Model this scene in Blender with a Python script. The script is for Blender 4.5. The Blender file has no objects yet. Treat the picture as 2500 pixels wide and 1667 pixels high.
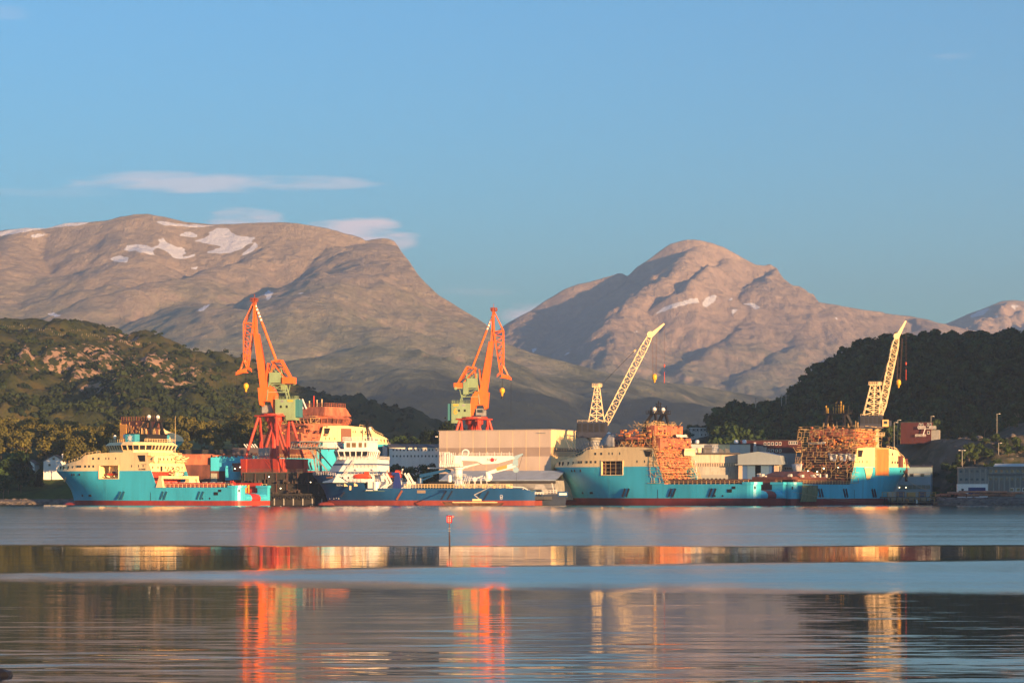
import bpy, math, random
import numpy as np
from mathutils import Vector, Matrix
random.seed(7); np.random.seed(7)
R = math.radians
S = bpy.context.scene
COL = S.collection

# ------------------------------------------------------------------ camera
F = 5903.0            # focal length in pixels of the 2500 px wide photograph
CAMH = 5.0; HOR = 1204.0
cam = bpy.data.cameras.new('camera'); camo = bpy.data.objects.new('camera', cam); COL.objects.link(camo)
cam.sensor_width = 36.0; cam.lens = 85.0
cam.shift_y = (HOR - 833.5) / 2500.0
cam.clip_start = 1.0; cam.clip_end = 60000.0
camo.location = (0, 0, CAMH); camo.rotation_euler = (R(90), 0, 0)
S.camera = camo

def P(px, py, Y):
    """point seen at photograph pixel px, py when it stands Y metres away"""
    return Vector(((px - 1250.0) * Y / F, Y, CAMH + (HOR - py) * Y / F))

# ------------------------------------------------------------------ light
SUN_AZ = R(39.0)      # to the right of straight behind the camera
SUN_EL = R(5.0)
SV = Vector((math.sin(SUN_AZ) * math.cos(SUN_EL), -math.cos(SUN_AZ) * math.cos(SUN_EL), math.sin(SUN_EL)))
w = bpy.data.worlds.new('World'); S.world = w; w.use_nodes = True
nt = w.node_tree; nt.nodes.clear()
out = nt.nodes.new('ShaderNodeOutputWorld'); bg = nt.nodes.new('ShaderNodeBackground')
sky = nt.nodes.new('ShaderNodeTexSky'); sky.sky_type = 'NISHITA'; sky.sun_disc = False
sky.sun_elevation = SUN_EL; sky.sun_rotation = R(180.0) - SUN_AZ
sky.altitude = 0; sky.air_density = 1.0; sky.dust_density = 0.25; sky.ozone_density = 4.0
bg.inputs['Strength'].default_value = 0.145
# thin high clouds, fixed in direction: noise on the view direction, in elevation / azimuth
tc = nt.nodes.new('ShaderNodeTexCoord')
sep = nt.nodes.new('ShaderNodeSeparateXYZ'); nt.links.new(tc.outputs['Generated'], sep.inputs[0])
def M(op, a, b=None, clamp=False, tree=nt):
    n = tree.nodes.new('ShaderNodeMath'); n.operation = op; n.use_clamp = clamp
    for i, v in enumerate((a, b)):
        if v is None: continue
        if isinstance(v, (int, float)): n.inputs[i].default_value = v
        else: tree.links.new(v, n.inputs[i])
    return n.outputs[0]
az = M('DIVIDE', sep.outputs[0], sep.outputs[1]); el = M('DIVIDE', sep.outputs[2], sep.outputs[1])
cmb = nt.nodes.new('ShaderNodeCombineXYZ'); nt.links.new(M('MULTIPLY', az, 34.0), cmb.inputs[0]); nt.links.new(M('MULTIPLY', el, 190.0), cmb.inputs[1])
nz = nt.nodes.new('ShaderNodeTexNoise'); nz.inputs['Scale'].default_value = 1.0; nz.inputs['Detail'].default_value = 5; nz.inputs['Roughness'].default_value = 0.5
nt.links.new(cmb.outputs[0], nz.inputs['Vector'])
def cloud(px, py, hw, hh, gain):
    a0 = (px - 1250) / F; e0 = (HOR - py) / F
    dx = M('DIVIDE', M('SUBTRACT', az, a0), hw / F); dy = M('DIVIDE', M('SUBTRACT', el, e0), hh / F)
    d = M('ADD', M('MULTIPLY', dx, dx), M('MULTIPLY', dy, dy))
    m = M('SUBTRACT', M('ADD', 1.0, M('MULTIPLY', M('SUBTRACT', nz.outputs['Fac'], 0.5), 3.4)), d, )
    return M('MULTIPLY', M('MULTIPLY', m, 1.0, True), gain)
cl = None
for c in [(500, 448, 360, 28, .60), (380, 430, 160, 18, .45), (760, 452, 190, 11, .40), (130, 470, 240, 14, .12), (600, 545, 110, 36, 1.0),
          (870, 572, 130, 44, 1.25), (965, 594, 60, 20, .7), (1290, 765, 90, 28, .8), (1370, 745, 70, 14, .35), (1150, 712, 110, 10, .14), (2330, 138, 60, 10, .10), (20, 30, 60, 20, .10)]:
    v = cloud(*c)
    cl = v if cl is None else M('MAXIMUM', cl, v)
front = M('GREATER_THAN', sep.outputs[1], 0.05)
cl = M('MULTIPLY', cl, front)
mixc = nt.nodes.new('ShaderNodeMix'); mixc.data_type = 'RGBA'
tint = nt.nodes.new('ShaderNodeMix'); tint.data_type = 'RGBA'; tint.blend_type = 'MULTIPLY'; tint.inputs[0].default_value = 1
nt.links.new(sky.outputs[0], tint.inputs[6]); tint.inputs[7].default_value = (.69, .81, .80, 1)
nt.links.new(cl, mixc.inputs[0]); nt.links.new(tint.outputs[2], mixc.inputs[6])
mixc.inputs[7].default_value = (2.7, 2.35, 2.5, 1)
nt.links.new(mixc.outputs[2], bg.inputs['Color']); nt.links.new(bg.outputs[0], out.inputs['Surface'])

sl = bpy.data.lights.new('sun', 'SUN'); slo = bpy.data.objects.new('sun', sl); COL.objects.link(slo)
sl.energy = 5.0; sl.angle = R(0.53); sl.color = (1.0, 0.56, 0.24)
slo.rotation_euler = SV.to_track_quat('Z', 'Y').to_euler(); slo.location = (300, -300, 200)
S.view_settings.view_transform = 'Standard'; S.view_settings.look = 'None'
S.view_settings.gamma = 1.0; S.view_settings.use_curve_mapping = False
S.view_settings.exposure = 1.5
S.render.engine = 'CYCLES'
S.cycles.max_bounces = 6; S.cycles.diffuse_bounces = 2; S.cycles.glossy_bounces = 3
S.cycles.transmission_bounces = 2; S.cycles.volume_bounces = 0; S.cycles.transparent_max_bounces = 6
S.cycles.sample_clamp_indirect = 4.0

# ------------------------------------------------------------------ materials
MATS = {}
def mat(name, col, rough=0.6, metal=0.0, var=0.0, vscale=0.3, dirt=None, dirt_amt=0.0, streak=1.0, bump=0.0, bscale=3.0, spec=0.4, col2=None, detail=5):
    if name in MATS: return MATS[name]
    m = bpy.data.materials.new(name); m.use_nodes = True; t = m.node_tree
    b = t.nodes['Principled BSDF']
    b.inputs['Roughness'].default_value = rough; b.inputs['Metallic'].default_value = metal
    b.inputs['Specular IOR Level'].default_value = spec
    b.inputs['Base Color'].default_value = (*col, 1)
    if var or dirt or col2 or bump:
        g = t.nodes.new('ShaderNodeNewGeometry')
        mp = t.nodes.new('ShaderNodeMapping'); t.links.new(g.outputs['Position'], mp.inputs['Vector'])
        mp.inputs['Scale'].default_value = (1, 1, 1.0 / streak)
        n = t.nodes.new('ShaderNodeTexNoise'); n.inputs['Scale'].default_value = vscale; n.inputs['Detail'].default_value = detail
        n.inputs['Roughness'].default_value = 0.6
        t.links.new(mp.outputs[0], n.inputs['Vector'])
        c2 = col2 if col2 else tuple(c * (1 - var) for c in col)
        c1 = col if col2 else tuple(min(1, c * (1 + var)) for c in col)
        rp = t.nodes.new('ShaderNodeValToRGB'); rp.color_ramp.elements[0].position = 0.36; rp.color_ramp.elements[1].position = 0.64
        rp.color_ramp.elements[0].color = (*c2, 1); rp.color_ramp.elements[1].color = (*c1, 1)
        t.links.new(n.outputs['Fac'], rp.inputs[0]); last = rp.outputs[0]
        if dirt:
            n2 = t.nodes.new('ShaderNodeTexNoise'); n2.inputs['Scale'].default_value = vscale * 3.1; n2.inputs['Detail'].default_value = 6
            t.links.new(mp.outputs[0], n2.inputs['Vector'])
            r2 = t.nodes.new('ShaderNodeMapRange'); r2.inputs[1].default_value = 0.52; r2.inputs[2].default_value = 0.75; r2.inputs[4].default_value = dirt_amt
            t.links.new(n2.outputs['Fac'], r2.inputs[0])
            mx = t.nodes.new('ShaderNodeMix'); mx.data_type = 'RGBA'; t.links.new(r2.outputs[0], mx.inputs[0]); t.links.new(last, mx.inputs[6])
            mx.inputs[7].default_value = (*dirt, 1); last = mx.outputs[2]
        t.links.new(last, b.inputs['Base Color'])
        if bump:
            n3 = t.nodes.new('ShaderNodeTexNoise'); n3.inputs['Scale'].default_value = bscale; n3.inputs['Detail'].default_value = 6
            t.links.new(g.outputs['Position'], n3.inputs['Vector'])
            bp = t.nodes.new('ShaderNodeBump'); bp.inputs['Strength'].default_value = bump; bp.inputs['Distance'].default_value = 0.3
            t.links.new(n3.outputs['Fac'], bp.inputs['Height']); t.links.new(bp.outputs[0], b.inputs['Normal'])
    MATS[name] = m
    return m
def emis(name, col, s):
    m = bpy.data.materials.new(name); m.use_nodes = True; b = m.node_tree.nodes['Principled BSDF']
    b.inputs['Base Color'].default_value = (*col, 1); b.inputs['Emission Color'].default_value = (*col, 1); b.inputs['Emission Strength'].default_value = s
    return m

# ------------------------------------------------------------------ mesh helpers
class MB:
    def __init__(s): s.v = []; s.f = []; s.mi = []; s.cur = 0
    def add(s, vs, fs):
        k = len(s.v); s.v += [tuple(v) for v in vs]
        for f in fs: s.f.append([i + k for i in f]); s.mi.append(s.cur)
        return s
    def box(s, x0, x1, y0, y1, z0, z1):
        if x0 > x1: x0, x1 = x1, x0
        if y0 > y1: y0, y1 = y1, y0
        if z0 > z1: z0, z1 = z1, z0
        return s.add([(x0,y0,z0),(x1,y0,z0),(x1,y1,z0),(x0,y1,z0),(x0,y0,z1),(x1,y0,z1),(x1,y1,z1),(x0,y1,z1)],
                     [(0,3,2,1),(4,5,6,7),(0,1,5,4),(1,2,6,5),(2,3,7,6),(3,0,4,7)])
    def hexa(s, b, t):
        """8 corner solid: bottom ring b (ccw), top ring t"""
        n = len(b)
        return s.add(list(b) + list(t), [tuple(range(n - 1, -1, -1)), tuple(range(n, 2 * n))] + [(i, (i + 1) % n, n + (i + 1) % n, n + i) for i in range(n)])
    def beam(s, p, q, w, n=4, w2=None, h=None):
        p = Vector(p); q = Vector(q); d = q - p
        if d.length < 1e-6: return s
        d.normalize(); up = Vector((0, 0, 1)) if abs(d.z) < 0.95 else Vector((0, 1, 0))
        a = d.cross(up).normalized(); b = a.cross(d)
        if w2 is None: w2 = w
        off = math.pi / n
        k = 1 / math.cos(math.pi / n) / 2 if n == 4 else .5
        hh = h if h else w
        A = [p + a * math.cos(off + i * 2 * math.pi / n) * w * k + b * math.sin(off + i * 2 * math.pi / n) * hh * k for i in range(n)]
        r = w2 / w
        B = [q + a * math.cos(off + i * 2 * math.pi / n) * w * k * r + b * math.sin(off + i * 2 * math.pi / n) * hh * k * r for i in range(n)]
        return s.hexa(A, B)
    def path(s, pts, w, n=4):
        for a, b in zip(pts[:-1], pts[1:]): s.beam(a, b, w, n)
        return s
    def cyl(s, c, r, h, n=12, r2=None, axis='z'):
        c = Vector(c); ax = {'z': Vector((0,0,1)), 'x': Vector((1,0,0)), 'y': Vector((0,1,0))}[axis]
        return s.beam(c, c + ax * h, 2 * r, n, 2 * (r if r2 is None else r2))
    def lathe(s, c, prof, n=14):
        vs = []; fs = []
        for r, z in prof:
            for i in range(n):
                a = 2 * math.pi * i / n; vs.append((c[0] + r * math.cos(a), c[1] + r * math.sin(a), c[2] + z))
        for j in range(len(prof) - 1):
            for i in range(n):
                fs.append((j * n + i, j * n + (i + 1) % n, (j + 1) * n + (i + 1) % n, (j + 1) * n + i))
        fs.append(tuple(range(n - 1, -1, -1))); fs.append(tuple(range((len(prof) - 1) * n, len(prof) * n)))
        return s.add(vs, fs)
    def prism(s, poly, y0, y1):
        """polygon in x,z extruded over y"""
        b = [(x, y0, z) for x, z in poly]; t = [(x, y1, z) for x, z in poly]
        return s.hexa(b, t)
    def prismz(s, poly, z0, z1, sc=1.0, cx=0, cy=0):
        b = [(x, y, z0) for x, y in poly]; t = [(cx + (x - cx) * sc, cy + (y - cy) * sc, z1) for x, y in poly]
        return s.hexa(b, t)
    def quad(s, a, b, c, d): return s.add([a, b, c, d], [(0, 1, 2, 3)])
    def lattice(s, p, q, w0, wm, w1, nb, chord=.25, brace=.14, side=Vector((0, 1, 0)), taper=.12):
        """four chord lattice boom from p to q"""
        p = Vector(p); q = Vector(q); d = q - p; L = d.length; d.normalize()
        a = side.normalized(); b = d.cross(a).normalized()
        def ring(t):
            w = w0 + (wm - w0) * min(1, t / taper) if t < .5 else w1 + (wm - w1) * min(1, (1 - t) / taper)
            c = p + d * L * t
            return [c + a * w / 2 + b * w / 2, c - a * w / 2 + b * w / 2, c - a * w / 2 - b * w / 2, c + a * w / 2 - b * w / 2]
        rs = [ring(i / nb) for i in range(nb + 1)]
        for i in range(nb):
            for k in range(4):
                s.beam(rs[i][k], rs[i + 1][k], chord)
                s.beam(rs[i][k], rs[i + 1][(k + 1) % 4], brace) if (i + k) % 2 == 0 else s.beam(rs[i][(k + 1) % 4], rs[i + 1][k], brace)
                s.beam(rs[i][k], rs[i][(k + 1) % 4], brace)
        return s
    def mesh(s, name, mats, smooth=False):
        me = bpy.data.meshes.new(name); me.from_pydata(s.v, [], s.f)
        if not isinstance(mats, (list, tuple)): mats = [mats]
        for m in mats: me.materials.append(m)
        if len(mats) > 1: me.polygons.foreach_set('material_index', s.mi)
        if smooth: me.polygons.foreach_set('use_smooth', [True] * len(me.polygons))
        me.update(); return me
    def build(s, name, mats, parent=None, smooth=False):
        o = bpy.data.objects.new(name, s.mesh(name, mats, smooth)); COL.objects.link(o)
        if parent: o.parent = parent
        return o
def tag(o, label=None, cat=None, group=None, kind=None):
    if label: o['label'] = label
    if cat: o['category'] = cat
    if group: o['group'] = group
    if kind: o['kind'] = kind
    return o
def empty(name, loc, rz, label, cat, group=None, sc=1.0):
    o = bpy.data.objects.new(name, None); COL.objects.link(o); o.location = loc; o.rotation_euler = (0, 0, rz); o.scale = (sc, sc, sc)
    o.empty_display_size = 1
    return tag(o, label, cat, group)
UNIT = {}
def piece(name, parent, c, dims, m, rz=0.0, rot=None, shape='box'):
    """a small piece: unit solid sharing its mesh, scaled"""
    k = (shape, m.name)
    if k not in UNIT:
        b = MB()
        if shape == 'box': b.box(-.5, .5, -.5, .5, -.5, .5)
        elif shape == 'cyl': b.cyl((0, 0, -.5), .5, 1, 12)
        elif shape == 'cylx': b.cyl((-.5, 0, 0), .5, 1, 12, axis='x')
        elif shape == 'cyly': b.cyl((0, -.5, 0), .5, 1, 12, axis='y')
        UNIT[k] = b.mesh(name, m)
    o = bpy.data.objects.new(name, UNIT[k]); COL.objects.link(o); o.parent = parent
    o.location = c; o.scale = dims; o.rotation_euler = rot if rot else (0, 0, rz)
    return o
def copy_tree(o, parent=None):
    c = o.copy(); COL.objects.link(c); c.parent = parent
    for ch in list(o.children): copy_tree(ch, c)
    return c
def rail(b, pts, h=1.1, step=2.0, w=.09, bars=2):
    for p, q in zip(pts[:-1], pts[1:]):
        p = Vector(p); q = Vector(q); L = (q - p).length; n = max(1, int(round(L / step)))
        for i in range(n + 1):
            a = p + (q - p) * i / n; b.beam(a, a + Vector((0, 0, h)), w)
        for k in range(bars):
            z = Vector((0, 0, h * (k + 1) / bars)); b.beam(p + z, q + z, w)
def text(s, size, m, parent, loc, rot, ext=0.02, name='lettering'):
    c = bpy.data.curves.new('lettering', 'FONT'); c.body = s; c.size = size; c.extrude = ext; c.align_x = 'CENTER'; c.align_y = 'CENTER'
    o = bpy.data.objects.new('t', c); COL.objects.link(o)
    dg = bpy.context.evaluated_depsgraph_get(); me = bpy.data.meshes.new_from_object(o.evaluated_get(dg))
    bpy.data.objects.remove(o); bpy.data.curves.remove(c)
    me.materials.clear(); me.materials.append(m)
    o = bpy.data.objects.new(name, me); COL.objects.link(o); o.parent = parent; o.location = loc; o.rotation_euler = rot
    return o
# ------------------------------------------------------------------ numpy value noise
def vnoise(x, y, seed=0):
    xi = np.floor(x).astype(np.int64); yi = np.floor(y).astype(np.int64); fx = x - xi; fy = y - yi
    fx = fx * fx * (3 - 2 * fx); fy = fy * fy * (3 - 2 * fy)
    def h(a, b):
        n = (a * 374761393 + b * 668265263 + seed * 1442695) & 0x7fffffff
        n = ((n ^ (n >> 13)) * 1274126177) & 0x7fffffff
        return ((n ^ (n >> 16)) & 0xffff) / 65535.0
    a = h(xi, yi); b = h(xi + 1, yi); c = h(xi, yi + 1); d = h(xi + 1, yi + 1)
    return (a * (1 - fx) + b * fx) * (1 - fy) + (c * (1 - fx) + d * fx) * fy
def fbm(x, y, oct=5, seed=0, ridge=False):
    r = np.zeros_like(x, dtype=float); a = .5
    for i in range(oct):
        n = vnoise(x * 2 ** i + 17.3 * i, y * 2 ** i - 9.1 * i, seed + i)
        r += a * ((1 - np.abs(2 * n - 1)) if ridge else n); a *= .5
    return r
def seg_eval(X, Y, pts, slope, round_=0.0):
    """height of the ridge line pts (3D) falling off sideways with slope"""
    best = np.full(X.shape, -1e9)
    for a, b in zip(pts[:-1], pts[1:]):
        dx, dy = b[0] - a[0], b[1] - a[1]; L2 = dx * dx + dy * dy
        t = np.clip(((X - a[0]) * dx + (Y - a[1]) * dy) / L2, 0, 1)
        d = np.hypot(X - (a[0] + t * dx), Y - (a[1] + t * dy))
        if round_: d = np.sqrt(d * d + round_ * round_) - round_
        best = np.maximum(best, a[2] + t * (b[2] - a[2]) - slope * d)
    return best
def ridge_px(lst, Y=None, densify=0):
    return [P(p[0], p[1], p[2] if len(p) > 2 else Y) for p in lst]
def inpoly(px, py, poly):
    c = np.zeros(px.shape, bool); n = len(poly); j = n - 1
    for i in range(n):
        xi, yi = poly[i]; xj, yj = poly[j]
        if yi != yj:
            c ^= ((yi > py) != (yj > py)) & (px < (xj - xi) * (py - yi) / (yj - yi) + xi)
        j = i
    return c
def grid_mesh(name, X, Y, Z, m, attrs=None, smooth=True):
    ny, nx = X.shape
    v = np.stack([X, Y, Z], -1).reshape(-1, 3)
    i = np.arange(nx * ny).reshape(ny, nx)
    q = np.stack([i[:-1, :-1], i[:-1, 1:], i[1:, 1:], i[1:, :-1]], -1).reshape(-1, 4)
    me = bpy.data.meshes.new(name); me.vertices.add(len(v)); me.vertices.foreach_set('co', v.ravel())
    me.loops.add(q.size); me.loops.foreach_set('vertex_index', q.ravel().astype(np.int32))
    me.polygons.add(len(q)); me.polygons.foreach_set('loop_start', np.arange(0, q.size, 4, dtype=np.int32))
    me.polygons.foreach_set('loop_total', np.full(len(q), 4, np.int32))
    me.polygons.foreach_set('use_smooth', np.full(len(q), smooth))
    me.update(calc_edges=True); me.materials.append(m)
    for k, a in (attrs or {}).items():
        at = me.attributes.new(k, 'FLOAT', 'POINT'); at.data.foreach_set('value', a.ravel().astype(np.float32))
    o = bpy.data.objects.new(name, me); COL.objects.link(o)
    return tag(o, kind='structure')

FOREST_SHADE = 255
def mountain_mat(name, low, high, rock, z0, z1, nscale):
    m = bpy.data.materials.new(name); m.use_nodes = True; t = m.node_tree; b = t.nodes['Principled BSDF']
    b.inputs['Roughness'].default_value = .95; b.inputs['Specular IOR Level'].default_value = .1
    g = t.nodes.new('ShaderNodeNewGeometry'); s = t.nodes.new('ShaderNodeSeparateXYZ'); t.links.new(g.outputs['Position'], s.inputs[0])
    n = t.nodes.new('ShaderNodeTexNoise'); n.inputs['Scale'].default_value = nscale; n.inputs['Detail'].default_value = 9; n.inputs['Roughness'].default_value = .62
    t.links.new(g.outputs['Position'], n.inputs['Vector'])
    nf = t.nodes.new('ShaderNodeTexNoise'); nf.inputs['Scale'].default_value = nscale * 9; nf.inputs['Detail'].default_value = 6; nf.inputs['Roughness'].default_value = .7
    t.links.new(g.outputs['Position'], nf.inputs['Vector'])
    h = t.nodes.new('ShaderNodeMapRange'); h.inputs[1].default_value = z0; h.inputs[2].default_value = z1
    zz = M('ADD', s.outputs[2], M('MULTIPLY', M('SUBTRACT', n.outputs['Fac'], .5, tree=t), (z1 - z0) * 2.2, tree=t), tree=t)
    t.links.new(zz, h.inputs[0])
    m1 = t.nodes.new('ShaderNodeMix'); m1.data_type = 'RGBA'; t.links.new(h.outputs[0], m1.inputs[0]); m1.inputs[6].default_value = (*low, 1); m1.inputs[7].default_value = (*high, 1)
    sn = t.nodes.new('ShaderNodeSeparateXYZ'); t.links.new(g.outputs['Normal'], sn.inputs[0])
    st = t.nodes.new('ShaderNodeMapRange'); st.inputs[1].default_value = .86; st.inputs[2].default_value = .66
    t.links.new(M('ADD', sn.outputs[2], M('MULTIPLY', M('SUBTRACT', nf.outputs['Fac'], .5, tree=t), .5, tree=t), tree=t), st.inputs[0])
    m2 = t.nodes.new('ShaderNodeMix'); m2.data_type = 'RGBA'; t.links.new(st.outputs[0], m2.inputs[0]); t.links.new(m1.outputs[2], m2.inputs[6]); m2.inputs[7].default_value = (*rock, 1)
    # birch and spruce low down, darkened in place of shade on the flanks
    fz = t.nodes.new('ShaderNodeMapRange'); fz.inputs[1].default_value = FOREST_SHADE + 60; fz.inputs[2].default_value = FOREST_SHADE - 60
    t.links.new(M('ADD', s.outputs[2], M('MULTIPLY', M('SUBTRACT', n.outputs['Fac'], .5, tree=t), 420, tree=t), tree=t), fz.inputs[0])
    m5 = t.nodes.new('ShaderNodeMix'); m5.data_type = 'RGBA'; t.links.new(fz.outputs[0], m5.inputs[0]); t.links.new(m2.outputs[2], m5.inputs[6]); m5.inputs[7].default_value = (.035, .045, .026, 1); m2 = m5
    # fine mottling
    m4 = t.nodes.new('ShaderNodeMix'); m4.data_type = 'RGBA'; m4.blend_type = 'MULTIPLY'; m4.inputs[0].default_value = 1
    r4 = t.nodes.new('ShaderNodeMapRange'); r4.inputs[1].default_value = .3; r4.inputs[2].default_value = .7; r4.inputs[3].default_value = .68; r4.inputs[4].default_value = 1.3
    t.links.new(nf.outputs['Fac'], r4.inputs[0]); t.links.new(m2.outputs[2], m4.inputs[6]); t.links.new(r4.outputs[0], m4.inputs[7])
    at = t.nodes.new('ShaderNodeAttribute'); at.attribute_name = 'snow'
    m3 = t.nodes.new('ShaderNodeMix'); m3.data_type = 'RGBA'; m3.inputs[7].default_value = (.86, .87, .90, 1)
    sr = t.nodes.new('ShaderNodeMapRange'); sr.inputs[1].default_value = .40; sr.inputs[2].default_value = .46
    t.links.new(M('ADD', at.outputs['Fac'], M('MULTIPLY', M('SUBTRACT', nf.outputs['Fac'], .5, tree=t), 1.15, tree=t), tree=t), sr.inputs[0])
    t.links.new(sr.outputs[0], m3.inputs[0]); t.links.new(m4.outputs[2], m3.inputs[6]); t.links.new(m3.outputs[2], b.inputs['Base Color'])
    bp = t.nodes.new('ShaderNodeBump'); bp.inputs['Strength'].default_value = .8; bp.inputs['Distance'].default_value = 14
    nb = t.nodes.new('ShaderNodeTexNoise'); nb.inputs['Scale'].default_value = nscale * 22; nb.inputs['Detail'].default_value = 6; nb.inputs['Roughness'].default_value = .75
    mpb = t.nodes.new('ShaderNodeMapping'); mpb.inputs['Scale'].default_value = (1, .35, .3); t.links.new(g.outputs['Position'], mpb.inputs['Vector']); t.links.new(mpb.outputs[0], nb.inputs['Vector'])
    t.links.new(M('ADD', nf.outputs['Fac'], M('MULTIPLY', nb.outputs['Fac'], .6, tree=t), tree=t), bp.inputs['Height']); t.links.new(bp.outputs[0], b.inputs['Normal'])
    return m

def terrain(name, x0, x1, y0, y1, nx, ny, ridges, namp, nfreq, m, snow=(), seed=1, rough=1.0, warp=0):
    xs = np.linspace(x0, x1, nx); ys = np.linspace(y0, y1, ny); X, Y = np.meshgrid(xs, ys)
    XW = X + warp * (fbm(X * .0022, Y * .0022, 4, seed + 50) - .5); YW = Y + warp * (fbm(X * .0022 + 9, Y * .0022 + 4, 4, seed + 60) - .5)
    Z = np.full(X.shape, -60.0); hz = None
    for i, (pts, sl, rd) in enumerate(ridges):
        # the skyline ridge (first) is not warped so that it stays where it is
        if i == 0:      # the skyline ridge: its own profile, falling away towards and behind
            yc = pts[0][1] - 130 * (fbm(X * .0015, X * 0 + seed, 3, seed + 70) - .5)
            z = np.interp(X, [p[0] for p in pts], [p[2] for p in pts]) - sl * np.abs(Y - yc)
        else: z = seg_eval(XW, YW, pts, sl, rd)
        if i == 0: dsk = (seg_eval(X, Y, [Vector((p[0], p[1], 0)) for p in pts], 1.0)) * -1
        Z = np.maximum(Z, z)
    f = np.clip(dsk / 260.0, 0.04, 1)
    gul = .45 * fbm(X * nfreq + .6 * fbm(X * nfreq, Y * nfreq, 3, seed + 9), Y * nfreq * .45, 6, seed, ridge=True) + .55 * fbm(X * nfreq * 2.6 + 2.2 * fbm(X * nfreq, Y * nfreq, 3, seed + 19), Y * nfreq * .8, 6, seed + 33, ridge=True)
    det = fbm(X * nfreq * 3.7, Y * nfreq * 3.7, 6, seed + 20)
    Z = Z + f * (namp * (gul - .62) * 1.25 + namp * .8 * (det - .5)) * rough
    px = 1250 + X / Y * F
    skp = [((p[0]) / p[1] * F + 1250, HOR - (p[2] - CAMH) / p[1] * F) for p in ridges[0][0]]
    skline = np.interp(px, [a for a, _ in skp], [c for _, c in skp])
    skline = skline + 3.0 * (fbm(px * .06, px * 0 + 3.3, 4, seed + 80) - .5)
    Z = np.minimum(Z, CAMH + (HOR - skline) * Y / F)      # nothing stands above the ridge line
    py = HOR - (Z - CAMH) / Y * F
    sn = np.zeros(X.shape)
    for poly in snow: sn = np.maximum(sn, inpoly(px, py, poly).astype(float))
    if len(snow):
        for _ in range(1):
            sn[1:-1, 1:-1] = (sn[1:-1, 1:-1] * 2 + sn[:-2, 1:-1] + sn[2:, 1:-1] + sn[1:-1, :-2] + sn[1:-1, 2:]) / 6
    return grid_mesh(name, X, Y, Z, m, {'snow': sn}), (X, Y, Z)

# --- left massif
YL = 7000
skyL = [(-420,640),(-200,590),(0,561),(60,553),(109,554.5),(156,542),(205,540),(251,538),(291,529),(327,522.5),(363,522.5),(400,529),(430,536),(454,542),(509,548),(567,547),(636,543.6),(690,543),(723,545),(770,553),(800,558),(845,570),(882,579),(893,587),(915,583),(935,580),(950,581),(962,587),(972,600),(978,611),(1000,640),(1020,670),(1045,697),(1074,723),(1100,738),(1127,755),(1185,790),(1233,838),(1300,862),(1382,884),(1488,911),(1594,930),(1720,945),(1900,975),(2050,1010)]
rL = [(ridge_px(skyL, YL), .52, 60),
      (ridge_px([(720,560,6980),(660,575,6900),(628,600,6820),(585,626,6720),(500,650,6500),(400,676,6300),(285,703,6120)]), .55, 25),
      (ridge_px([(935,592,6950),(880,640,6500),(800,665,6250),(700,735,5750),(640,765,5600),(590,802,5450),(500,850,5250),(400,895,5050)]), .42, 90),
      (ridge_px([(940,592,6950),(960,680,6500),(985,760,6200),(1010,830,5900),(1030,900,5600)]), .55, 40),
      (ridge_px([(330,530,6980),(300,640,6600),(265,700,6300),(200,760,6000),(130,830,5700),(60,900,5400)]), .45, 80),
      (ridge_px([(60,560,6980),(20,640,6600),(-60,720,6200),(-120,820,5700)]), .45, 60),
      (ridge_px([(760,740,5900),(820,790,5600),(880,840,5300),(960,900,5000),(1060,960,4700)]), .38, 120),
      (ridge_px([(1185,800,6900),(1240,890,6300),(1330,935,5800),(1480,960,5500),(1640,985,5300)]), .32, 100),
      (ridge_px([(560,760,5650),(520,740,5850),(470,745,6000),(420,730,6200)]), .45, 60)]
snowL = [[(0,566),(60,556),(150,545),(218,542),(205,548),(120,557),(40,570),(0,577)], [(73,578),(92,571),(115,571),(105,577),(88,580)],
 [(265,632),(290,625),(312,630),(310,640),(285,640)],[(303,610),(312,599),(335,596),(358,599),(372,606),(392,595),(388,585),(396,580),(405,590),(428,603),(455,607),(452,618),(442,628),(462,625),(478,618),(470,628),(440,633),(424,630),(405,612),(385,604),(372,612),(378,623),(355,620),(335,612),(318,614)],
 [(380,541),(400,540),(430,546),(500,550),(532,551),(500,553),(470,556),(440,551),(400,550)], [(430,577),(455,567),(468,566),(482,575),(480,580),(455,577)],
 [(475,588),(500,582),(513,574),(510,567),(530,558),(552,556),(565,567),(580,577),(600,577),(622,580),(610,595),(590,608),(560,618),(520,618),(500,616),(545,603),(520,597),(495,592)],
 [(584,628),(605,610),(625,590),(628,600),(615,615)], [(452,655),(475,652),(495,648),(480,657)], [(643,720),(655,709),(667,715),(660,727),(652,735),(650,722)],[(115,762),(130,764),(148,772),(140,774),(120,768)],
 [(480,757),(495,750),(512,740),(505,752),(490,760)],[(725,716),(742,713),(738,717)],[(178,676),(188,671),(182,678)],[(252,645),(264,648),(262,651)],[(662,546),(676,545),(670,549)]]
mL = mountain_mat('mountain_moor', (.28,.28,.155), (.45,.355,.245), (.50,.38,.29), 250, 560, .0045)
mtL, _ = terrain('mountain', -2300, 950, 4300, 7350, 520, 470, rL, 22, .0042, mL, snowL, 3, 1.0, 240)
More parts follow.
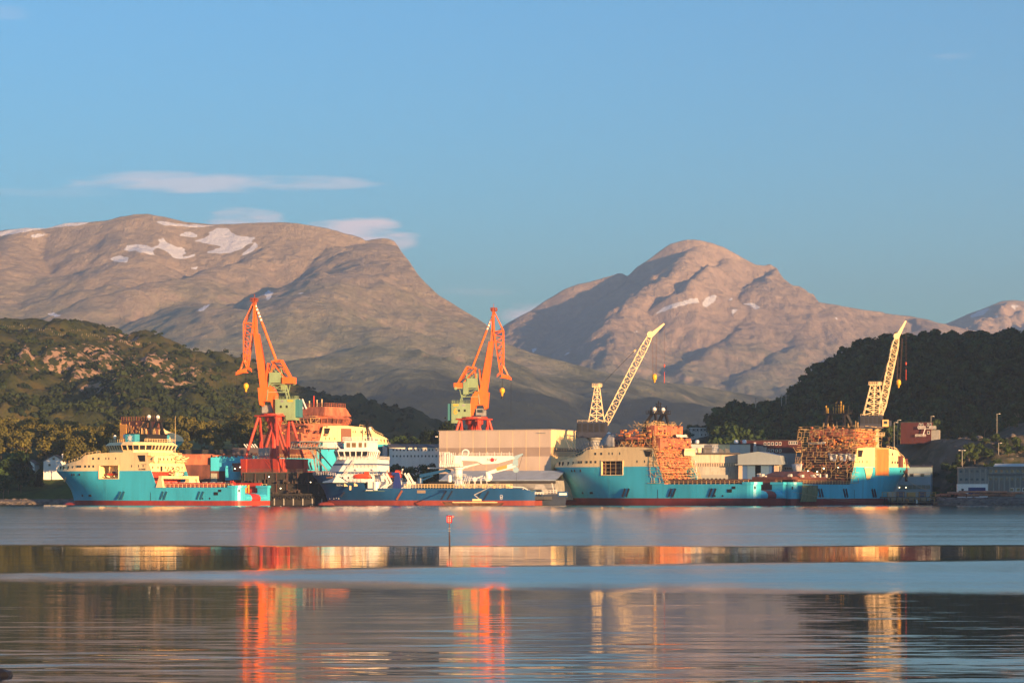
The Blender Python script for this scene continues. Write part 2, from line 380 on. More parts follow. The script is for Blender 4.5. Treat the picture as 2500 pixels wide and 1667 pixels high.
# --- right peak
YR = 9500
skyR = [(1080,905),(1160,850),(1238,789),(1267,773),(1297,757),(1325,738),(1350,723),(1375,707),(1403,696),(1440,688),(1470,679),(1509,667.6),(1520,668),(1531,674),(1555,652),(1584,632),(1610,612),(1637,595),(1655,590),(1674,585),(1695,585),(1711,587),(1740,594),(1765,603),(1800,622),(1844,646),(1862,648),(1881,645),(1895,652),(1905,668),(1913,680),(1935,697),(1952,699),(1966,707),(1975,715),(1986,718),(1998,737),(2050,746),(2115,757),(2180,765),(2232,771),(2270,780),(2301,789),(2400,812),(2560,840)]
rR = [(ridge_px(skyR, YR), .86, 18),
      (ridge_px([(1690,592,9450),(1640,640,9200),(1590,690,9000),(1548,740,8750),(1520,790,8500),(1480,850,8200),(1440,910,7900)]), .62, 25),
      (ridge_px([(1765,608,9450),(1745,650,9250),(1700,670,9050),(1660,720,8800)]), .7, 15),
      (ridge_px([(1881,650,9450),(1868,690,9200),(1850,740,9000),(1800,800,8700),(1740,850,8400),(1660,900,8100)]), .5, 25),
      (ridge_px([(1966,712,9450),(1950,760,9100),(1940,820,8700),(1880,880,8300),(1800,930,8000)]), .5, 40),
      (ridge_px([(1531,680,9450),(1490,730,9200),(1440,800,8900),(1400,850,8500)]), .62, 30),
      (ridge_px([(2050,750,9450),(2060,820,8900),(2020,880,8400),(1960,940,8000)]), .42, 60),
      (ridge_px([(2232,776,9450),(2260,840,8900),(2300,900,8400)]), .4, 80),
      (ridge_px([(1300,762,9450),(1290,840,8900),(1330,900,8400)]), .5, 80)]
snowR = [[(1602,765),(1625,747),(1655,740),(1690,728),(1710,730),(1705,737),(1680,742),(1650,750),(1620,760)], [(1712,740),(1730,725),(1753,717),(1745,735),(1722,750)],
 [(1785,757),(1800,752),(1795,760),(1788,775)],[(1810,742),(1840,740),(1855,750),(1845,756),(1830,745)],[(1776,733),(1795,722),(1785,733)],[(1297,852),(1312,849),(1302,862)],[(1376,868),(1396,852),(1385,865)],[(1550,812),(1560,798),(1556,812),(1540,820)],[(2035,773),(2045,775),(2043,782)]]
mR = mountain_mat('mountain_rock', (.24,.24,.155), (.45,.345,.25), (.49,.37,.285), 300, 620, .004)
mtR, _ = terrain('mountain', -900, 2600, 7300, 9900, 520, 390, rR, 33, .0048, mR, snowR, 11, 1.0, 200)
# --- far right mountain
skyF = [(2150,850),(2200,825),(2250,805),(2301,793),(2330,780),(2381,758),(2410,748),(2445,735),(2475,732),(2500,733),(2560,745),(2650,730),(2760,760)]
snowF = [[(2365,772),(2400,756),(2420,752),(2405,765),(2380,775)],[(2452,752),(2475,744),(2488,746),(2465,757)],[(2430,772),(2440,768),(2436,776)]]
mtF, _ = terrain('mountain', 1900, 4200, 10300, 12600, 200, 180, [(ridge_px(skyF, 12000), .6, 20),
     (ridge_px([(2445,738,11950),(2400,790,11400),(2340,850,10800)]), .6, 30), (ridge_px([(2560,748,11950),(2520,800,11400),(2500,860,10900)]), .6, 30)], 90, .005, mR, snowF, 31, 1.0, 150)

# --- left hill with heath, scrub and outcrops
YH = 2250
skyH = [(-300,700),(-150,745),(0,778),(70,790),(145,800),(233,803.5),(254,800),(280,806),(309,812.6),(330,822),(349,831),(363,843.5),(418,852.6),(460,858),(505,863.5),(560,871),(600,880),(629,891),(670,912),(712,932.6),(763,956),(800,975),(850,985),(892,990),(915,998),(935,1008),(981,1010),(1019,1021),(1050,1040),(1150,1080),(1300,1110)]
def hill_mat():
    m = bpy.data.materials.new('hill_heath'); m.use_nodes = True; t = m.node_tree; b = t.nodes['Principled BSDF']
    b.inputs['Roughness'].default_value = .95; b.inputs['Specular IOR Level'].default_value = .1
    g = t.nodes.new('ShaderNodeNewGeometry')
    n = t.nodes.new('ShaderNodeTexNoise'); n.inputs['Scale'].default_value = .035; n.inputs['Detail'].default_value = 8; n.inputs['Roughness'].default_value = .65
    t.links.new(g.outputs['Position'], n.inputs['Vector'])
    r = t.nodes.new('ShaderNodeValToRGB'); e = r.color_ramp.elements
    e[0].position = .3; e[0].color = (.02, .03, .010, 1); e[1].position = .72; e[1].color = (.10, .075, .028, 1)
    x = e.new(.5); x.color = (.045, .05, .016, 1)
    t.links.new(n.outputs['Fac'], r.inputs[0])
    at = t.nodes.new('ShaderNodeAttribute'); at.attribute_name = 'rock'
    mx = t.nodes.new('ShaderNodeMix'); mx.data_type = 'RGBA'; mx.inputs[7].default_value = (.30, .20, .14, 1)
    n2 = t.nodes.new('ShaderNodeTexNoise'); n2.inputs['Scale'].default_value = .19; n2.inputs['Detail'].default_value = 5
    t.links.new(g.outputs['Position'], n2.inputs['Vector'])
    sr = t.nodes.new('ShaderNodeMapRange'); sr.inputs[1].default_value = .74; sr.inputs[2].default_value = .78
    t.links.new(M('ADD', M('MULTIPLY', at.outputs['Fac'], .25, tree=t), n2.outputs['Fac'], tree=t), sr.inputs[0])
    t.links.new(sr.outputs[0], mx.inputs[0]); t.links.new(r.outputs[0], mx.inputs[6]); t.links.new(mx.outputs[2], b.inputs['Base Color'])
    bp = t.nodes.new('ShaderNodeBump'); bp.inputs['Strength'].default_value = .8; bp.inputs['Distance'].default_value = 3
    t.links.new(n2.outputs['Fac'], bp.inputs['Height']); t.links.new(bp.outputs[0], b.inputs['Normal'])
    return m
mH = hill_mat()
def hill(name, x0, x1, y0, y1, nx, ny, sky, Y, depth, namp, nf, m, seed, pw=1.0, rocks=None, foot=0.0):
    xs = np.linspace(x0, x1, nx); ys = np.linspace(y0, y1, ny); X, Yg = np.meshgrid(xs, ys)
    sx = np.array([(p[0] - 1250) * Y / F for p in sky]); sz = np.array([CAMH + (HOR - p[1]) * Y / F for p in sky])
    top = np.interp(X, sx, sz)
    t = np.clip((Yg - (Y - depth)) / depth, 0, 1); prof = np.sin(t * math.pi / 2) ** pw
    back = np.clip((Yg - Y) / depth, 0, 1)
    Z = foot + (top - foot) * prof * (1 - back ** 2)
    edge = np.clip(np.abs(Yg - Y) / (depth * .25), .12, 1) * np.clip(t * 4, 0, 1)
    n = fbm(X * nf, Yg * nf, 6, seed, ridge=True) - .6; n2 = fbm(X * nf * 3, Yg * nf * 3, 5, seed + 5) - .5
    Z += edge * namp * (n * 1.6 + n2)
    px = 1250 + X / Yg * F; py = HOR - (Z - CAMH) / Yg * F
    rk = np.zeros(X.shape)
    for (cx, cy, rx, ry) in (rocks or []):
        rk = np.maximum(rk, np.clip(1.6 - 1.2 * np.hypot((px - cx) / rx, (py - cy) / ry), 0, 1))
    return grid_mesh(name, X, Yg, Z, m, {'rock': rk}), (xs, ys, Z)
rocksH = [(300,825,50,14),(330,838,25,8),(150,880,70,40),(220,900,60,60),(70,870,60,30),(260,960,60,40),(420,935,60,35),(440,905,90,14),(380,880,60,25),(240,870,80,40),(300,900,90,30),(10,880,30,14)]
skyH = [(a, b_ + 11) for a, b_ in skyH]
hillL, HL = hill('hill', -640, 130, 1450, 2700, 360, 300, skyH, YH, 850, 26, .012, mH, 5, 1.0, rocksH)
def hz(H, x, y):
    xs, ys, Z = H
    i = int(np.clip((x - xs[0]) / (xs[1] - xs[0]), 0, len(xs) - 1)); j = int(np.clip((y - ys[0]) / (ys[1] - ys[0]), 0, len(ys) - 1))
    return float(Z[j, i])
# --- right wooded hill (the trees on it reach the skyline of the photograph)
YW = 1520
skyW = [(1500,1130),(1600,1100),(1700,1070),(1775,1058),(1850,1050),(1895,1036),(1930,1006),(1958,978),(1995,950),(2040,926),(2095,896),(2150,884),(2221,884),(2338,878),(2445,868),(2500,863),(2600,855),(2800,800),(3100,760),(3600,740)]
mW = mat('forest_floor', (.028,.034,.016), .95, var=.4, vscale=.05, spec=.1)
hillR, HR = hill('hill', 40, 620, 1240, 1900, 220, 200, skyW, YW, 260, 8, .02, mW, 8, .85, None, 5.0)
# --- headland to the right of the frame: it keeps the evening sun off the right-hand shore
def headland():
    xs = np.linspace(250, 760, 90); ys = np.linspace(120, 1400, 180); X, Y = np.meshgrid(xs, ys)
    p = X * math.cos(SUN_AZ) + Y * math.sin(SUN_AZ)
    Hm = np.interp(ys, [120, 250, 450, 620, 720, 820, 900, 950, 1010, 1100, 1400], [0, 36, 50, 46, 46, 45, 41, 40, 60, 112, 190])
    w_ = np.clip((X - 285) / 110, 0, 1); w_ = w_ * w_ * (3 - 2 * w_)
    Z = -2 + (Hm[:, None] + 2) * w_ * np.clip((760 - X) / 120, 0, 1) ** .7
    Z += w_ * 5 * (fbm(X * .03, Y * .03, 5, 77) - .5)
    return grid_mesh('headland', X, Y, Z, mW)
headland()
# --- ground behind the shore, one sheet out to the horizon
def ground():
    shore = [(-9000,1150),(-330,1105),(-260,1092),(-215,1088),(-150,1092),(-120,1088),(20,1100),(60,1105),(120,1112),(179,1118),(186,1088),(190,1060),(200,1046),(235,1050),(262,1052),(330,1050),(9000,1100)]
    b = MB(); n = len(shore)
    for i in range(n - 1):
        (xa, ya), (xb, yb) = shore[i], shore[i + 1]
        b.quad((xa, ya, 1.7), (xb, yb, 1.7), (xb * 3, 15000, 1.7), (xa * 3, 15000, 1.7))
        b.quad((xa, ya - .6, -3), (xb, yb - .6, -3), (xb, yb, 1.7), (xa, ya, 1.7))
    o = b.build('ground', mat('gravel_ground', (.13,.115,.095), .95, var=.35, vscale=.15, spec=.15)); tag(o, kind='structure')
ground()

# --- haze: one even body of air round everything
def haze():
    b = MB(); b.box(-5200, 5200, -600, 13200, -4, 1130)
    m = bpy.data.materials.new('haze_air'); m.use_nodes = True; t = m.node_tree
    for n in list(t.nodes):
        if n.type != 'OUTPUT_MATERIAL': t.nodes.remove(n)
    v = t.nodes.new('ShaderNodeVolumePrincipled'); v.inputs['Color'].default_value = (.56, .74, .95, 1); v.inputs['Density'].default_value = HAZE
    v.inputs['Anisotropy'].default_value = 0.3
    t.links.new(v.outputs[0], t.nodes['Material Output'].inputs['Volume'])
    o = b.build('haze', m); tag(o, kind='stuff')
HAZE = 8.4e-5
haze()

# --- water: open fjord, calm lanes between wind-ruffled lanes
def water():
    b = MB(); b.quad((-9000, -300, 0), (9000, -300, 0), (9000, 1400, 0), (-9000, 1400, 0))
    m = bpy.data.materials.new('fjord_water'); m.use_nodes = True; t = m.node_tree; pb = t.nodes['Principled BSDF']
    pb.inputs['Base Color'].default_value = (.008, .018, .022, 1); pb.inputs['IOR'].default_value = 1.33; pb.inputs['Specular IOR Level'].default_value = .5
    g = t.nodes.new('ShaderNodeNewGeometry'); s = t.nodes.new('ShaderNodeSeparateXYZ'); t.links.new(g.outputs['Position'], s.inputs[0])
    X, Y = s.outputs[0], s.outputs[1]
    def m_(op, a, c=None, cl=False): return M(op, a, c, cl, t)
    def noise(sx, sy, scale, detail, off=0.0, rgh=.55):
        c = t.nodes.new('ShaderNodeCombineXYZ'); t.links.new(m_('MULTIPLY', X, sx), c.inputs[0]); t.links.new(m_('MULTIPLY', Y, sy), c.inputs[1]); c.inputs[2].default_value = off
        n = t.nodes.new('ShaderNodeTexNoise'); n.inputs['Scale'].default_value = scale; n.inputs['Detail'].default_value = detail; n.inputs['Roughness'].default_value = rgh
        t.links.new(c.outputs[0], n.inputs['Vector']); return m_('SUBTRACT', n.outputs['Fac'], .5)
    # depression of the line of sight q = 5 / Y in photograph pixels: lanes lie at distances given through q
    invY = m_('DIVIDE', CAMH * F, Y)                       # pixels below the horizon of a point on the water
    wob = m_('MULTIPLY', noise(.006, .012, 1, 5), 16.0)
    slant = m_('MULTIPLY', m_('DIVIDE', X, Y), 40.0)
    q = m_('ADD', m_('ADD', invY, wob), m_('MULTIPLY', noise(.035, .03, 1, 4, 15.0), 7.0))
    def lane(q0, q1, soft, slope=0.0):
        qq = m_('ADD', q, m_('MULTIPLY', m_('DIVIDE', X, Y), slope))
        a = t.nodes.new('ShaderNodeMapRange'); a.inputs[1].default_value = q0 - soft; a.inputs[2].default_value = q0 + soft; t.links.new(qq, a.inputs[0])
        c = t.nodes.new('ShaderNodeMapRange'); c.inputs[1].default_value = q1 - soft; c.inputs[2].default_value = q1 + soft; t.links.new(qq, c.inputs[0])
        return m_('SUBTRACT', a.outputs[0], c.outputs[0])
    r1 = lane(-50, 127, 3.0, -6)          # ruffled sheet in front of the ships
    ax = m_('DIVIDE', X, Y)
    def edge(q0, sl_, soft):
        a = t.nodes.new('ShaderNodeMapRange'); a.inputs[1].default_value = -soft; a.inputs[2].default_value = soft
        t.links.new(m_('SUBTRACT', q, m_('ADD', q0, m_('MULTIPLY', ax, sl_))), a.inputs[0]); return a.outputs[0]
    r2 = m_('SUBTRACT', edge(179, -83, 4), edge(227, 80, 13))          # second ruffled lane
    r3 = m_('MULTIPLY', lane(84, 88, 2.0), 0.0)
    ruff = m_('MAXIMUM', r1, r2)
    # swell of the near water: slopes along the line of sight, long crests across it
    near = t.nodes.new('ShaderNodeMapRange'); near.inputs[1].default_value = 200; near.inputs[2].default_value = 460; near.inputs[3].default_value = .25; near.inputs[4].default_value = 1.0
    t.links.new(invY, near.inputs[0])
    a1 = noise(.10, .9, 1.0, 3); a2 = noise(.35, 3.2, 1.0, 3, 5.0); a3 = noise(.03, .12, 1.0, 2, 9.0)
    sl = m_('ADD', m_('MULTIPLY', a1, .115), m_('MULTIPLY', a2, .10))
    sl = m_('MULTIPLY', sl, m_('MULTIPLY', near.outputs[0], m_('ADD', 1.0, m_('MULTIPLY', a3, 2.2))))
    fine = m_('MULTIPLY', noise(.8, 6.0, 1.0, 2, 3.0), .03)
    tilt = m_('ADD', m_('MULTIPLY', sl, 1.0), fine)
    # facets that lean away are hidden behind crests at this grazing view: fold them towards the viewer
    far4 = noise(.012, .20, 1.0, 3, 4.0); tilt = m_('ADD', tilt, m_('MULTIPLY', far4, .035))
    nr = t.nodes.new('ShaderNodeMapRange'); nr.inputs[1].default_value = 250; nr.inputs[2].default_value = 400; t.links.new(invY, nr.inputs[0])
    mt = t.nodes.new('ShaderNodeMix'); mt.data_type = 'FLOAT'; t.links.new(nr.outputs[0], mt.inputs[0]); t.links.new(m_('ABSOLUTE', tilt), mt.inputs[2]); t.links.new(m_('MULTIPLY', tilt, 1.15), mt.inputs[3])
    ty = mt.outputs[0]
    tyr = m_('ADD', .024, m_('MULTIPLY', m_('ADD', m_('ABSOLUTE', noise(.25, 1.5, 1.0, 3, 2.0)), m_('MULTIPLY', m_('ABSOLUTE', noise(.006, .045, 1.0, 4, 12.0)), .8)), .12))
    mix = t.nodes.new('ShaderNodeMix'); mix.data_type = 'FLOAT'; t.links.new(ruff, mix.inputs[0]); t.links.new(ty, mix.inputs[2]); t.links.new(tyr, mix.inputs[3])
    nx = m_('MULTIPLY', noise(.9, 1.2, 1.0, 2, 7.0), m_('ADD', .006, m_('MULTIPLY', ruff, .10)))
    c = t.nodes.new('ShaderNodeCombineXYZ'); t.links.new(nx, c.inputs[0]); t.links.new(m_('MULTIPLY', mix.outputs[0], -1.0), c.inputs[1]); c.inputs[2].default_value = 1
    nn = t.nodes.new('ShaderNodeVectorMath'); nn.operation = 'NORMALIZE'; t.links.new(c.outputs[0], nn.inputs[0]); t.links.new(nn.outputs[0], pb.inputs['Normal'])
    rr = t.nodes.new('ShaderNodeMapRange'); t.links.new(ruff, rr.inputs[0]); rr.inputs[3].default_value = .035; rr.inputs[4].default_value = .12
    t.links.new(rr.outputs[0], pb.inputs['Roughness'])
    o = b.build('water', m); tag(o, kind='structure')
water()
# ------------------------------------------------------------------ paints
BLUE = mat('hull_blue_paint', (.05,.48,.66), .36, var=.10, vscale=.12, streak=7, dirt=(.05,.30,.40), dirt_amt=.55)
CREAM = mat('cream_paint', (.88,.66,.34), .45, var=.05, vscale=.2, streak=5, dirt=(.50,.32,.15), dirt_amt=.4)
BOOT = mat('antifouling_red', (.36,.045,.03), .5, var=.18, vscale=.2, streak=4, dirt=(.16,.03,.02), dirt_amt=.4)
BOOTD = mat('antifouling_dark_red', (.20,.03,.025), .55, var=.2, vscale=.2, streak=4, dirt=(.10,.02,.02), dirt_amt=.4)
PRIMER = mat('red_primer_steel', (.42,.13,.065), .75, var=.3, vscale=.35, streak=3, dirt=(.12,.05,.035), dirt_amt=.6)
PRIMERD = mat('dark_primer_steel', (.13,.045,.032), .8, var=.3, vscale=.35, streak=3, dirt=(.05,.025,.02), dirt_amt=.6)
BLACK = mat('black_paint', (.016,.014,.014), .5)
DARK = mat('dark_opening', (.010,.009,.009), .8)
GLASS = mat('window_glass', (.02,.025,.03), .08, spec=.8)
WHITE = mat('white_paint', (.78,.76,.72), .45, var=.06, vscale=.3, streak=4)
SCAF = mat('scaffold_tube', (.50,.34,.15), .5, var=.3, vscale=.6)
PLANK = mat('scaffold_plank', (.62,.42,.14), .7, var=.35, vscale=.5)
REDP = mat('cargo_rail_red', (.50,.05,.03), .5, var=.2, vscale=.3)
ORANGE = mat('rescue_orange', (.72,.075,.025), .4, var=.08, vscale=.6)
STEEL = mat('grey_steel', (.28,.28,.27), .55, var=.2, vscale=.5)
TARP = mat('pale_tarpaulin', (.55,.52,.48), .6, var=.15, vscale=.8)
NAVY = mat('navy_paint', (.012,.075,.20), .35, var=.12, vscale=.15, streak=5, dirt=(.02,.05,.12), dirt_amt=.35)
CAB = mat('cab_navy_paint', (.018,.022,.045), .4, var=.1, vscale=.5)
LAMPM = emis('work_lamp', (1, .78, .45), 5.0)

ZT = [(46.3,17.8),(47.8,21.9),(53,22.3),(64,22.5),(74,22.1),(81,21.3),(83.5,19.6),(86,18.9),(90,18.3),(97,17.2),(102,16.2),(105,15.0)]
def ip(x, tab):
    if x <= tab[0][0]: return tab[0][1]
    for (a, b), (c, d) in zip(tab[:-1], tab[1:]):
        if x <= c: return b + (d - b) * (x - a) / (c - a)
    return tab[-1][1]
XE = [(-1.5,96),(0,96.4),(2.4,96.9),(6,98.2),(9.6,100.6),(12.5,103.2),(14.6,105)]
XS = [(0,50),(2,52),(6,58),(10,67),(14.6,77)]
def hb(x, z):
    z = min(z, 14.6); xe, xs = ip(z, XE), ip(z, XS)
    if x <= xs: return 12.5
    t = min(1, (x - xs) / (xe - xs)); k = z / 14.6
    return 12.5 * max(0, 1 - t ** (2.0 + .5 * k)) ** (1.0 - .42 * k)

def shell(name, m, parent, sd, zs, stations, xend=None, hole=None, ztop=None, x_aft=None):
    """both sides of the hull between the given levels; stations are aft of 76, then blended to the stem"""
    b = MB(); fwd = [i / 12 for i in range(1, 13)]
    for s in (1, -1):
        rows = []
        for z in zs:
            row = []
            for x in stations:
                zz = z if ztop is None else z
                row.append((x, s * sd * hb(x, zz), zz))
            x0 = stations[-1]; xe = ip(z, XE) if xend is None else xend
            for f in fwd:
                x = x0 + (xe - x0) * (1 - (1 - f) ** 1.5); row.append((x, s * sd * hb(x, z), z))
            rows.append(row)
        n = len(rows[0]); vs = [v for r in rows for v in r]; fs = []
        for j in range(len(rows) - 1):
            for i in range(n - 1):
                a, c = vs[j * n + i], vs[(j + 1) * n + i + 1]
                if hole and s == 1 and a[0] >= hole[0] - .01 and c[0] <= hole[1] + .01 and a[2] >= hole[2] - .01 and c[2] <= hole[3] + .01: continue
                q = [j * n + i, j * n + i + 1, (j + 1) * n + i + 1, (j + 1) * n + i]
                fs.append(q if s * sd < 0 else q[::-1])
        b.add(vs, fs)
    return b.build(name, m, parent, smooth=True)

def forecastle(parent, m, sd, x_from=46.3, hole=None):
    xs = sorted(set([x for x, _ in ZT if x >= x_from] + [x_from, 50, 56, 60, 62.5, 68, 73, 77, 79, 88, 92, 95, 99, 101, 103, 104.2, 104.7, 105] ))
    xs = [x for x in xs if x >= x_from]
    b = MB(); hl = [14.6, 15.8, 17.0]
    for s in (1, -1):
        rows = []
        for x in xs:
            zt = ip(x, ZT); k = max(0, (x - 80) / 25)
            def br(z): return max(0, hb(x, 14.6) - (.10 + .45 * k) * k ** .5 * (z - 14.6) * (1 if x < 104 else 0))
            zl = hl + [17 + (zt - 17) * f for f in (.25, .5, .75, 1)] if zt > 17.3 else [14.6 + (zt - 14.6) * f / 6 for f in range(7)]
            rows.append([(x, s * sd * br(z), z) for z in zl])
        n = 7; vs = [v for r in rows for v in r]; fs = []
        for i in range(len(rows) - 1):
            for j in range(n - 1):
                if hole and s == 1 and j < 2 and xs[i] >= hole[0] - .01 and xs[i + 1] <= hole[1] + .01: continue
                q = [i * n + j, (i + 1) * n + j, (i + 1) * n + j + 1, i * n + j + 1]
                fs.append(q if s * sd < 0 else q[::-1])
        b.add(vs, fs)
        if s == 1: top1 = [r[-1] for r in rows]
        else: top2 = [r[-1] for r in rows]
    for i in range(len(xs) - 1):     # weather deck, sunk a little inside the bulwark
        if xs[i] < 52 and x_from < 50: continue
        d = Vector((0, 0, -.9))
        b.quad(Vector(top1[i]) + d, Vector(top1[i + 1]) + d, Vector(top2[i + 1]) + d, Vector(top2[i]) + d)
    return b.build('forecastle', m, parent, smooth=False)

def win(parent, x, y, z, w, h, sd, m=GLASS, name='window', d=.16): return piece(name, parent, (x, sd * y, z), (w, d, h), m)

def hull_set(root, sd, boot=BOOT, blue=BLUE, cream=CREAM, stern=True, bay=True, bayfill='boat'):
    hole = (62.5, 73, 11.3, 17.0) if bay else None
    st = [46.3, 50, 56, 60, 62.5, 66, 70, 73, 76]
    shell('boot_topping', boot, root, sd, [-1.2, 0, 1.0, 1.95], [40] + st)
    shell('bow_shell', blue, root, sd, [1.95, 3.5, 5, 6.5, 8, 9.7, 11.3, 13, 14.6], st, hole=hole)
    forecastle(root, cream, sd, hole=hole)
    # bulb
    b = MB(); prof = [(.1,-3.4),(1.1,-2.6),(1.7,-1),(1.9,1),(1.8,3.5),(1.5,7)]
    vs = []; n = 14
    for r, x in prof:
        for i in range(n):
            a = 2 * math.pi * i / n; vs.append((102.4 - 3.2 - x, r * 1.15 * math.cos(a), -.55 + r * math.sin(a)))
    b.add(vs, [(j * n + i, j * n + (i + 1) % n, (j + 1) * n + (i + 1) % n, (j + 1) * n + i) for j in range(len(prof) - 1) for i in range(n)] + [tuple(range(n))])
    b.build('bulb', boot, root, smooth=True)
    if bay:   # boat bay let into the ship's side
        b = MB(); b.quad((62.5,sd*7,11.3),(73,sd*7,11.3),(73,sd*7,17),(62.5,sd*7,17)); b.quad((62.5,sd*12.5,11.3),(73,sd*12.3,11.3),(73,sd*7,11.3),(62.5,sd*7,11.3))
        b.quad((62.5,sd*12.5,17),(73,sd*12.3,17),(73,sd*7,17),(62.5,sd*7,17)); b.quad((62.5,sd*7,11.3),(62.5,sd*12.5,11.3),(62.5,sd*12.5,17),(62.5,sd*7,17)); b.quad((73,sd*7,11.3),(73,sd*12.3,11.3),(73,sd*12.3,17),(73,sd*7,17))
        bb = b.build('boat_bay', cream if bayfill == 'boat' else PRIMERD, root)
        b = MB(); b.box(62.3,62.6,sd*12.2,sd*12.75,11.1,17.2); b.box(72.9,73.2,sd*12,sd*12.7,11.1,17.2); b.box(62.3,73.2,sd*12.2,sd*12.72,16.9,17.2); b.box(62.3,73.2,sd*12.2,sd*12.72,11.1,11.4)
        b.build('bay_frame', CREAM, bb)
        if bayfill != 'boat':
            b = MB()
            for x in (64, 66.4, 69, 71.4): b.beam((x, sd*11.9, 11.4), (x, sd*11.9, 16.9), .16)
            for z in (12.6, 14.2, 15.7): b.beam((62.6, sd*11.9, z), (72.9, sd*11.9, z), .18)
            b.build('staging', SCAF, bb)
    if not stern: return
    # aft body: side walls with rounded corner posts, low stern between them
    side = [(46.3,12.5),(3.6,12.5),(2.2,12.25),(1.2,11.7),(.45,10.8),(.1,9.8),(0,8),(5,8),(5,10.2),(46.3,10.2)]
    for s in (1, -1):
        b = MB(); pl = [(x, s * y) for x, y in side]; b.prismz(pl if s > 0 else pl[::-1], 1.95, 7.5)
        b.prism([(42.4,7.5),(46.4,7.5),(46.4,14.6),(45.3,14.6)], s * 12.5, s * 12.2)
        b.build('side_wall', blue, root)
        b = MB(); b.prism([(45.2,14.6),(46.4,14.6),(46.4,17.7)], s * 12.5, s * 12.2); b.build('bulwark_end', cream, root)
        b = MB(); cap = [(5.6,12.75),(3.6,12.75),(1.9,12.5),(.8,11.8),(.0,10.8),(-.4,9.8),(-.45,7.6),(5.6,7.6)]
        pl = [(x, s * y) for x, y in cap]; b.prismz(pl if s > 0 else pl[::-1], 7.3, 8.3); b.build('corner_post_cap', blue, root)
        b = MB(); pl = [(x, s * y) for x, y in [(46.3,12.45),(3.6,12.45),(2.2,12.2),(1.2,11.6),(.5,10.8),(.15,9.8),(.1,0),(46.3,0)]]
        b.prismz(pl if s > 0 else pl[::-1], -1.2, 1.94); b.build('boot_topping', boot, root)
        # cargo rail and its gear
        b = MB(); b.box(4.6, 42, s*9.6, s*10.15, 5.2, 9.2); b.box(4.2, 42.2, s*9.3, s*10.5, 9.2, 9.45); b.build('cargo_rail', REDP if bayfill == 'boat' else PRIMERD, root)
        b = MB(); rail(b, [(3.2, s*12.2, 7.5), (42, s*12.2, 7.5)], 1.45, 2.1, .13); b.build('railing', CREAM if bayfill == 'boat' else SCAF, root)
    pr = [(0.1,1.95),(-.25,2.7),(-.1,3.6),(.7,4.5),(2.2,5.0),(5,5.2),(5,1.95)]
    b = MB(); b.prism(pr, -8, -3.3); b.prism(pr, 3.3, 8); b.build('stern_pillow', blue, root)
    b = MB(); b.prism([(x + .25, z - .12) for x, z in pr[:-2]] + [(5,5.1),(5,1.5),(.3,1.5)], -3.3, 3.3); b.build('stern_roller', boot if boot is BOOTD else mat('roller_red', (.62,.035,.03), .35), root)
    b = MB(); b.box(4.9, 46.3, -9.6, 9.6, 4.2, 5.15); b.build('main_deck', PRIMERD, root)
    # fender bars in slanting pairs, portholes, marks
    for x in (62.0, 39.5, 20.5):
        for k in (0, 1.9): piece('fender_bar', root, (x - k, sd * 12.62, 4.15), (.75, .35, 3.6), CAB if boot is BOOTD else mat('fender_blue', (.02,.13,.2), .5), rot=(0, R(-24), 0))
    for x, z, w_, h_ in ((9.6,6.1,1.5,1.0),(11.6,4.9,2.1,1.3),(.9,6.1,.9,1.1)): piece('side_port', root, (x, sd * 12.5 if x > 3 else sd * 11.3, z), (w_, .3, h_), DARK)
    for x in (14.8, 18.4): piece('thruster_mark', root, (x, sd * 12.52, 2.9), (.8, .1, .8), CAB, shape='cyly')
    for x in (39, 45.5): piece('draught_mark', root, (x, sd*12.52, 3.65), (.2, .06, 3.5), CAB)
    for x in (8, 17, 27, 36, 52, 60, 69): piece('plate_seam', root, (x, sd*12.505, 4.7), (.07, .03, 5.4), mat('seam_blue', (.03,.33,.46), .5))  # plate seams in a deeper blue than the hull
    for x in (89.2, 87.5, 84.0): piece('side_port', root, (x, sd * (hb(x, 13) + .0), 13.1), (.5, .5, .9), DARK)
    for x in (87.0, 81.5, 80.5): piece('side_port', root, (x, sd * (hb(x, 4) + .0), 4.1), (.7, .5, .9), DARK)
    # windows of the forecastle
    for x, z, w_, h_ in ((76.2,19.9,.95,.95),(73.2,19.9,.95,.95),(69.3,19.9,.45,.95),(67.7,19.9,.45,.95),(64,19.9,.45,.95),
                         (84.8,16.6,.95,.95),(83.4,16.6,.95,.95),(80.5,16.6,.95,.95),(78.4,16.6,.95,.95),(76.1,16.6,.95,.95),(55.5,16.6,.45,.95),(51.8,16.6,.45,.95),(49.4,16.6,.45,.95)):
        win(root, x, hb(x, 14.6) - .03, z, w_, h_, sd)
    for x in (88.0, 91.0, 94.6, 97.2): win(root, x, hb(x, 14.6) - .55, 16.0, .8, 1.6, sd, DARK, 'mooring_port', .7)
    # pear-shaped opening in the bulwark by the bridge
    b = MB(); b.prism([(48.3,18.5),(51.2,18.5),(52.4,21.2),(48.3,21.2)], sd * 12.3, sd * 12.58); b.build('bulwark_opening', DARK, root)
    b = MB(); rail(b, [(73, sd*11.8, 21.4), (81, sd*hb(81,14.6)*.95, 20.6), (84, sd*hb(84,14.6)*.93, 18.9), (92, sd*hb(92,14.6)*.85, 17.3)], 1.8, 2.2, .12); b.build('railing', CREAM, root)

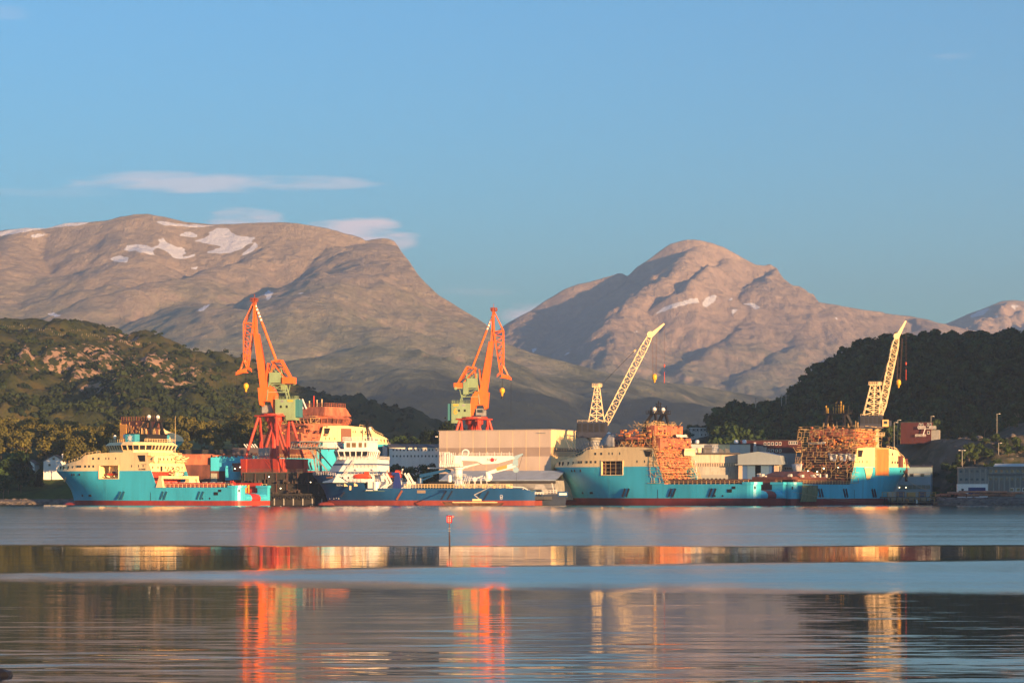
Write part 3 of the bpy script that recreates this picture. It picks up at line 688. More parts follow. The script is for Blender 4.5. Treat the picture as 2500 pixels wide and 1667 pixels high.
def bridge(root, sd, m, glass=GLASS, roofm=None, open_=False):
    o = [(50,5.7),(50,-11),(62,-11),(75,-4.5),(75,4.5),(62,11),(56,11)]
    o = [(x, sd * y) for x, y in o]
    if sd < 0: o = o[::-1]
    b = MB(); cx = 61
    b.prismz([(cx + (x - cx) * .93, y * .93) for x, y in o], 22.4, 23.5, 1.0, cx, 0)
    n = len(o)
    def P3(p, k, z): return Vector((cx + (p[0] - cx) * k, p[1] * k, z))
    # corner posts and header: frustum leaning outwards; panes sit between mullions
    house = b
    b.hexa([P3(p, .94, 23.5) for p in o], [P3(p, .95, 23.6) for p in o])
    b.hexa([P3(p, 1.06, 25.5) for p in o], [P3(p, .93, 26.9) for p in o])
    core = [P3(p, .90, 23.5) for p in o]; coret = [P3(p, .98, 25.5) for p in o]
    hs = house.build('wheelhouse', m, root)
    b2 = MB(); b2.hexa(core, coret); b2.build('wheelhouse_interior', mat('warm_interior', (.22,.13,.04), .7) if not open_ else PRIMERD, hs)
    mull = MB()
    for i in range(n):
        a, c = o[i], o[(i + 1) % n]; L = math.hypot(a[0] - c[0], a[1] - c[1]); k = max(2, int(round(L / 2.4)))
        for j in range(k + 1):
            f = j / k; p = (a[0] + (c[0] - a[0]) * f, a[1] + (c[1] - a[1]) * f)
            mull.beam(P3(p, .955, 23.5), P3(p, 1.03, 25.6), .38)
            if j < k and not open_:
                f2 = (j + .12) / k; f3 = (j + .88) / k
                pa = (a[0] + (c[0] - a[0]) * f2, a[1] + (c[1] - a[1]) * f2); pb = (a[0] + (c[0] - a[0]) * f3, a[1] + (c[1] - a[1]) * f3)
                g = MB(); g.hexa([P3(pa, .94, 23.62), P3(pb, .94, 23.62), P3(pb, .925, 23.62), P3(pa, .925, 23.62)], [P3(pa, 1.01, 25.45), P3(pb, 1.01, 25.45), P3(pb, .995, 25.45), P3(pa, .995, 25.45)])
                g.build('pane', glass, hs)
    mull.build('mullion', m, hs)['kind'] = 'stuff'
    return hs

def mast(root, sd, m=BLACK, domes=True):
    b = MB(); b.box(52.5, 57.5, -8.2, 6.2, 26.9, 30.3)
    for y in (-4, 4):
        b.beam((58, y*1.2, 30.2), (54.2, y * .9, 36), 1.1); b.beam((51.4, y*1.1, 30.2), (52.8, y * .9, 36), .9)
    b.beam((54, -4, 33), (54, 4, 33), .5); b.box(51.6, 56, -5.6, 5.6, 35.8, 36.15)
    rail(b, [(51.6,-5.6,36.1),(51.6,5.6,36.1),(56,5.6,36.1),(56,-5.6,36.1),(51.6,-5.6,36.1)], 1.1, 1.6, .12)
    for y, h in ((-1.2, 4.6), (0, 5.2), (1.2, 4.2), (-5.4, 3.4), (5.4, 2.6)): b.beam((53.6, y, 36), (53.6, y, 36 + h), .28)
    b.box(53.2, 54, -1.6, 1.6, 38.6, 38.9); b.box(53.2, 54, -1.9, 1.9, 39.9, 40.1)
    mo = b.build('mast', m, root)
    for y in ((-3.1, 3.1) if domes else ()):
        r = MB(); r.lathe((53.6, y, 36.2), [(.3,0),(.35,.5),(.7,.75),(.85,1.3),(.8,1.9),(.45,2.3),(.1,2.4)]); r.build('radome', WHITE, mo, smooth=True)
    b = MB(); random.seed(3)
    for i in range(26):
        x = random.uniform(51.8, 57); y = random.uniform(-8, 6.5); z = random.choice((30.4, 30.4, 27)); h = random.uniform(.6, 2.6)
        b.beam((x, y, z), (x, y, z + h), random.uniform(.15, .5))
    b.build('mast_fittings', SCAF, mo)['kind'] = 'stuff'
    return mo

def star(b, c, r, nrm_y, n=7):
    pts = []
    for i in range(2 * n):
        a = math.pi / 2 + math.pi * i / n; rr = r if i % 2 == 0 else r * .36
        pts.append((c[0] + rr * math.cos(a), c[2] + rr * math.sin(a)))
    b.prism(pts, c[1] - .06, c[1] + .06)

def levels(root, sd, m, wm=DARK, redm=REDP):
    """accommodation block stepping down aft of the bridge"""
    b = MB(); b.box(47.2, 62, sd*-12, sd*9.5, 17.8, 21.1); b.box(46.6, 47.2, sd*-12.2, sd*11.8, 17.6, 17.85); b.build('deckhouse', m, root)
    b = MB(); b.box(49.5, 62, sd*-11.4, sd*8.8, 21.1, 22.6); b.box(47.0, 50, sd*-11.8, sd*10.4, 21.0, 21.2); b.build('deckhouse', m, root)
    b = MB(); b.box(46.2, 62, sd*-12.1, sd*12.1, 14.2, 17.6); b.build('deckhouse', m, root)
    b = MB(); b.box(48, 62, sd*-11.8, sd*11.8, 5, 14.2); b.build('winch_house', redm, root)
    for y in (10.2, 6.5, 1.5, -1, -4.2, -8, -10.4):
        piece('window', root, (46.12, sd*y, 16.0), (.12, .55, .95), wm)
    for y in (6.6, 3.6, 1.2, -1.6, -4.4, -8.5, -10.6):
        piece('window', root, (47.14, sd*y, 19.6), (.12, .6, .95), wm)
    piece('door', root, (47.1, sd*5.0, 19.0), (.14, 1.1, 2.2), mat('rust_door', (.35,.12,.05), .6))
    piece('door', root, (46.1, sd*4.2, 15.5), (.14, 1.3, 2.2), wm)
    b = MB(); rail(b, [(46.4, sd*11.9, 17.7), (46.4, sd*-12, 17.7), (55, sd*-12, 17.7)], 1.2, 1.7, .12); rail(b, [(47.2, sd*10.2, 21.15), (47.2, sd*-11.6, 21.15)], 1.2, 1.6, .12)
    rail(b, [(50, sd*10.6, 26.9), (50, sd*-10.2, 26.9), (61, sd*-10.2, 26.9)], 1.3, 1.8, .12); b.build('railing', m, root); b = MB(); rail(b, [(62, sd*10, 26.9), (74, sd*4, 26.9)], 1.3, 2, .12)
    b.build('railing', m, root)

def scaffold(root, sd, x0, x1, y0, y1, zs, taper, seed, dens=1.0, step=2.3):
    """tube staging round the steel, bays of standards and ledgers with boards"""
    random.seed(seed)
    b = MB()
    def lim(z):
        k = taper(z); return (x0 + (x1 - x0) * k[0], x1 - (x1 - x0) * k[1], y0 + (y1 - y0) * k[2], y1 - (y1 - y0) * (k[3] if len(k) > 3 else k[2]))
    for zi, z in enumerate(zs):
        a, c, d, e = lim(z); zn = zs[min(zi + 1, len(zs) - 1)]
        A, C, D, E = lim(zn)
        for face in range(3):
            if face == 0: p0, p1, q0, q1 = (a, d), (a, e), (A, D), (A, E)
            elif face == 1: p0, p1, q0, q1 = (a, e), (c, e), (A, E), (C, E)
            else: p0, p1, q0, q1 = (a, d), (c, d), (A, D), (C, D)
            L = math.hypot(p1[0] - p0[0], p1[1] - p0[1]); n = max(2, int(L / step))
            P0 = Vector((p0[0], sd * p0[1], z)); P1 = Vector((p1[0], sd * p1[1], z)); Q0 = Vector((q0[0], sd * q0[1], zn)); Q1 = Vector((q1[0], sd * q1[1], zn))
            for hh in (0, .9):
                for i in range(n):
                    if random.random() < .72:
                        j = Vector((0, 0, hh + random.uniform(-.22, .22))); b.beam(P0.lerp(P1, i / n) + j, P0.lerp(P1, (i + random.choice((1, 1, 1.6))) / n) + j, random.choice((.08, .11, .15)))
            for i in range(n + 1):
                if random.random() > dens: continue
                jx = random.uniform(-.3, .3) / n; u = P0.lerp(P1, i / n + jx); v = Q0.lerp(Q1, i / n + jx)
                b.beam(u, v, random.choice((.08, .10, .14)))
                if random.random() < .3 and i < n: b.beam(u, Q0.lerp(Q1, (i + 1) / n), .12)
                if random.random() < .3 and i < n:
                    w_ = P0.lerp(P1, (i + 1) / n); m_ = (u + w_) / 2
                    ang = math.atan2(w_.y - u.y, w_.x - u.x)
                    piece('plank', root, m_ + Vector((0, 0, -.05)), ((w_ - u).length * random.uniform(.7, 1.3), .7, .12), PLANK, rz=ang)
    return b.build('staging_tubes', SCAF, root)

def clutter(root, sd, x0, x1, y0, y1, z0, z1, n, ms, seed, face='aft'):
    rr = random.Random(seed)
    for k, m in enumerate(ms):
        b = MB()
        for i in range(n):
            z = rr.uniform(z0, z1); f = (z - z0) / (z1 - z0)
            if face == 'aft': x = x0 + (x1 - x0) * f; y = rr.uniform(y0, y1); b.box(x - rr.uniform(.1, .6), x + .6, sd*y, sd*(y + rr.uniform(.2, 1.2)), z, z + rr.uniform(.15, .9))
            else: x = rr.uniform(x0, x1); y = y1; b.box(x, x + rr.uniform(.4, 2.2), sd*(y - .6), sd*(y + rr.uniform(.1, .5)), z, z + rr.uniform(.15, .9))
        b.build('outfitting', m, root)['kind'] = 'stuff'
OCH = mat('ochre_steel', (.62,.30,.08), .7, var=.3, vscale=.6); ORS = mat('orange_primer', (.62,.19,.06), .7, var=.3, vscale=.6)
def ship_root(label, px, Y, theta, sd, sc, zoff, near_y=12.5, group=None, cat='ship', name='supply_ship'):
    """near stern corner seen at px, Y away; heading to the left (sd=1) or right (sd=-1), theta away from the camera"""
    hd = math.pi - theta if sd > 0 else theta
    h = Vector((math.cos(hd), math.sin(hd), 0)); l = Vector((-math.sin(hd), math.cos(hd), 0))
    c = Vector(((px - 1250) * Y / F, Y, 0)) - l * (sd * near_y * sc)
    c.z = zoff
    return empty(name, c, hd, label, cat, group, sc)

GS = 'blue and cream supply ships of one class'
# ================= ship nearest the left edge: finished
s1 = ship_root('finished blue and cream supply ship with a white star on its blue funnel', 583, 1000, R(29), 1, 1.0, 0, group=GS)
hull_set(s1, 1); levels(s1, 1, CREAM); bridge(s1, 1, CREAM); mast(s1, 1)
SOFTB = mat('funnel_blue', (.045,.30,.42), .4)
for y0, y1, x0, x1 in ((6.4,9.8,56,61),(-12,-9.0,54,59)):
    b = MB(); b.box(x0, x1, y0, y1, 26.9, 30.2); f = b.build('funnel', SOFTB, s1)
    b = MB(); b.box(x0 - .1, x1 + .1, y0 - .1, y1 + .1, 30.2, 30.6); b.build('funnel_cap', BLACK, f)
    if y0 > 0:
        b = MB(); star(b, (58.5, 9.87, 28.5), 1.65, 1); b.build('star_emblem', WHITE, f)
b = MB(); b.lathe((62.5, 8, 27), [(.1,0),(.1,1.2),(.75,1.5),(1.0,2.3),(.75,3.1),(.1,3.4)]); b.build('radome', WHITE, s1, smooth=True)
b = MB(); b.lathe((72.0, 3, 27), [(.1,0),(.1,1.6),(.55,1.8),(.7,2.4),(.5,3),(.1,3.2)]); b.build('radome', WHITE, s1, smooth=True)
# gantry over the working deck and the machinery behind it
b = MB(); b.box(39.5, 41.2, -13.4, 12.6, 11.2, 12.4)
for y in (12.2, -12.9): b.hexa([(38.6,y-.8,7.5),(42.4,y-.8,7.5),(42.4,y+.8,7.5),(38.6,y+.8,7.5)], [(39.6,y-.6,11.2),(41.2,y-.6,11.2),(41.2,y+.6,11.2),(39.6,y+.6,11.2)])
b.hexa([(38.8,-5.5,7.5),(42,-5.5,7.5),(42,-11.5,7.5),(38.8,-11.5,7.5)], [(39.6,-6.6,11.2),(41.2,-6.6,11.2),(41.2,-10.6,11.2),(39.6,-10.6,11.2)])
b.build('deck_gantry', CREAM, s1)
for k in range(12): piece('faded_mark', s1, (39.46, -6.4 + k * .6, 11.8), (.05, .34, .5 if k % 3 else .42), mat('faded_lettering', (.45,.33,.18), .6))
b = MB(); b.cyl((44.5, -8.5, 7.6), 2.2, 17, 14, axis='y'); b.cyl((45, 7, 7.3), 1.5, 3, 12, axis='y'); b.build('tow_winch', REDP, s1)
b = MB(); random.seed(5)
for i in range(26):
    p = Vector((random.uniform(42.5, 45.8), random.uniform(-6.5, 0.5), random.uniform(12.3, 15.6))); q = p + Vector((random.uniform(-1, 1), random.uniform(-3, 3), random.uniform(-1.2, 1.4))); b.beam(p, q, random.uniform(.2, .6))
b.lathe((44, -3.5, 12.2), [(1.2,0),(1.1,1.6),(.5,2.0)]); b.build('deck_crane', CREAM, s1)
b = MB()
for i in range(34):
    p = Vector((random.uniform(44.6, 47.0), random.uniform(-12, -4.5), random.uniform(17.9, 21.6))); q = p + Vector((random.uniform(-.8, .8), random.uniform(-3, 3), random.uniform(-.6, 1.2))); b.beam(p, q, random.uniform(.15, .45))
b.cyl((45.4, 8.8, 19.4), 1.5, .8, 14, axis='x'); b.build('deck_crane', CREAM, s1)
# rescue boat hanging in the side bay (a thing of its own)
def rescue_boat(label, pos, rz, L=5.2, sc=1.0, group=None, cabin=False):
    r = empty('rescue_boat', pos, rz, label, 'boat', group, sc)
    b = MB(); secs = []
    for x, w_, zb in ((-.5,.55,.25),(-.35,.9,.05),(0,1,0),(.3,.8,.1),(.5,.08,.45)):
        secs.append([(x*L, -w_*1.0, .9), (x*L, -w_*.7, zb), (x*L, 0, zb-.12), (x*L, w_*.7, zb), (x*L, w_*1.0, .9)])
    vs = [v for s in secs for v in s]; fs = [(i*5+j, (i+1)*5+j, (i+1)*5+j+1, i*5+j+1) for i in range(4) for j in range(4)] + [(0,1,2,3,4)] + [tuple([0+i*5 for i in range(5)] + [4+i*5 for i in range(4,-1,-1)])]
    b.add(vs, fs); b.build('boat_hull', ORANGE, r)
    b = MB(); b.beam((-.3*L, 0, .9), (-.3*L, 0, 2.3), .12); b.beam((-.3*L,-.5,2.2), (-.3*L,.5,2.2), .1); b.box(-.12*L,.08*L,-.35,.35,.9,1.7); b.build('console', CAB, r)
    return r
hd1 = math.pi - R(29)
def loc_w(root, p):
    m_ = Matrix.Translation(root.location) @ Matrix.Rotation(root.rotation_euler.z, 4, 'Z') @ Matrix.Scale(root.scale.x, 4)
    return m_ @ Vector(p)
rescue_boat('open orange rescue boat hanging in the side bay of the finished ship', loc_w(s1, (67, 10.2, 12.7)), hd1, 7.6)
b = MB(); b.beam((65, 9, 11.4), (66.5, 10.5, 16.6), .4); b.beam((70, 9, 11.4), (68.8, 10.5, 16.6), .4); b.beam((64,8.6,11.5),(65.6,11.8,12.4),.5); b.beam((68,8.6,11.5),(69.6,11.8,12.4),.5); b.build('davit', CREAM, s1)
text('KLEVEN', 1.0, CAB, s1, (49.9, 12.58, 15.2), (R(90), 0, math.pi), name='shipyard_lettering')
for k in range(6): piece('faded_mark', s1, (47.8 + k * .5, 12.54, 17.3), (.3, .05, .42), MATS['faded_lettering'])
b = MB(); b.beam((97.3, 5.9, 10.3), (94.6, 8.0, 12.4), .8, 8, .45); b.beam((94.6, 8.0, 12.4), (92.6, 9.4, 13.2), .25); b.build('anchor', CREAM, s1)
b = MB()
for i in range(9):
    piece('cargo_rail_mark', s1, (7.5 + i * 3.9, 9.9, 9.55), (2.0, 1.3, .12), WHITE)
for y in (-3, -1, 1.5, 3.2):
    b.beam((6, y, 5.2), (6, y, 8.6), .4); b.beam((6, y, 8.6), (6, y + .9, 7.4), .3)
b.build('tow_pin', mat('yellow_paint', (.75,.42,.05), .5), s1)
b = MB()
for i in range(12): b.beam((4.4 + random.uniform(-1,1.6), 11 + random.uniform(-1.3,1), 7.6), (4.4 + random.uniform(-1,1.6), 11 + random.uniform(-1.3,1), 9.6 + random.uniform(0,.8)), .3)
b.build('capstan', REDP, s1)
b = MB(); b.beam((88.5, -6, 18), (88.5, -6, 24), .3); b.beam((51, -12, 22), (51, -12, 38.5), .22, 6, .1); b.build('flagstaff', CREAM, s1)

# ================= second ship: white staging round the bridge, still being built
s3 = ship_root('blue and cream supply ship, bow left, with glowing orange scaffolding round its bridge', 1843, 990, R(38), 1, 1.06, 0.9, group=GS)
hull_set(s3, 1, boot=BOOTD, bayfill='staging'); levels(s3, 1, PRIMER, wm=DARK, redm=PRIMER); bridge(s3, 1, PRIMER, open_=True); mast(s3, 1)
def tap3(z):
    k = (z - 8) / 25.0; return (max(0, k) * .26, (.38 + max(0, k - .6) * .5 if z > 22 else .80), max(0, k - .2) * .30, .02 if z < 22 else .04 + (z - 22) * .016)
g3 = empty('scaffolding', s3.location, s3.rotation_euler.z, 'golden tube scaffolding wrapped round the bridge of the ship with its mast fitted', 'scaffolding', 'scaffolding on unfinished ships', 1.06)
scaffold(g3, 1, 41.2, 80, -13.6, 13.2, [8, 10.2, 12.3, 14.4, 16.5, 18.6, 20.7, 22.6, 24.6, 26.6, 28.6, 30.4, 31.8], tap3, 11)
b = MB(); b.box(49, 53, -10.5, 9.5, 26.9, 31); b.box(46, 50, -12, 10, 21, 26); b.build('bridge_tower', PRIMER, s3)
clutter(s3, 1, 44.5, 47, -12, 11.5, 8, 21, 26, [ORS, PRIMER, PRIMERD, PRIMERD], 3); clutter(s3, 1, 45.6, 46.4, -12, 9, 21, 26, 18, [OCH, PRIMERD, PRIMERD], 41); clutter(s3, 1, 48.6, 49.2, -10, 9, 26, 31, 16, [OCH, PRIMERD, PRIMERD], 4); clutter(s3, 1, 50, 64, 0, 10.6, 22.6, 29, 20, [OCH, ORS, PRIMERD], 5, 'side')
random.seed(21)
b = MB()
for i in range(60):
    p = Vector((random.uniform(50, 60), random.uniform(-10, 12), 30.4)); b.beam(p, p + Vector((random.uniform(-3, 3), random.uniform(-4, 4), random.uniform(.6, 2.6))), .14)
b.build('loose_tubes', SCAF, g3)
def tarp(parent, pts, m=TARP, sag=.8, name='tarpaulin', n=7):
    a, c, d, e = [Vector(p) for p in pts]; vs = []; fs = []
    for i in range(n):
        for j in range(n):
            u, v = i / (n - 1), j / (n - 1); p = a.lerp(c, u).lerp(e.lerp(d, u), v)
            p += (c - a).cross(e - a).normalized() * (sag * math.sin(u * 3.14) * math.sin(v * 3.14) + .25 * math.sin(u * 13 + v * 3)) ; vs.append(p)
    for i in range(n - 1):
        for j in range(n - 1): fs.append((i*n+j, (i+1)*n+j, (i+1)*n+j+1, i*n+j+1))
    bb = MB(); bb.add(vs, fs); o = bb.build(name, m, parent, smooth=True)
    md = o.modifiers.new('thickness', 'SOLIDIFY'); md.thickness = .06
    return o
tarp(g3, [(76,11,22.6),(67,12,22.6),(69,9,28),(73,9,28)][::1], STEEL)
tarp(g3, [(44,-12.5,19),(44.5,-5,19),(44.3,-5,22),(44,-12.5,22)], mat('cream_tarpaulin', (.68,.52,.34), .7), 1.2)
tarp(g3, [(46,-10,26.5),(46,-2,26.5),(46.5,-2,27.6),(46.5,-10,27.6)])
b = MB(); b.lathe((77, 2, 22), [(.12,0),(.12,4),(.9,4.6),(1.1,5.6),(.8,6.6),(.1,7)]); b.build('radome', WHITE, s3, smooth=True)
b = MB(); b.beam((43, -12.6, 7.6), (44.3, -12.6, 17), .3); b.build('hose', WHITE, g3)
b = MB(); b.hexa([(98.6,6.4,9.6),(96.6,7.6,9.6),(96.6,6.4,9.6),(98.6,5.4,9.6)],[(99.2,7.4,12),(96.2,9.1,12),(96.2,8.2,12),(99.2,6.4,12)]); b.build('anchor_pocket', CREAM, s3)
# walkways and stairs forward on the foredeck
b = MB()
for i in range(16):
    x = 70 + i * 1.5; b.beam((x, 8, 22), (x + 4, 5, 25 + random.uniform(-.5, 1)), .13)
rail(b, [(62,11,22.4),(82,9,22.4),(92,6,19)], 2.4, 2, .12); b.build('foredeck_rails', STEEL, s3)

# ================= third ship: bow to the right
s4 = ship_root('blue and cream supply ship, bow right, with a tall orange door in its cream side', 1939, 1015, R(52), -1, 1.10, 0.6, group=GS)
hull_set(s4, -1, boot=BOOTD, bay=False, bayfill='none'); levels(s4, -1, PRIMERD, redm=PRIMERD); bridge(s4, -1, PRIMER, open_=True)
m4 = mast(s4, -1, domes=False)
b = MB()
for y, h in ((-5, 3.2), (-2.6, 3.4), (-1.5, 5.0), (-.4, 3.6), (.8, 4.6), (2.0, 3.0), (4.6, 2.6), (5.4, 3.4)): b.beam((54, y, 36), (54, y, 36 + h), .38)
b.build('antenna_pole', mat('ochre_pole', (.55,.34,.06), .5), m4)['kind'] = 'stuff'
b = MB(); b.box(49, 66, -10, 10, 26.9, 29.4); b.build('bridge_tower', PRIMER, s4)
b = MB(); b.box(62.5, 72.5, -12.62, -12.3, 11.2, 21.9); b.build('side_door', mat('orange_primer_door', (.62,.20,.05), .6, var=.15, vscale=.3, streak=5), s4)
b = MB()
for x in (62.3, 72.7): b.box(x - .25, x + .25, -12.8, -12.3, 11.0, 22.2)
b.box(62.1, 72.9, -12.8, -12.3, 22.0, 22.4); b.build('door_frame', SCAF, s4)
for x, z, w_, h_ in ((83.5,17.0,4.5,4.6),(91.5,13.6,3.8,9.4)):
    ww = hb(x, min(14.6, z)); piece('side_door', s4, (x, -(ww - .05), z), (w_, .9, h_), PRIMERD, rz=R(14 if x < 90 else 24))
tarp(s4, [(60,-12.7,14.2),(53,-12.7,14.2),(55,-12.75,9.5),(57.5,-12.75,9.5)], CREAM, .1, 'faded_paint_patch')
g4 = empty('scaffolding', s4.location, s4.rotation_euler.z, 'scaffolding with hanging white sheets round the bridge of the ship pointing right', 'scaffolding', 'scaffolding on unfinished ships', 1.10)
def tap4(z):
    k = (z - 8) / 22.0; return (max(0, k) * .10, .86 - (.50 if z > 22 else 0), .02)
scaffold(g4, -1, 42, 80, -13.8, 13.4, [8, 10.2, 12.3, 14.4, 16.5, 18.6, 20.7, 22.6, 24.6, 26.6, 28.6, 29.8], tap4, 17, .7)
clutter(s4, -1, 44.5, 47, -12, 11.5, 8, 20, 40, [PRIMER, PRIMERD, BLACK], 13); clutter(s4, -1, 48.5, 49.5, -10, 9, 21, 30, 40, [OCH, ORS, PRIMER], 14); clutter(s4, -1, 50, 66, 0, 10.6, 22.6, 29, 26, [OCH, ORS, PRIMER], 15, 'side'); random.seed(77)
tarp(g4, [(41.6,9,15.8),(41.6,14,15.8),(41.6,13,11.8),(41.6,9.6,11.8)])
for y0 in (-3.5, -8, -12):
    tarp(g4, [(43.6,y0+2,20),(43.6,y0-2.4,19.4),(43.6,y0-1.6,16.6),(43.6,y0+1,17.2)])
tarp(g4, [(46,9,23.6),(46,1,23.6),(46.5,1,24.6),(46.5,9,24.6)])
for (x, y, z) in ((43, 7.2, 13.0), (43, 3, 12.6), (42.6, 7.5, 9.6), (43, -1, 10.2), (43, 10, 11.2), (44, -6, 14.4), (43, 0, 14)):
    piece('work_lamp', g4, (x, y, z), (.35, .35, .3), LAMPM)
b = MB(); rail(b, [(84,-9,21),(92,-7,18.4)], 2.2, 1.8, .12); b.build('foredeck_rails', CREAM, s4)
# hanging staging cradle over its stern quarter
c4 = empty('work_cradle', s4.location, s4.rotation_euler.z, 'curved green mesh work cradle hanging at the stern quarter of the rightmost ship', 'cradle', None, 1.10)
b = MB(); vs = []; n = 9
for i in range(n):
    a = math.pi * .5 * i / (n - 1)
    z = 7.0 - 6.2 * (i / (n - 1)); y = -(14.6 - .0 * a) + (1.6 * (1 - math.cos(max(0, a - .5))))
    vs += [(2.4, y, z), (13.5, y, z)]
b.add(vs, [(2*i, 2*i+1, 2*i+3, 2*i+2) for i in range(n - 1)])
for x in (2.4, 6.1, 9.8, 13.5):
    for i in range(n - 1): b.beam(Vector((x, vs[2*i][1] - .08, vs[2*i][2])), Vector((x, vs[2*i+2][1] - .08, vs[2*i+2][2])), .3)
b.beam((2.4,-14.7,7),(13.5,-14.7,7),.35); b.beam((2.4,-14.7,4.2),(13.5,-14.7,4.2),.25)
o = b.build('mesh_cradle', mat('green_net', (.16,.19,.11), .8, var=.2, vscale=.6), c4)
# brown steel sections lying across the stern of the middle ship
b = MB(); b.box(4, 30, -9, 9, 9.2, 10.4); b.hexa([(8,-8,10.4),(26,-8,10.4),(26,8,10.4),(8,8,10.4)], [(16,-6,12.6),(24,-6,12.6),(24,6,12.6),(16,6,12.6)])
b.build('deck_section', PRIMERD, s4)
b = MB()
for i in range(30):
    p = Vector((random.uniform(4, 34), random.uniform(-11, 9), 10.2)); b.box(p.x, p.x + random.uniform(.5,1.8), p.y, p.y + random.uniform(.5,1.5), p.z, p.z + random.uniform(.4,1.6))
b.build('deck_gear', TARP, s4)['kind'] = 'stuff'

# ================= ship on the floating dock, brown superstructure
s5 = ship_root('unfinished supply ship with bare red-brown superstructure raised on the floating dock', 606, 1095, R(52), -1, 1.05, 13.4, group=GS)
hull_set(s5, -1, boot=BOOTD, bay=False, bayfill='none'); levels(s5, -1, PRIMER, redm=PRIMER); bridge(s5, -1, PRIMER, open_=True)
b = MB(); b.hexa([(52,-9.5,26.9),(70,-9.5,26.9),(70,12,26.9),(52,12,26.9)], [(53,-8.5,31),(67,-8.5,31),(67,11.4,31),(53,11.4,31)]); b.build('upper_bridge', PRIMER, s5)
b = MB(); b.box(34, 48, -12, 12.3, 5, 18.4); b.box(38, 50, -10, 12, 18.4, 23); b.build('deckhouse', PRIMER, s5)
b = MB(); rail(b, [(53,11.4,31),(53,-8.5,31),(67,-8.5,31)], 1.6, 1.6, .12, 2); b.build('railing', PRIMER, s5)
for i in range(5):
    y = 2.2 + i * 1.9; b = MB(); b.beam((52.5, y, 30.2), (52.5, y + 2.4, 34.6), .75, 8); b.build('exhaust_pipe', WHITE, s5)
for y, h in ((-1.5, 5), (-3.4, 3.2), (-6.4, 3.4), (1.2, 2.8)): piece('vent_post', s5, (53.5, y, 31 + h / 2), (.35, .35, h), CREAM if h < 4 else ORANGE)
b = MB(); b.box(59.5, 66.5, -12.62, -12.3, 14.9, 21.3); b.build('side_door', mat('brown_shaft', (.22,.10,.06), .7), s5)
clutter(s5, -1, 33.5, 37, -12, 12, 6, 22, 40, [PRIMERD, PRIMER, OCH], 23); clutter(s5, -1, 34, 52, 0, 12.1, 6, 22, 30, [PRIMERD, PRIMER], 24, 'side'); random.seed(78)
for y in (7, -3, -9): piece('door', s5, (46.1, y, 16), (.2, 1.2, 2.8), DARK)
g5 = empty('scaffolding', s5.location, s5.rotation_euler.z, 'pale scaffolding bays hung on the brown steel superstructure above the dock', 'scaffolding', 'scaffolding on unfinished ships', 1.02)
scaffold(g5, -1, 43.5, 58, -12.6, 9.4, [18, 20.1, 22.2, 24.3, 26.4], lambda z: (0, .5, 0), 29, .9, 2.6)
scaffold(g5, -1, 41, 47, -12.6, 13, [5, 7.4, 9.8, 12], lambda z: (0, .2, 0), 33, .7, 2.6)
# ================= bow section behind the first ship
s6 = empty('hull_section', Vector((0, 0, 0)), R(52), 'dark steel bow section with cream and blue bow, behind the finished ship', 'ship section', None, 1.0)
tip = P(440, 1077, 1150); h6 = Vector((math.cos(R(52)), math.sin(R(52)), 0)); s6.location = tip - h6 * 105; s6.location.z = tip.z - 14.8
X6 = 82
forecastle(s6, CREAM, -1, X6)
shell('bow_shell', BLUE, s6, -1, [4, 6, 8, 10, 12, 13.5, 14.6], [X6, 84])
b = MB(); b.box(X6 - 3, X6 + .5, -9.6, 12.6, 6, 24); b.build('bulkhead', PRIMERD, s6)
b = MB()
for i in range(6): b.box(X6 - 3.5, X6 - 3.0, 8.9 + i * .75, 9.35 + i * .75, 6, 22.5 if i < 5 else 23)
b.build('rib', mat('ochre_primer', (.62,.30,.07), .7), s6)
b = MB(); rail(b, [(X6 - 3, 12.6, 24), (X6 - 3, -9.6, 24)], 1.9, 1.7, .14); b.build('railing', PRIMER, s6)
b = MB(); random.seed(8)
for i in range(60):
    y = random.uniform(-9, 8.5); z = random.uniform(15, 22.5); b.box(X6 - 3.3, X6 - 3, y, y + random.uniform(.3, .9), z, z + random.uniform(.4, 2.2))
b.build('bulkhead_plate', mat('ochre_primer2', (.40,.20,.07), .7), s6)['kind'] = 'stuff'

# ================= blocks of hull on the slip behind the first ship's stern
s7 = empty('hull_section', P(440, 1232, 1075) * 1.0, R(0), 'blue and brown hull block with bulging stern corner, left of the red crane portal', 'ship section', None)
s7.location.z = 1.7
k7 = 1075 / F
def q7(px, py): return ((px - 440) * k7, CAMH + (HOR - py) * k7 - 1.7)
def blk(x0, y0, x1, y1, d0, d1, m, name, par=None, bev=0):
    a, zt = q7(x0, y0); c, zb = q7(x1, y1); b = MB(); b.box(a, c, d0, d1, max(zb, 0), zt); return b.build(name, m, par or s7)
blk(418, 1108, 516, 1185, 4, 12, PRIMER, 'side_plating'); blk(418, 1134, 516, 1185, 2.5, 4, PRIMERD, 'lower_plating')
blk(512, 1110, 608, 1116, 4, 14, PRIMER, 'deck_edge'); blk(513, 1116, 603, 1149, 2, 12, BLUE, 'side_plating'); blk(513, 1149, 552, 1185, 2.2, 12, PRIMERD, 'lower_plating')
blk(566, 1130, 608, 1185, 1.2, 10, PRIMERD, 'transom_frame')
b = MB()
def arc7(xa, xb, yt, yb, m, name):
    a, zt = q7(xa, yt); c, zb = q7(xb, yb); r = 3.0; pts = [(a, 6)] + [(a + r - r * math.cos(t), 0 + r - r * math.sin(t) - 2) for t in [i * math.pi / 8 for i in range(0, 5)]] + [(c - r + r * math.sin(t), r - r * math.cos(t) - 2) for t in [i * math.pi / 8 for i in range(0, 5)]] + [(c, 6)]
    bb = MB(); bb.prismz(pts, max(zb, 0), zt); return bb.build(name, m, s7)
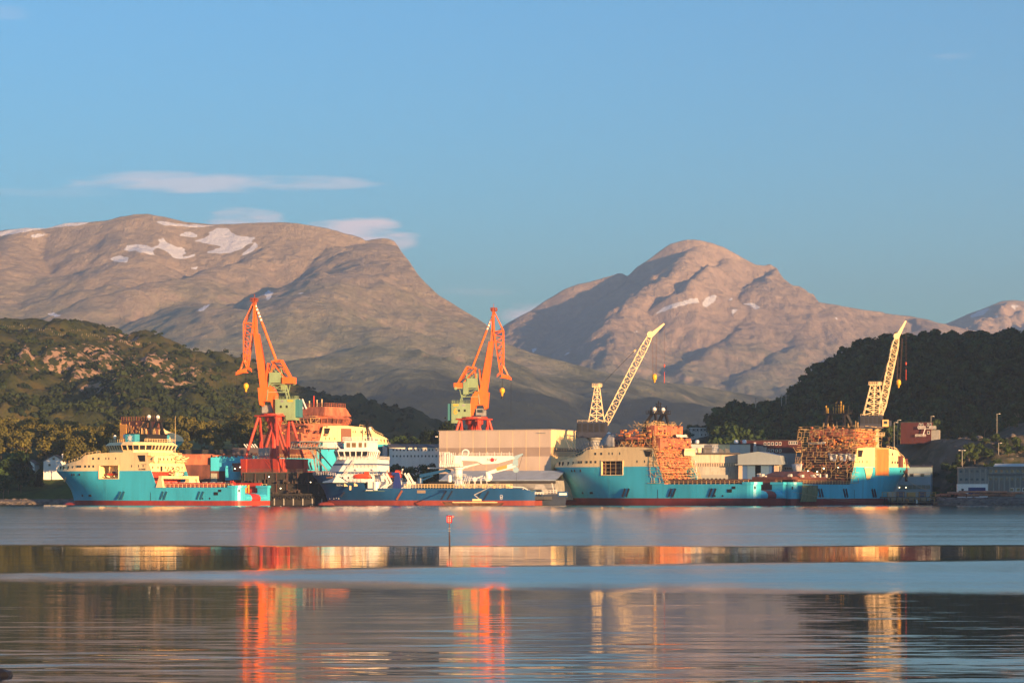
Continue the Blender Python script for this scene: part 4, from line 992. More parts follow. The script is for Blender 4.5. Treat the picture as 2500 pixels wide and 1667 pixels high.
arc7(549, 568, 1142, 1172, BLUE, 'corner_post'); arc7(547, 569, 1137, 1143, BLUE, 'corner_post_cap'); arc7(549, 589, 1151, 1171, BLUE, 'stern_bulge'); arc7(551, 588, 1171, 1185, BOOTD, 'boot_topping')
b = MB(); random.seed(4)
for i in range(14):
    a, z = q7(random.uniform(520, 600), 1116); b.box(a, a + .5, 2.2, 3, z, z + random.uniform(.3, .8))
b.build('deck_lugs', BLUE, s7)
for px, py in ((573,1144),(586,1140),(604,1138),(601,1168)):
    a, z = q7(px, py); piece('work_lamp', s7, (a, .4, z), (.35, .3, .3), LAMPM)
for j, (xa, xb) in enumerate(((515, 531), (531, 549))):
    a = P(xa, 1155, 1078); c = P(xb, 1178, 1078)
    o = piece('container', None, ((a.x + c.x) / 2, 1080 + j * .6, (a.z + 1.7) / 2), (c.x - a.x - .1, 6, a.z - 1.7), mat('grey_container', (.30,.31,.26), .6, var=.1, vscale=.5))
    tag(o, 'grey steel container by the blue hull block, ' + ('left' if j == 0 else 'right') + ' one of the pair', 'container', 'containers beside the slip')
# ------------------------------------------------------------------ blue offshore ship with the white crane
s2 = ship_root('navy blue offshore ship with white superstructure, helideck and a big white deck crane', 1303, 1004, R(14), 1, 1.02, 0, near_y=10)
def hb2(x, z):
    xe = ip(z, [(-1.2,90.5),(0,91),(2,91.5),(6,93),(9,95),(12.6,98)]); xs = ip(z, [(0,48),(4,54),(8,62),(12.6,70)])
    w_ = 10 if x > 8 else 10 - 1.5 * ((8 - x) / 8) ** 2
    if x <= xs: return w_
    t = min(1, (x - xs) / (xe - xs)); k = max(0, z) / 12.6
    return w_ * max(0, 1 - t ** (2 + .4 * k)) ** (1 - .4 * k)
ZT2 = [(0,6.2),(4,6.4),(9,7.0),(71.9,7.0),(72.4,9.5),(79.4,9.7),(81,10.6),(83.0,11.9),(87,12.1),(89.5,12.6),(98,12.6)]
def shell2(name, m, z0, zt, nz, xs_):
    b = MB()
    for s in (1, -1):
        rows = []
        for j in range(nz + 1):
            row = []
            for x in xs_:
                z = z0 + (zt(x) - z0) * j / nz; row.append((x, s * hb2(x, z), z))
            x0 = xs_[-1]
            for f in [i / 10 for i in range(1, 11)]:
                z = z0 + (zt(90) - z0) * j / nz
                xe = ip(z, [(-1.2,90.5),(0,91),(2,91.5),(6,93),(9,95),(12.6,98)]); x = x0 + (xe - x0) * (1 - (1 - f) ** 1.5); row.append((x, s * hb2(x, z), z))
            rows.append(row)
        n = len(rows[0]); vs = [v for r in rows for v in r]
        fs = [(j*n+i, j*n+i+1, (j+1)*n+i+1, (j+1)*n+i) for j in range(nz) for i in range(n-1)]
        b.add(vs, [f if s < 0 else f[::-1] for f in fs])
    xa = xs_[0]; w0 = hb2(xa, z0); w1 = hb2(xa, zt(xa)); b.quad((xa, -w0, z0), (xa, w0, z0), (xa, w1, zt(xa)), (xa, -w1, zt(xa)))
    return b.build(name, m, s2, smooth=True)
xs2 = [0, 2, 4, 6, 9, 20, 35, 48, 54, 60, 66, 71.9, 72.4, 76, 79.4, 81, 83, 85]
shell2('hull', NAVY, 2.0, lambda x: ip(x, ZT2), 8, xs2)
shell2('boot_topping', mat('boot_brown', (.26,.05,.035), .55, var=.2, vscale=.3, streak=4), -1.2, lambda x: 2.0, 3, xs2)
b = MB(); b.prismz([(0.2,-9),(0.2,9),(72,9.9),(72,-9.9)][::-1], 5.8, 6.1); b.prismz([(72,-9.8),(84,-8),(92,-5),(97,0),(92,5),(84,8),(72,9.8)], 9.2, 9.4); b.build('main_deck', mat('green_deck', (.10,.16,.12), .7), s2)
b = MB(); prof = [(.1,-3.2),(1.0,-2.4),(1.5,-1),(1.7,1),(1.6,4),(1.2,9)]; vs = []
for r_, x in prof:
    for i in range(14):
        a = 2*math.pi*i/14; vs.append((93.0 - x, r_*math.cos(a), -.3 + r_*math.sin(a)))
b.add(vs, [(j*14+i, j*14+(i+1)%14, (j+1)*14+(i+1)%14, (j+1)*14+i) for j in range(5) for i in range(14)]); b.build('bulb', MATS['boot_brown'], s2, smooth=True)
# accommodation: raked front, two blue bands
b = MB()
def ring(xf, z, w=8.6, xa=66): return [(xa,-w,z),(xf-6,-w,z),(xf,-w*.45,z),(xf,w*.45,z),(xf-6,w,z),(xa,w,z)]
zs = [(92.5,9.4),(90.6,12.6),(88.6,15.6),(86.4,18.9)]
for (xa, za), (xb, zb) in zip(zs[:-1], zs[1:]): b.hexa(ring(xa, za, 8.6 if za < 15 else 8.4, 69 if za < 12 else 67), ring(xb, zb, 8.6 if za < 15 else 8.4, 69 if za < 12 else 67))
b.build('accommodation', WHITE, s2)
for z0, z1, xo in ((13.0, 14.0, 90.35), (16.6, 17.3, 88.0)):
    b = MB(); w_ = 8.68; b.hexa(ring(xo, z0, w_, 66.9), ring(xo - .6, z1, w_, 66.9)); b.build('blue_band', NAVY, s2)
for x in (88, 86.5, 84.5, 82, 79.5, 77, 74.5, 72, 69.5):
    if x < 84: piece('window', s2, (x, 8.62, 11.4), (.7, .14, .8), GLASS)
b = MB(); b.hexa([(71,-7.5,18.9),(84,-7.5,18.9),(86.5,-3,18.9),(86.5,3,18.9),(84,7.5,18.9),(71,7.5,18.9)], [(71,-7.5,19.4),(84,-7.5,19.4),(86.5,-3,19.4),(86.5,3,19.4),(84,7.5,19.4),(71,7.5,19.4)]); b.build('bridge_deck', WHITE, s2)
base = [(71.5,-8),(84,-8),(87,-3.4),(87,3.4),(84,8),(71.5,8)]
wh = MB()
def sc2(k, z): return [(79 + (x - 79) * k, y * k, z) for x, y in base]
wh.hexa(sc2(.93, 19.3), sc2(.95, 20.0)); wh.hexa(sc2(1.07, 22.3), sc2(1.0, 23.3)); wheel = wh.build('wheelhouse', WHITE, s2)
b = MB(); b.hexa(sc2(.90, 20.0), sc2(1.0, 22.3)); b.build('wheelhouse_interior', MATS['warm_interior'], wheel)
mu = MB()
for i in range(6):
    a, c = base[i], base[(i + 1) % 6]; L = math.hypot(a[0]-c[0], a[1]-c[1]); k = max(2, int(L / 2.3))
    def pt(f, kk, z): x = a[0] + (c[0]-a[0])*f; y = a[1] + (c[1]-a[1])*f; return Vector((79 + (x-79)*kk, y*kk, z))
    for j in range(k + 1):
        mu.beam(pt(j/k, .95, 20), pt(j/k, 1.05, 22.35), .42)
        if j < k:
            g = MB(); f2, f3 = (j+.12)/k, (j+.88)/k; g.hexa([pt(f2,.93,20.05),pt(f3,.93,20.05),pt(f3,.915,20.05),pt(f2,.915,20.05)],[pt(f2,1.03,22.25),pt(f3,1.03,22.25),pt(f3,1.015,22.25),pt(f2,1.015,22.25)]); g.build('pane', GLASS, wheel)
mu.build('mullion', WHITE, wheel)['kind'] = 'stuff'
b = MB(); b.box(71.5, 82, -6.5, 6.5, 23.3, 26.6); b.box(70.8, 82.6, -7, 7, 26.6, 26.9); b.build('upper_deckhouse', WHITE, s2)
for x, w_ in ((80.2,1.6),(77.8,1.8),(75,1.4),(72.8,.8)): piece('window', s2, (x, 6.52, 25.0), (w_, .14, 1.9), mat('warm_glass', (.20,.13,.05), .2))
b = MB(); rail(b, [(70.8,-7,26.9),(70.8,7,26.9),(82.6,7,26.9),(82.6,-7,26.9)], 1.4, 1.5, .13); b.build('railing', WHITE, s2)
b = MB(); rail(b, [(67,-8.6,18.9),(67,8.6,18.9),(84,8.6,18.9),(86.4,4,18.9)], 1.3, 1.6, .13); b.build('railing', WHITE, s2)
b = MB(); rail(b, [(72.6,9.8,9.7),(79.4,9.8,9.7)], 1.2, 1.6, .13); rail(b, [(85,9.0,12.1),(90,6.9,12.6),(95,3.9,12.6),(97.6,.8,12.6)], 1.3, 1.3, .15); b.build('railing', WHITE, s2)
b = MB()
for z in (12.4, 15.6): rail(b, [(67,8.9,z),(80,8.9,z)], 1.2, 1.6, .12)
for k in range(3): b.beam((82-k*.6, 9.2, 12.5), (77-k*.6, 9.2, 18.8), .2)
b.build('side_stairs', WHITE, s2)
b = MB(); b.beam((74,0,26.9),(74,0,33.5),.35); b.beam((75.5,2,26.9),(75.5,2,31.5),.3); b.beam((72.5,-2.4,26.9),(74.2,-.9,33),.55); b.beam((72.5,2.4,26.9),(74.2,.9,33),.55); b.box(72.3,75.4,-2.6,2.6,32.8,33.1); b.box(72.6,75,-2,2,29.6,29.8)
for i in range(10): b.beam((74+random.uniform(-1.4,1.4), random.uniform(-2.5,2.5), 33), (74+random.uniform(-1.4,1.4), random.uniform(-2.5,2.5), 33+random.uniform(.8,3.2)), .2)
m2 = b.build('mast', BLACK, s2)
r_ = MB(); r_.lathe((74.2,-3.6,31), [(.2,-2),(.2,0),(.7,.4),(.8,1.2),(.6,2),(.1,2.3)]); r_.build('radome', WHITE, m2, smooth=True)
# helideck cantilevered over the bow
b = MB(); oc = [(96 + 11.0 * math.cos(math.pi/8 + i*math.pi/4), 11.0 * math.sin(math.pi/8 + i*math.pi/4)) for i in range(8)]
b.prismz(oc, 26.3, 26.7); hd = b.build('helideck', STEEL, s2)
b = MB()
for i in range(8):
    a = oc[i]; c = oc[(i+1)%8]; b.beam((a[0],a[1],24.2),(c[0],c[1],24.2),.28); b.beam((a[0],a[1],26.3),(a[0]*.985+1.4,a[1]*.97,24.2),.2)
    b.beam((a[0],a[1],24.2),(c[0],c[1],26.3),.2)
for y in (-7,-3.5,0,3.5,7):
    b.beam((86.5,y,23.6),(105.5,y,23.6),.3)
    for k in range(8): b.beam((87+k*2.3,y,23.6),(88.2+k*2.3,y,26.3),.18); b.beam((88.2+k*2.3,y,26.3),(89.3+k*2.3,y,23.6),.18)
for x in (88,92,96,100,104): b.beam((x,-8,23.6),(x,8,23.6),.25)
for y in (-5,5): b.beam((95.5,y*.5,12.4),(96.5,y,23.6),.5); b.beam((90,y,14.5),(98,y,23.6),.45); b.beam((94.9,y*.5,12.4),(95.6,y*.5,23.6),.45)
b.build('helideck_truss', STEEL, hd)
b = MB(); b.box(86,91,-5,7.6,23.8,26.2); b.beam((86,7,26),(82.5,7,22),.3); b.build('helideck_access', WHITE, hd)
# orange lifeboats and their davits
def lifeboat(label, x, y, z):
    r = empty('lifeboat', loc_w(s2, (x, y, z)), s2.rotation_euler.z, label, 'lifeboat', 'covered orange lifeboats of the navy blue ship')
    b = MB(); vs = []; prof = [(-4.1,.3,.9,.7),(-3.6,1.1,1.4,.95),(-2.4,1.4,1.9,1.1),(-.5,1.5,2.0,1.1),(1.5,1.5,2.0,1.05),(3.2,1.15,1.5,.85),(4.1,.25,.9,.5)]; n = 12
    for x_, w_, h_, dz in prof:
        for i in range(n):
            a = 2*math.pi*i/n; vs.append((x_, w_*math.cos(a), 1.2 + (h_ if math.sin(a) > 0 else 1.2*dz)*math.sin(a)*.75))
    b.add(vs, [(j*n+i, (j+1)*n+i, (j+1)*n+(i+1)%n, j*n+(i+1)%n) for j in range(6) for i in range(n)] + [tuple(range(n)), tuple(range(6*n+n-1, 6*n-1, -1))])
    b.build('boat_hull', ORANGE, r, smooth=True)
    b = MB(); b.hexa([(-3.4,-1,2.2),(-.8,-1,2.2),(-.8,1,2.2),(-3.4,1,2.2)],[(-3,-.8,3.5),(-1.4,-.8,3.5),(-1.4,.8,3.5),(-3,.8,3.5)]); b.build('steering_cabin', ORANGE, r)
    b = MB(); b.box(-3.8, 3.7, -1.56, 1.56, .95, 1.15); b.build('rubbing_strake', mat('dark_orange', (.40,.04,.02), .5), r)
    return r
lifeboat('orange lifeboat nearest the white accommodation of the navy blue ship', 73.6, 8.2, 10.6)
lifeboat('orange lifeboat further aft, behind white crane frames of the navy blue ship', 60.5, 7.4, 11.0)
for x in (70.0, 77.2, 57.2, 63.6):
    b = MB(); b.beam((x, 6.6, 8), (x, 6.6, 13.6), .7); b.beam((x, 6.4, 13.4), (x - 1.4, 9.4, 14.8), .5); b.build('davit', WHITE, s2)
b = MB(); b.box(55, 72, -8.5, 7.2, 6.1, 9.8); b.build('deckhouse', WHITE, s2)
b = MB(); rail(b, [(55,7.2,9.8),(72,7.2,9.8)], 1.1, 1.5, .12); b.build('railing', WHITE, s2)
piece('liferaft', s2, (79, 7.6, 11.0), (2.2, 1.0, 1.0), WHITE, shape='cylx')
b = MB(); b.cyl((67.5, 8.6, 6.2), 1.4, 3.5, 12); b.box(68.8, 70.8, 7.8, 9.6, 7, 9.8); b.build('deck_tank', WHITE, s2)
for x in (62.5, 53.2):
    b = MB()
    for dx in (0, 1.4): b.beam((x + dx + 1.6, 9.2, 6.9), (x + dx - 2.0, 9.2, 9.2), .55); b.beam((x + dx - 2.0, 9.2, 9.2), (x + dx + .4, 9.2, 13.2), .7)
    b.beam((x + .2, 9.2, 7), (x + .4, 9.2, 13.2), .5); b.build('launch_frame', WHITE, s2)
b = MB(); b.hexa([(56.4,8.6,7),(60,8.6,7),(60,9.8,7),(56.4,9.8,7)],[(57.2,8.6,13),(59,8.6,13),(59,9.8,13),(57.2,9.8,13)]); b.box(57.5,60.4,8.4,9.9,12.4,13.6); b.build('launch_arm', mat('royal_blue', (.02,.04,.20), .45), s2)
b = MB(); b.cyl((50.5, 2, 6.2), 1.1, 5, 12); b.beam((50.5,2,12),(39.5,2,14.4),1.5,4,.9); b.beam((50.5,2,10),(45,2,12.2),.6); b.beam((39.6,2,14.6),(37.4,2,14.0),1.4); b.build('knuckle_crane', NAVY, s2)
b = MB(); b.beam((47,2.2,15.4),(30,2.2,15.6),.5); b.build('boom_rest', WHITE, s2)
b = MB(); b.box(34.5, 45.5, -7, 7, 6.1, 9.6); b.build('dark_hatch', BLACK, s2)
piece('deck_tank', s2, (36.6, 6.0, 10.6), (1.6, 1.6, 3.6), WHITE, shape='cyl')
# big white crane
ck = empty('pedestal_crane', loc_w(s2, (33.6, 3.5, 6.2)), s2.rotation_euler.z + R(186), 'large white folding-boom deck crane with red logo on the navy blue ship', 'crane')
b = MB(); b.lathe((0,0,0), [(3.6,0),(1.9,4.2),(1.75,4.3),(1.75,8.6),(2.3,8.9),(2.3,9.6)], 18); b.build('pedestal', WHITE, ck, smooth=False)
b = MB()
for i in range(12): a = 2*math.pi*i/12; c_ = 2*math.pi*(i+1)/12; p_ = Vector((3.4*math.cos(a),3.4*math.sin(a),5.6)); q_ = Vector((3.4*math.cos(c_),3.4*math.sin(c_),5.6)); b.add([p_,q_,(0,0,5.6)],[(0,1,2)]); rail(b, [p_, q_], 1.1, 1.8, .1)
b.build('pedestal_platform', WHITE, ck)
b = MB(); b.box(-7.4, 1.8, -2.6, 2.6, 9.8, 10.6); b.box(-4.4, -2.4, -2.2, -.8, 10.6, 15.6); b.box(-2.0, 1.6, -2.0, 2.0, 10.6, 14.6); b.cyl((-5.4, -1.2, 9.6), 1.1, 6.2, 12); b.cyl((-3.2, -2.0, 13.6), 1.6, 4, 14, axis='y'); b.box(-7.6,-6.4,-2.4,2.4,10.4,12.4)
b.build('slewing_house', WHITE, ck)
b = MB(); rail(b, [(-7.6,-2.8,9.8),(1.2,-2.8,9.8)], 1.4, 1.1, .12, 3); rail(b, [(-7.6,-2.8,14.8),(-4,-2.8,14.8),(-4,2.8,14.8)], 1.2, 1.2, .12)
for i in range(9): b.beam((-7.2+i*.8,-2.7,9.8),(-7.2+i*.8,-2.7,15.8),.16)
b.build('house_railing', WHITE, ck)
b = MB(); b.hexa([(0,-.9,11.6),(3.2,-.9,9.0),(3.2,.9,9.0),(0,.9,11.6)],[(0,-.9,12.6),(10,-.9,10.6),(10,.9,10.6),(0,.9,12.6)]) if False else None
b.prism([(0,12.6),(.6,14.4),(23.4,14.4),(24,13.2),(17,11.2),(10.4,10.9),(8.0,12.2)], -.95, .95); b.build('main_boom', WHITE, ck)
b = MB(); b.beam((2.2, 0, 9.6), (10.6, 0, 11.6), .9, 8); b.build('lift_cylinder', WHITE, ck)
b = MB(); rail(b, [(.4,-.95,14.4),(23.4,-.95,14.4)], 1.1, 1.3, .11)
for x in (6,9.2,12.5,15.5,18.6,21.8): b.beam((x,-.95,14.4),(x,-.95,16.2),.13)
b.build('boom_walkway', WHITE, ck)
b = MB(); b.cyl((3.2, -.5, 15.7), 1.6, 1.0, 18, axis='y'); b.build('hose_reel', WHITE, ck)
b = MB(); b.cyl((3.2, -.62, 15.7), 1.15, .1, 18, axis='y'); b.build('reel_face', STEEL, ck)
PALEB = mat('pale_blue_paint', (.30,.45,.52), .45)
b = MB(); b.prism([(23,10.4),(25.4,10.2),(25.4,13.2),(27.6,15.0),(27.3,15.4),(23.8,14.3)], -.8, .8); b.build('boom_knuckle', PALEB, ck)
b = MB(); b.cyl((24.6,-.9,8.6), 1.25, .5, 14, axis='y'); b.beam((24.4,0,11),(24.6,0,8.6),.9); b.build('sheave', PALEB, ck)
b = MB(); b.prism([(24.2,11.6),(24.6,9.6),(12.2,6.4),(11.8,7.6)], -.75, .75); b.build('knuckle_jib', WHITE, ck)
b = MB(); b.prism([(20.8,10.7),(20.9,9.2),(16.6,8.1),(16.2,9.5)], -.78, -.80); b.build('rating_plate', mat('ochre_plate', (.55,.32,.08), .5), ck)
b = MB(); b.beam((12.9,-.5,4.6),(12.5,-.5,7.0),2.2,14); b.cyl((12.9,-.9,5.4),1.7,.6,16,axis='y'); b.cyl((7.2,-.9,4.6),.95,.6,14,axis='y'); b.beam((12.2,0,6.6),(7.4,0,4.9),.4); b.build('hose_drum', WHITE, ck)
b = MB(); b.beam((27.5,0,15.2),(25.4,0,8.2),.12); b.beam((24.7,0,8),(24.7,0,1),.1); b.beam((12.9,0,4),(12.9,0,.6),.1); b.build('hoist_rope', BLACK, ck)
LOGO = mat('logo_red', (.55,.02,.03), .5)
b = MB(); b.cyl((14.6,-1.02,12.75), .85, .06, 20, axis='y'); b.build('logo_disc', LOGO, ck)
text('N', 1.7, STEEL, ck, (13.0, -1.02, 12.75), (R(90), 0, 0), name='logo_letter'); text('V', 1.7, LOGO, ck, (16.1, -1.02, 12.75), (R(90), 0, 0), name='logo_letter')
# deck rails, ladders, pipes
b = MB(); rail(b, [(9,9.8,7),(55,9.9,7)], 1.7, 1.25, .14, 3); b.build('railing', CREAM, s2)
b = MB()
for x in (27.5,24.8,22.2): b.beam((x,9.2,7),(x,9.2,11.2),.2); b.beam((x,9.2,11.2),(x-2,9.2,11.2),.2); b.beam((x-2,9.2,11.2),(x-2.6,9.2,7),.2)
for k in range(4): b.beam((30.5-k*.8,8.8,7),(29-k*.8,8.8,12),.16)
b.build('deck_ladder', WHITE, s2)
b = MB(); random.seed(12)
for i in range(46):
    x = random.uniform(10, 33); y = random.uniform(2, 8.6); b.box(x, x + random.uniform(.4, 1.6), y, y + .8, 6.1, 6.1 + random.uniform(.8, 2.4))
o = b.build('deck_gear', CREAM, s2); o['kind'] = 'stuff'
b = MB(); b.beam((4.6,9.2,2.6),(4.6,9.2,6.9),.3); b.beam((2,8.9,3),(2,8.9,6.4),.3); b.beam((9,9.6,7.6),(4.6,9.4,7.4),.3); b.beam((4.6,9.4,7.4),(2,8.9,6),.3); rail(b, [(2,8.9,4.4),(-3,6,4.4)], .9, 1.2, .15); b.build('stern_rail', WHITE, s2)
b = MB(); b.box(-4,6,-8,8,2.4,3.6); b.box(0,5,-4,6,3.6,6.6); b.build('stern_platform', mat('dark_grey_paint', (.07,.075,.08), .6), s2)
for x, z in ((20,4.0),(23,4.0),(35.4,4.2),(38,4.2)): piece('fender_bar', s2, (x, 9.98, z), (.6, .3, 4.2), CAB, rot=(0, R(-32), 0))
piece('fender_bar', s2, (57, 10.0, 4.2), (.8, .3, 4.6), mat('rusty_bar', (.25,.08,.04), .7), rot=(0, R(-32), 0)); piece('fender_bar', s2, (82.2, hb2(82,5)+.1, 5.4), (.7, .3, 5.0), CAB, rot=(0, R(-38), 0))
piece('side_hatch', s2, (47.6, 9.95, 5.6), (3.6, .2, 1.2), mat('tan_steel', (.30,.22,.15), .6))
for x, z in ((80.9,8.4),(76.2,8.5)): piece('side_hatch', s2, (x, hb2(x,z) - .02, z), (1.5, .3, 1.3), CREAM)
piece('side_hatch', s2, (78.3, 9.85, 7.2), (.7, .3, 1.8), CREAM)
text('KLEVEN', 1.1, WHITE, s2, (83.4, hb2(83.4, 8.3) + .14, 8.3), (R(90), 0, math.pi - R(12)), name='shipyard_lettering')
piece('name_lettering', s2, (70.0, 9.97, 6.2), (2.9, .06, .32), WHITE)
piece('name_board', s2, (88.3, hb2(88.3, 11.6) + .05, 11.6), (3.6, .12, .7), mat('rusty_board', (.35,.14,.07), .6), rz=R(-24))
b = MB(); tcx = 13.6
for r1, z0 in ((.55, 3.7), (.45, 2.9)):
    for i in range(12): a = 2*math.pi*i/12; c_ = 2*math.pi*(i+1)/12; b.beam((tcx+r1*math.cos(a),9.96,z0+r1*math.sin(a)),(tcx+r1*math.cos(c_),9.96,z0+r1*math.sin(c_)),.14)
b.build('thruster_mark', WHITE, s2)
for i, x in enumerate((91.0,90.0,88.9,87.5,86.3)): piece('draught_mark', s2, (x - .9, hb2(x - .9, 2.8) + .03, 2.8 + .25 * (i % 2)), (.3, .14, .6), TARP)
b = MB(); random.seed(6)
for i in range(40):
    x = random.uniform(13.5, 19); z = random.uniform(4.6, 6.9); b.box(x, x + random.uniform(.2,.7), 9.9, 9.98, z, z + random.uniform(.2,.6))
o = b.build('rust_patch', mat('rust_patch', (.13,.07,.06), .8), s2); o['kind'] = 'stuff'

# ------------------------------------------------------------------ rusty barge with a small lift
bg_ = empty('work_barge', P(1155, 1232, 985), R(170), 'low rusty work barge moored in front of the navy blue ship', 'barge'); bg_.location.z = 0
b = MB(); b.hexa([(-10.5,-2.4,-.6),(10.5,-2.4,-.6),(10.5,2.4,-.6),(-10.5,2.4,-.6)],[(-12.3,-2.8,1.1),(12.3,-2.8,1.6),(12.3,2.8,1.6),(-12.3,2.8,1.1)])
b.build('barge_hull', mat('rusty_hull', (.12,.055,.03), .8, var=.5, vscale=.8, dirt=(.02,.015,.012), dirt_amt=.8), bg_)
b = MB(); random.seed(2)
for i in range(16):
    x = random.uniform(-11, 10); b.box(x, x + random.uniform(.6, 3), 1.6, 2.6, 1.2, 1.2 + random.uniform(.2, .8))
b.build('barge_cargo', PRIMER, bg_)['kind'] = 'stuff'
b = MB(); b.box(-10.5, 8, 2.5, 2.85, 1.2, 1.55); b.build('gunwale', CREAM, bg_)
lf = empty('boom_lift', loc_w(bg_, (-1.5, 0, 1.2)), R(0), 'small boom lift standing on the rusty barge', 'lift')
b = MB(); b.box(-1.7, 1.9, -1, 1, .2, 1.5); b.build('chassis', CREAM, lf)
b = MB(); b.beam((1.2, 0, 1.4), (-1.0, 0, 3.2), .35); b.build('lower_boom', STEEL, lf)
b = MB(); b.beam((-1.0, 0, 3.2), (7.6, 0, 7.4), .32); b.build('upper_boom', STEEL, lf); b = MB(); rail(b, [(7.6,-.6,7.2),(9.2,-.6,7.2),(9.2,.6,7.2),(7.6,.6,7.2),(7.6,-.6,7.2)], 1.1, .8, .1); b.build('basket', STEEL, lf)

# ------------------------------------------------------------------ small dark workboat between the ships
wb = empty('workboat', P(1330, 1232, 1022), R(180), 'dark navy workboat with a white name board, moored between the two big ships', 'boat'); wb.location.z = 0
b = MB(); b.hexa([(-8.5,-3,-.6),(7,-3,-.6),(7,3,-.6),(-8.5,3,-.6)],[(-9.4,-3.4,5.0),(8,-3.4,4.2),(8,3.4,4.2),(-9.4,3.4,5.0)]); b.build('boat_hull', mat('workboat_navy', (.02,.035,.07), .5, var=.3, vscale=.5), wb)
b = MB(); b.box(-9.6,-5.4,-3.6,3.6,3.7,5.8); b.build('stern_bulwark', NAVY, wb); piece('name_board', wb, (-7.6, 3.66, 4.7), (3.2, .1, .9), WHITE)
b = MB(); b.box(-1, 5, -2, 2, 4.5, 7.0); b.hexa([(-.6,-1.7,7.0),(4.4,-1.7,7.0),(4.4,1.7,7.0),(-.6,1.7,7.0)],[(.4,-1.4,8.8),(4.0,-1.4,8.8),(4.0,1.4,8.8),(.4,1.4,8.8)]); b.build('wheelhouse', STEEL, wb)
b = MB(); rail(b, [(-5,3.3,5),(7,3.3,4.4)], 1.4, 1.4, .14); b.beam((-4,1,5),(-3,1,9.4),.2); b.build('railing', WHITE, wb)

# ------------------------------------------------------------------ floating dock
dk = empty('floating_dock', P(735, 1232, 1047), R(0), 'black floating dock with tyres along its pontoon, between the finished and the navy ships', 'dock'); dk.location.z = 0
DKB = mat('dock_black', (.014,.013,.012), .7, var=.4, vscale=.5, streak=3, dirt=(.05,.03,.02), dirt_amt=.4)
b = MB(); b.box(-24, 12, -3, 7, -.5, 2.4); b.box(-24, 12, -3.3, -3, 4.4, 4.9); b.box(-24, 12, -2.7, 7, 2.4, 4.6); b.build('pontoon', DKB, dk)
b = MB(); b.box(-26, 14, 3, 6, 4.6, 13.8); b.build('wing_wall', DKB, dk)
b = MB(); b.box(-26, 14, 1.6, 7, 13.8, 14.2); rail(b, [(-26,1.7,14.2),(14,1.7,14.2)], 1.2, 2, .12); rail(b, [(-26,1.6,9.2),(14,1.6,9.2)], 1.2, 2.4, .14); b.box(-26,14,1.6,3,9.0,9.2); b.build('walkway', mat('dark_rail', (.07,.06,.05), .6), dk)
b = MB()
for i in range(9): x = -25 + i*4.6; b.box(x, x+.5, 2.4, 3, 4.6, 13.8)
b.build('frame_rib', mat('dock_brown', (.07,.03,.022), .8), dk)['kind'] = 'stuff'
TYRE = mat('tyre_rubber', (.012,.012,.012), .8)
def torus(R0, r0, n=14, k=6):
    b = MB(); vs = []
    for i in range(n):
        a = 2*math.pi*i/n
        for j in range(k):
            c_ = 2*math.pi*j/k; vs.append(((R0 + r0*math.cos(c_))*math.cos(a), r0*math.sin(c_), (R0 + r0*math.cos(c_))*math.sin(a)))
    b.add(vs, [(i*k+j, i*k+(j+1)%k, ((i+1)%n)*k+(j+1)%k, ((i+1)%n)*k+j) for i in range(n) for j in range(k)]); return b.mesh('tyre', TYRE, True)
tm = torus(.72, .27)
for i in range(17):
    o = bpy.data.objects.new('tyre', tm); COL.objects.link(o); o.parent = dk; o.location = (-22.5 + i * 2.05, -3.35, 3.2 + .12 * math.sin(i * 2.1)); o.rotation_euler = (0, i, .1 * math.sin(i))
for i in range(17):
    if i % 2: piece('fender_post', dk, (-21.5 + i * 2.05, -3.2, 1.3), (.5, .4, 3), STEEL)
b = MB(); random.seed(9)
for i in range(50):
    x = random.uniform(-24, 12); z = random.choice((4.7, 9.3)); b.box(x, x + random.uniform(.3, 2), -.5, 1.2, z, z + random.uniform(.4, 2.2))
b.build('dock_gear', mat('dock_gear', (.05,.035,.028), .8, var=.5, vscale=1), dk)['kind'] = 'stuff'
for x, z in ((-20,6.6),(-9,7.2),(4,9.8),(11,6.9),(-14,12.2)): piece('work_lamp', dk, (x, 1.4, z), (.4, .3, .3), LAMPM)

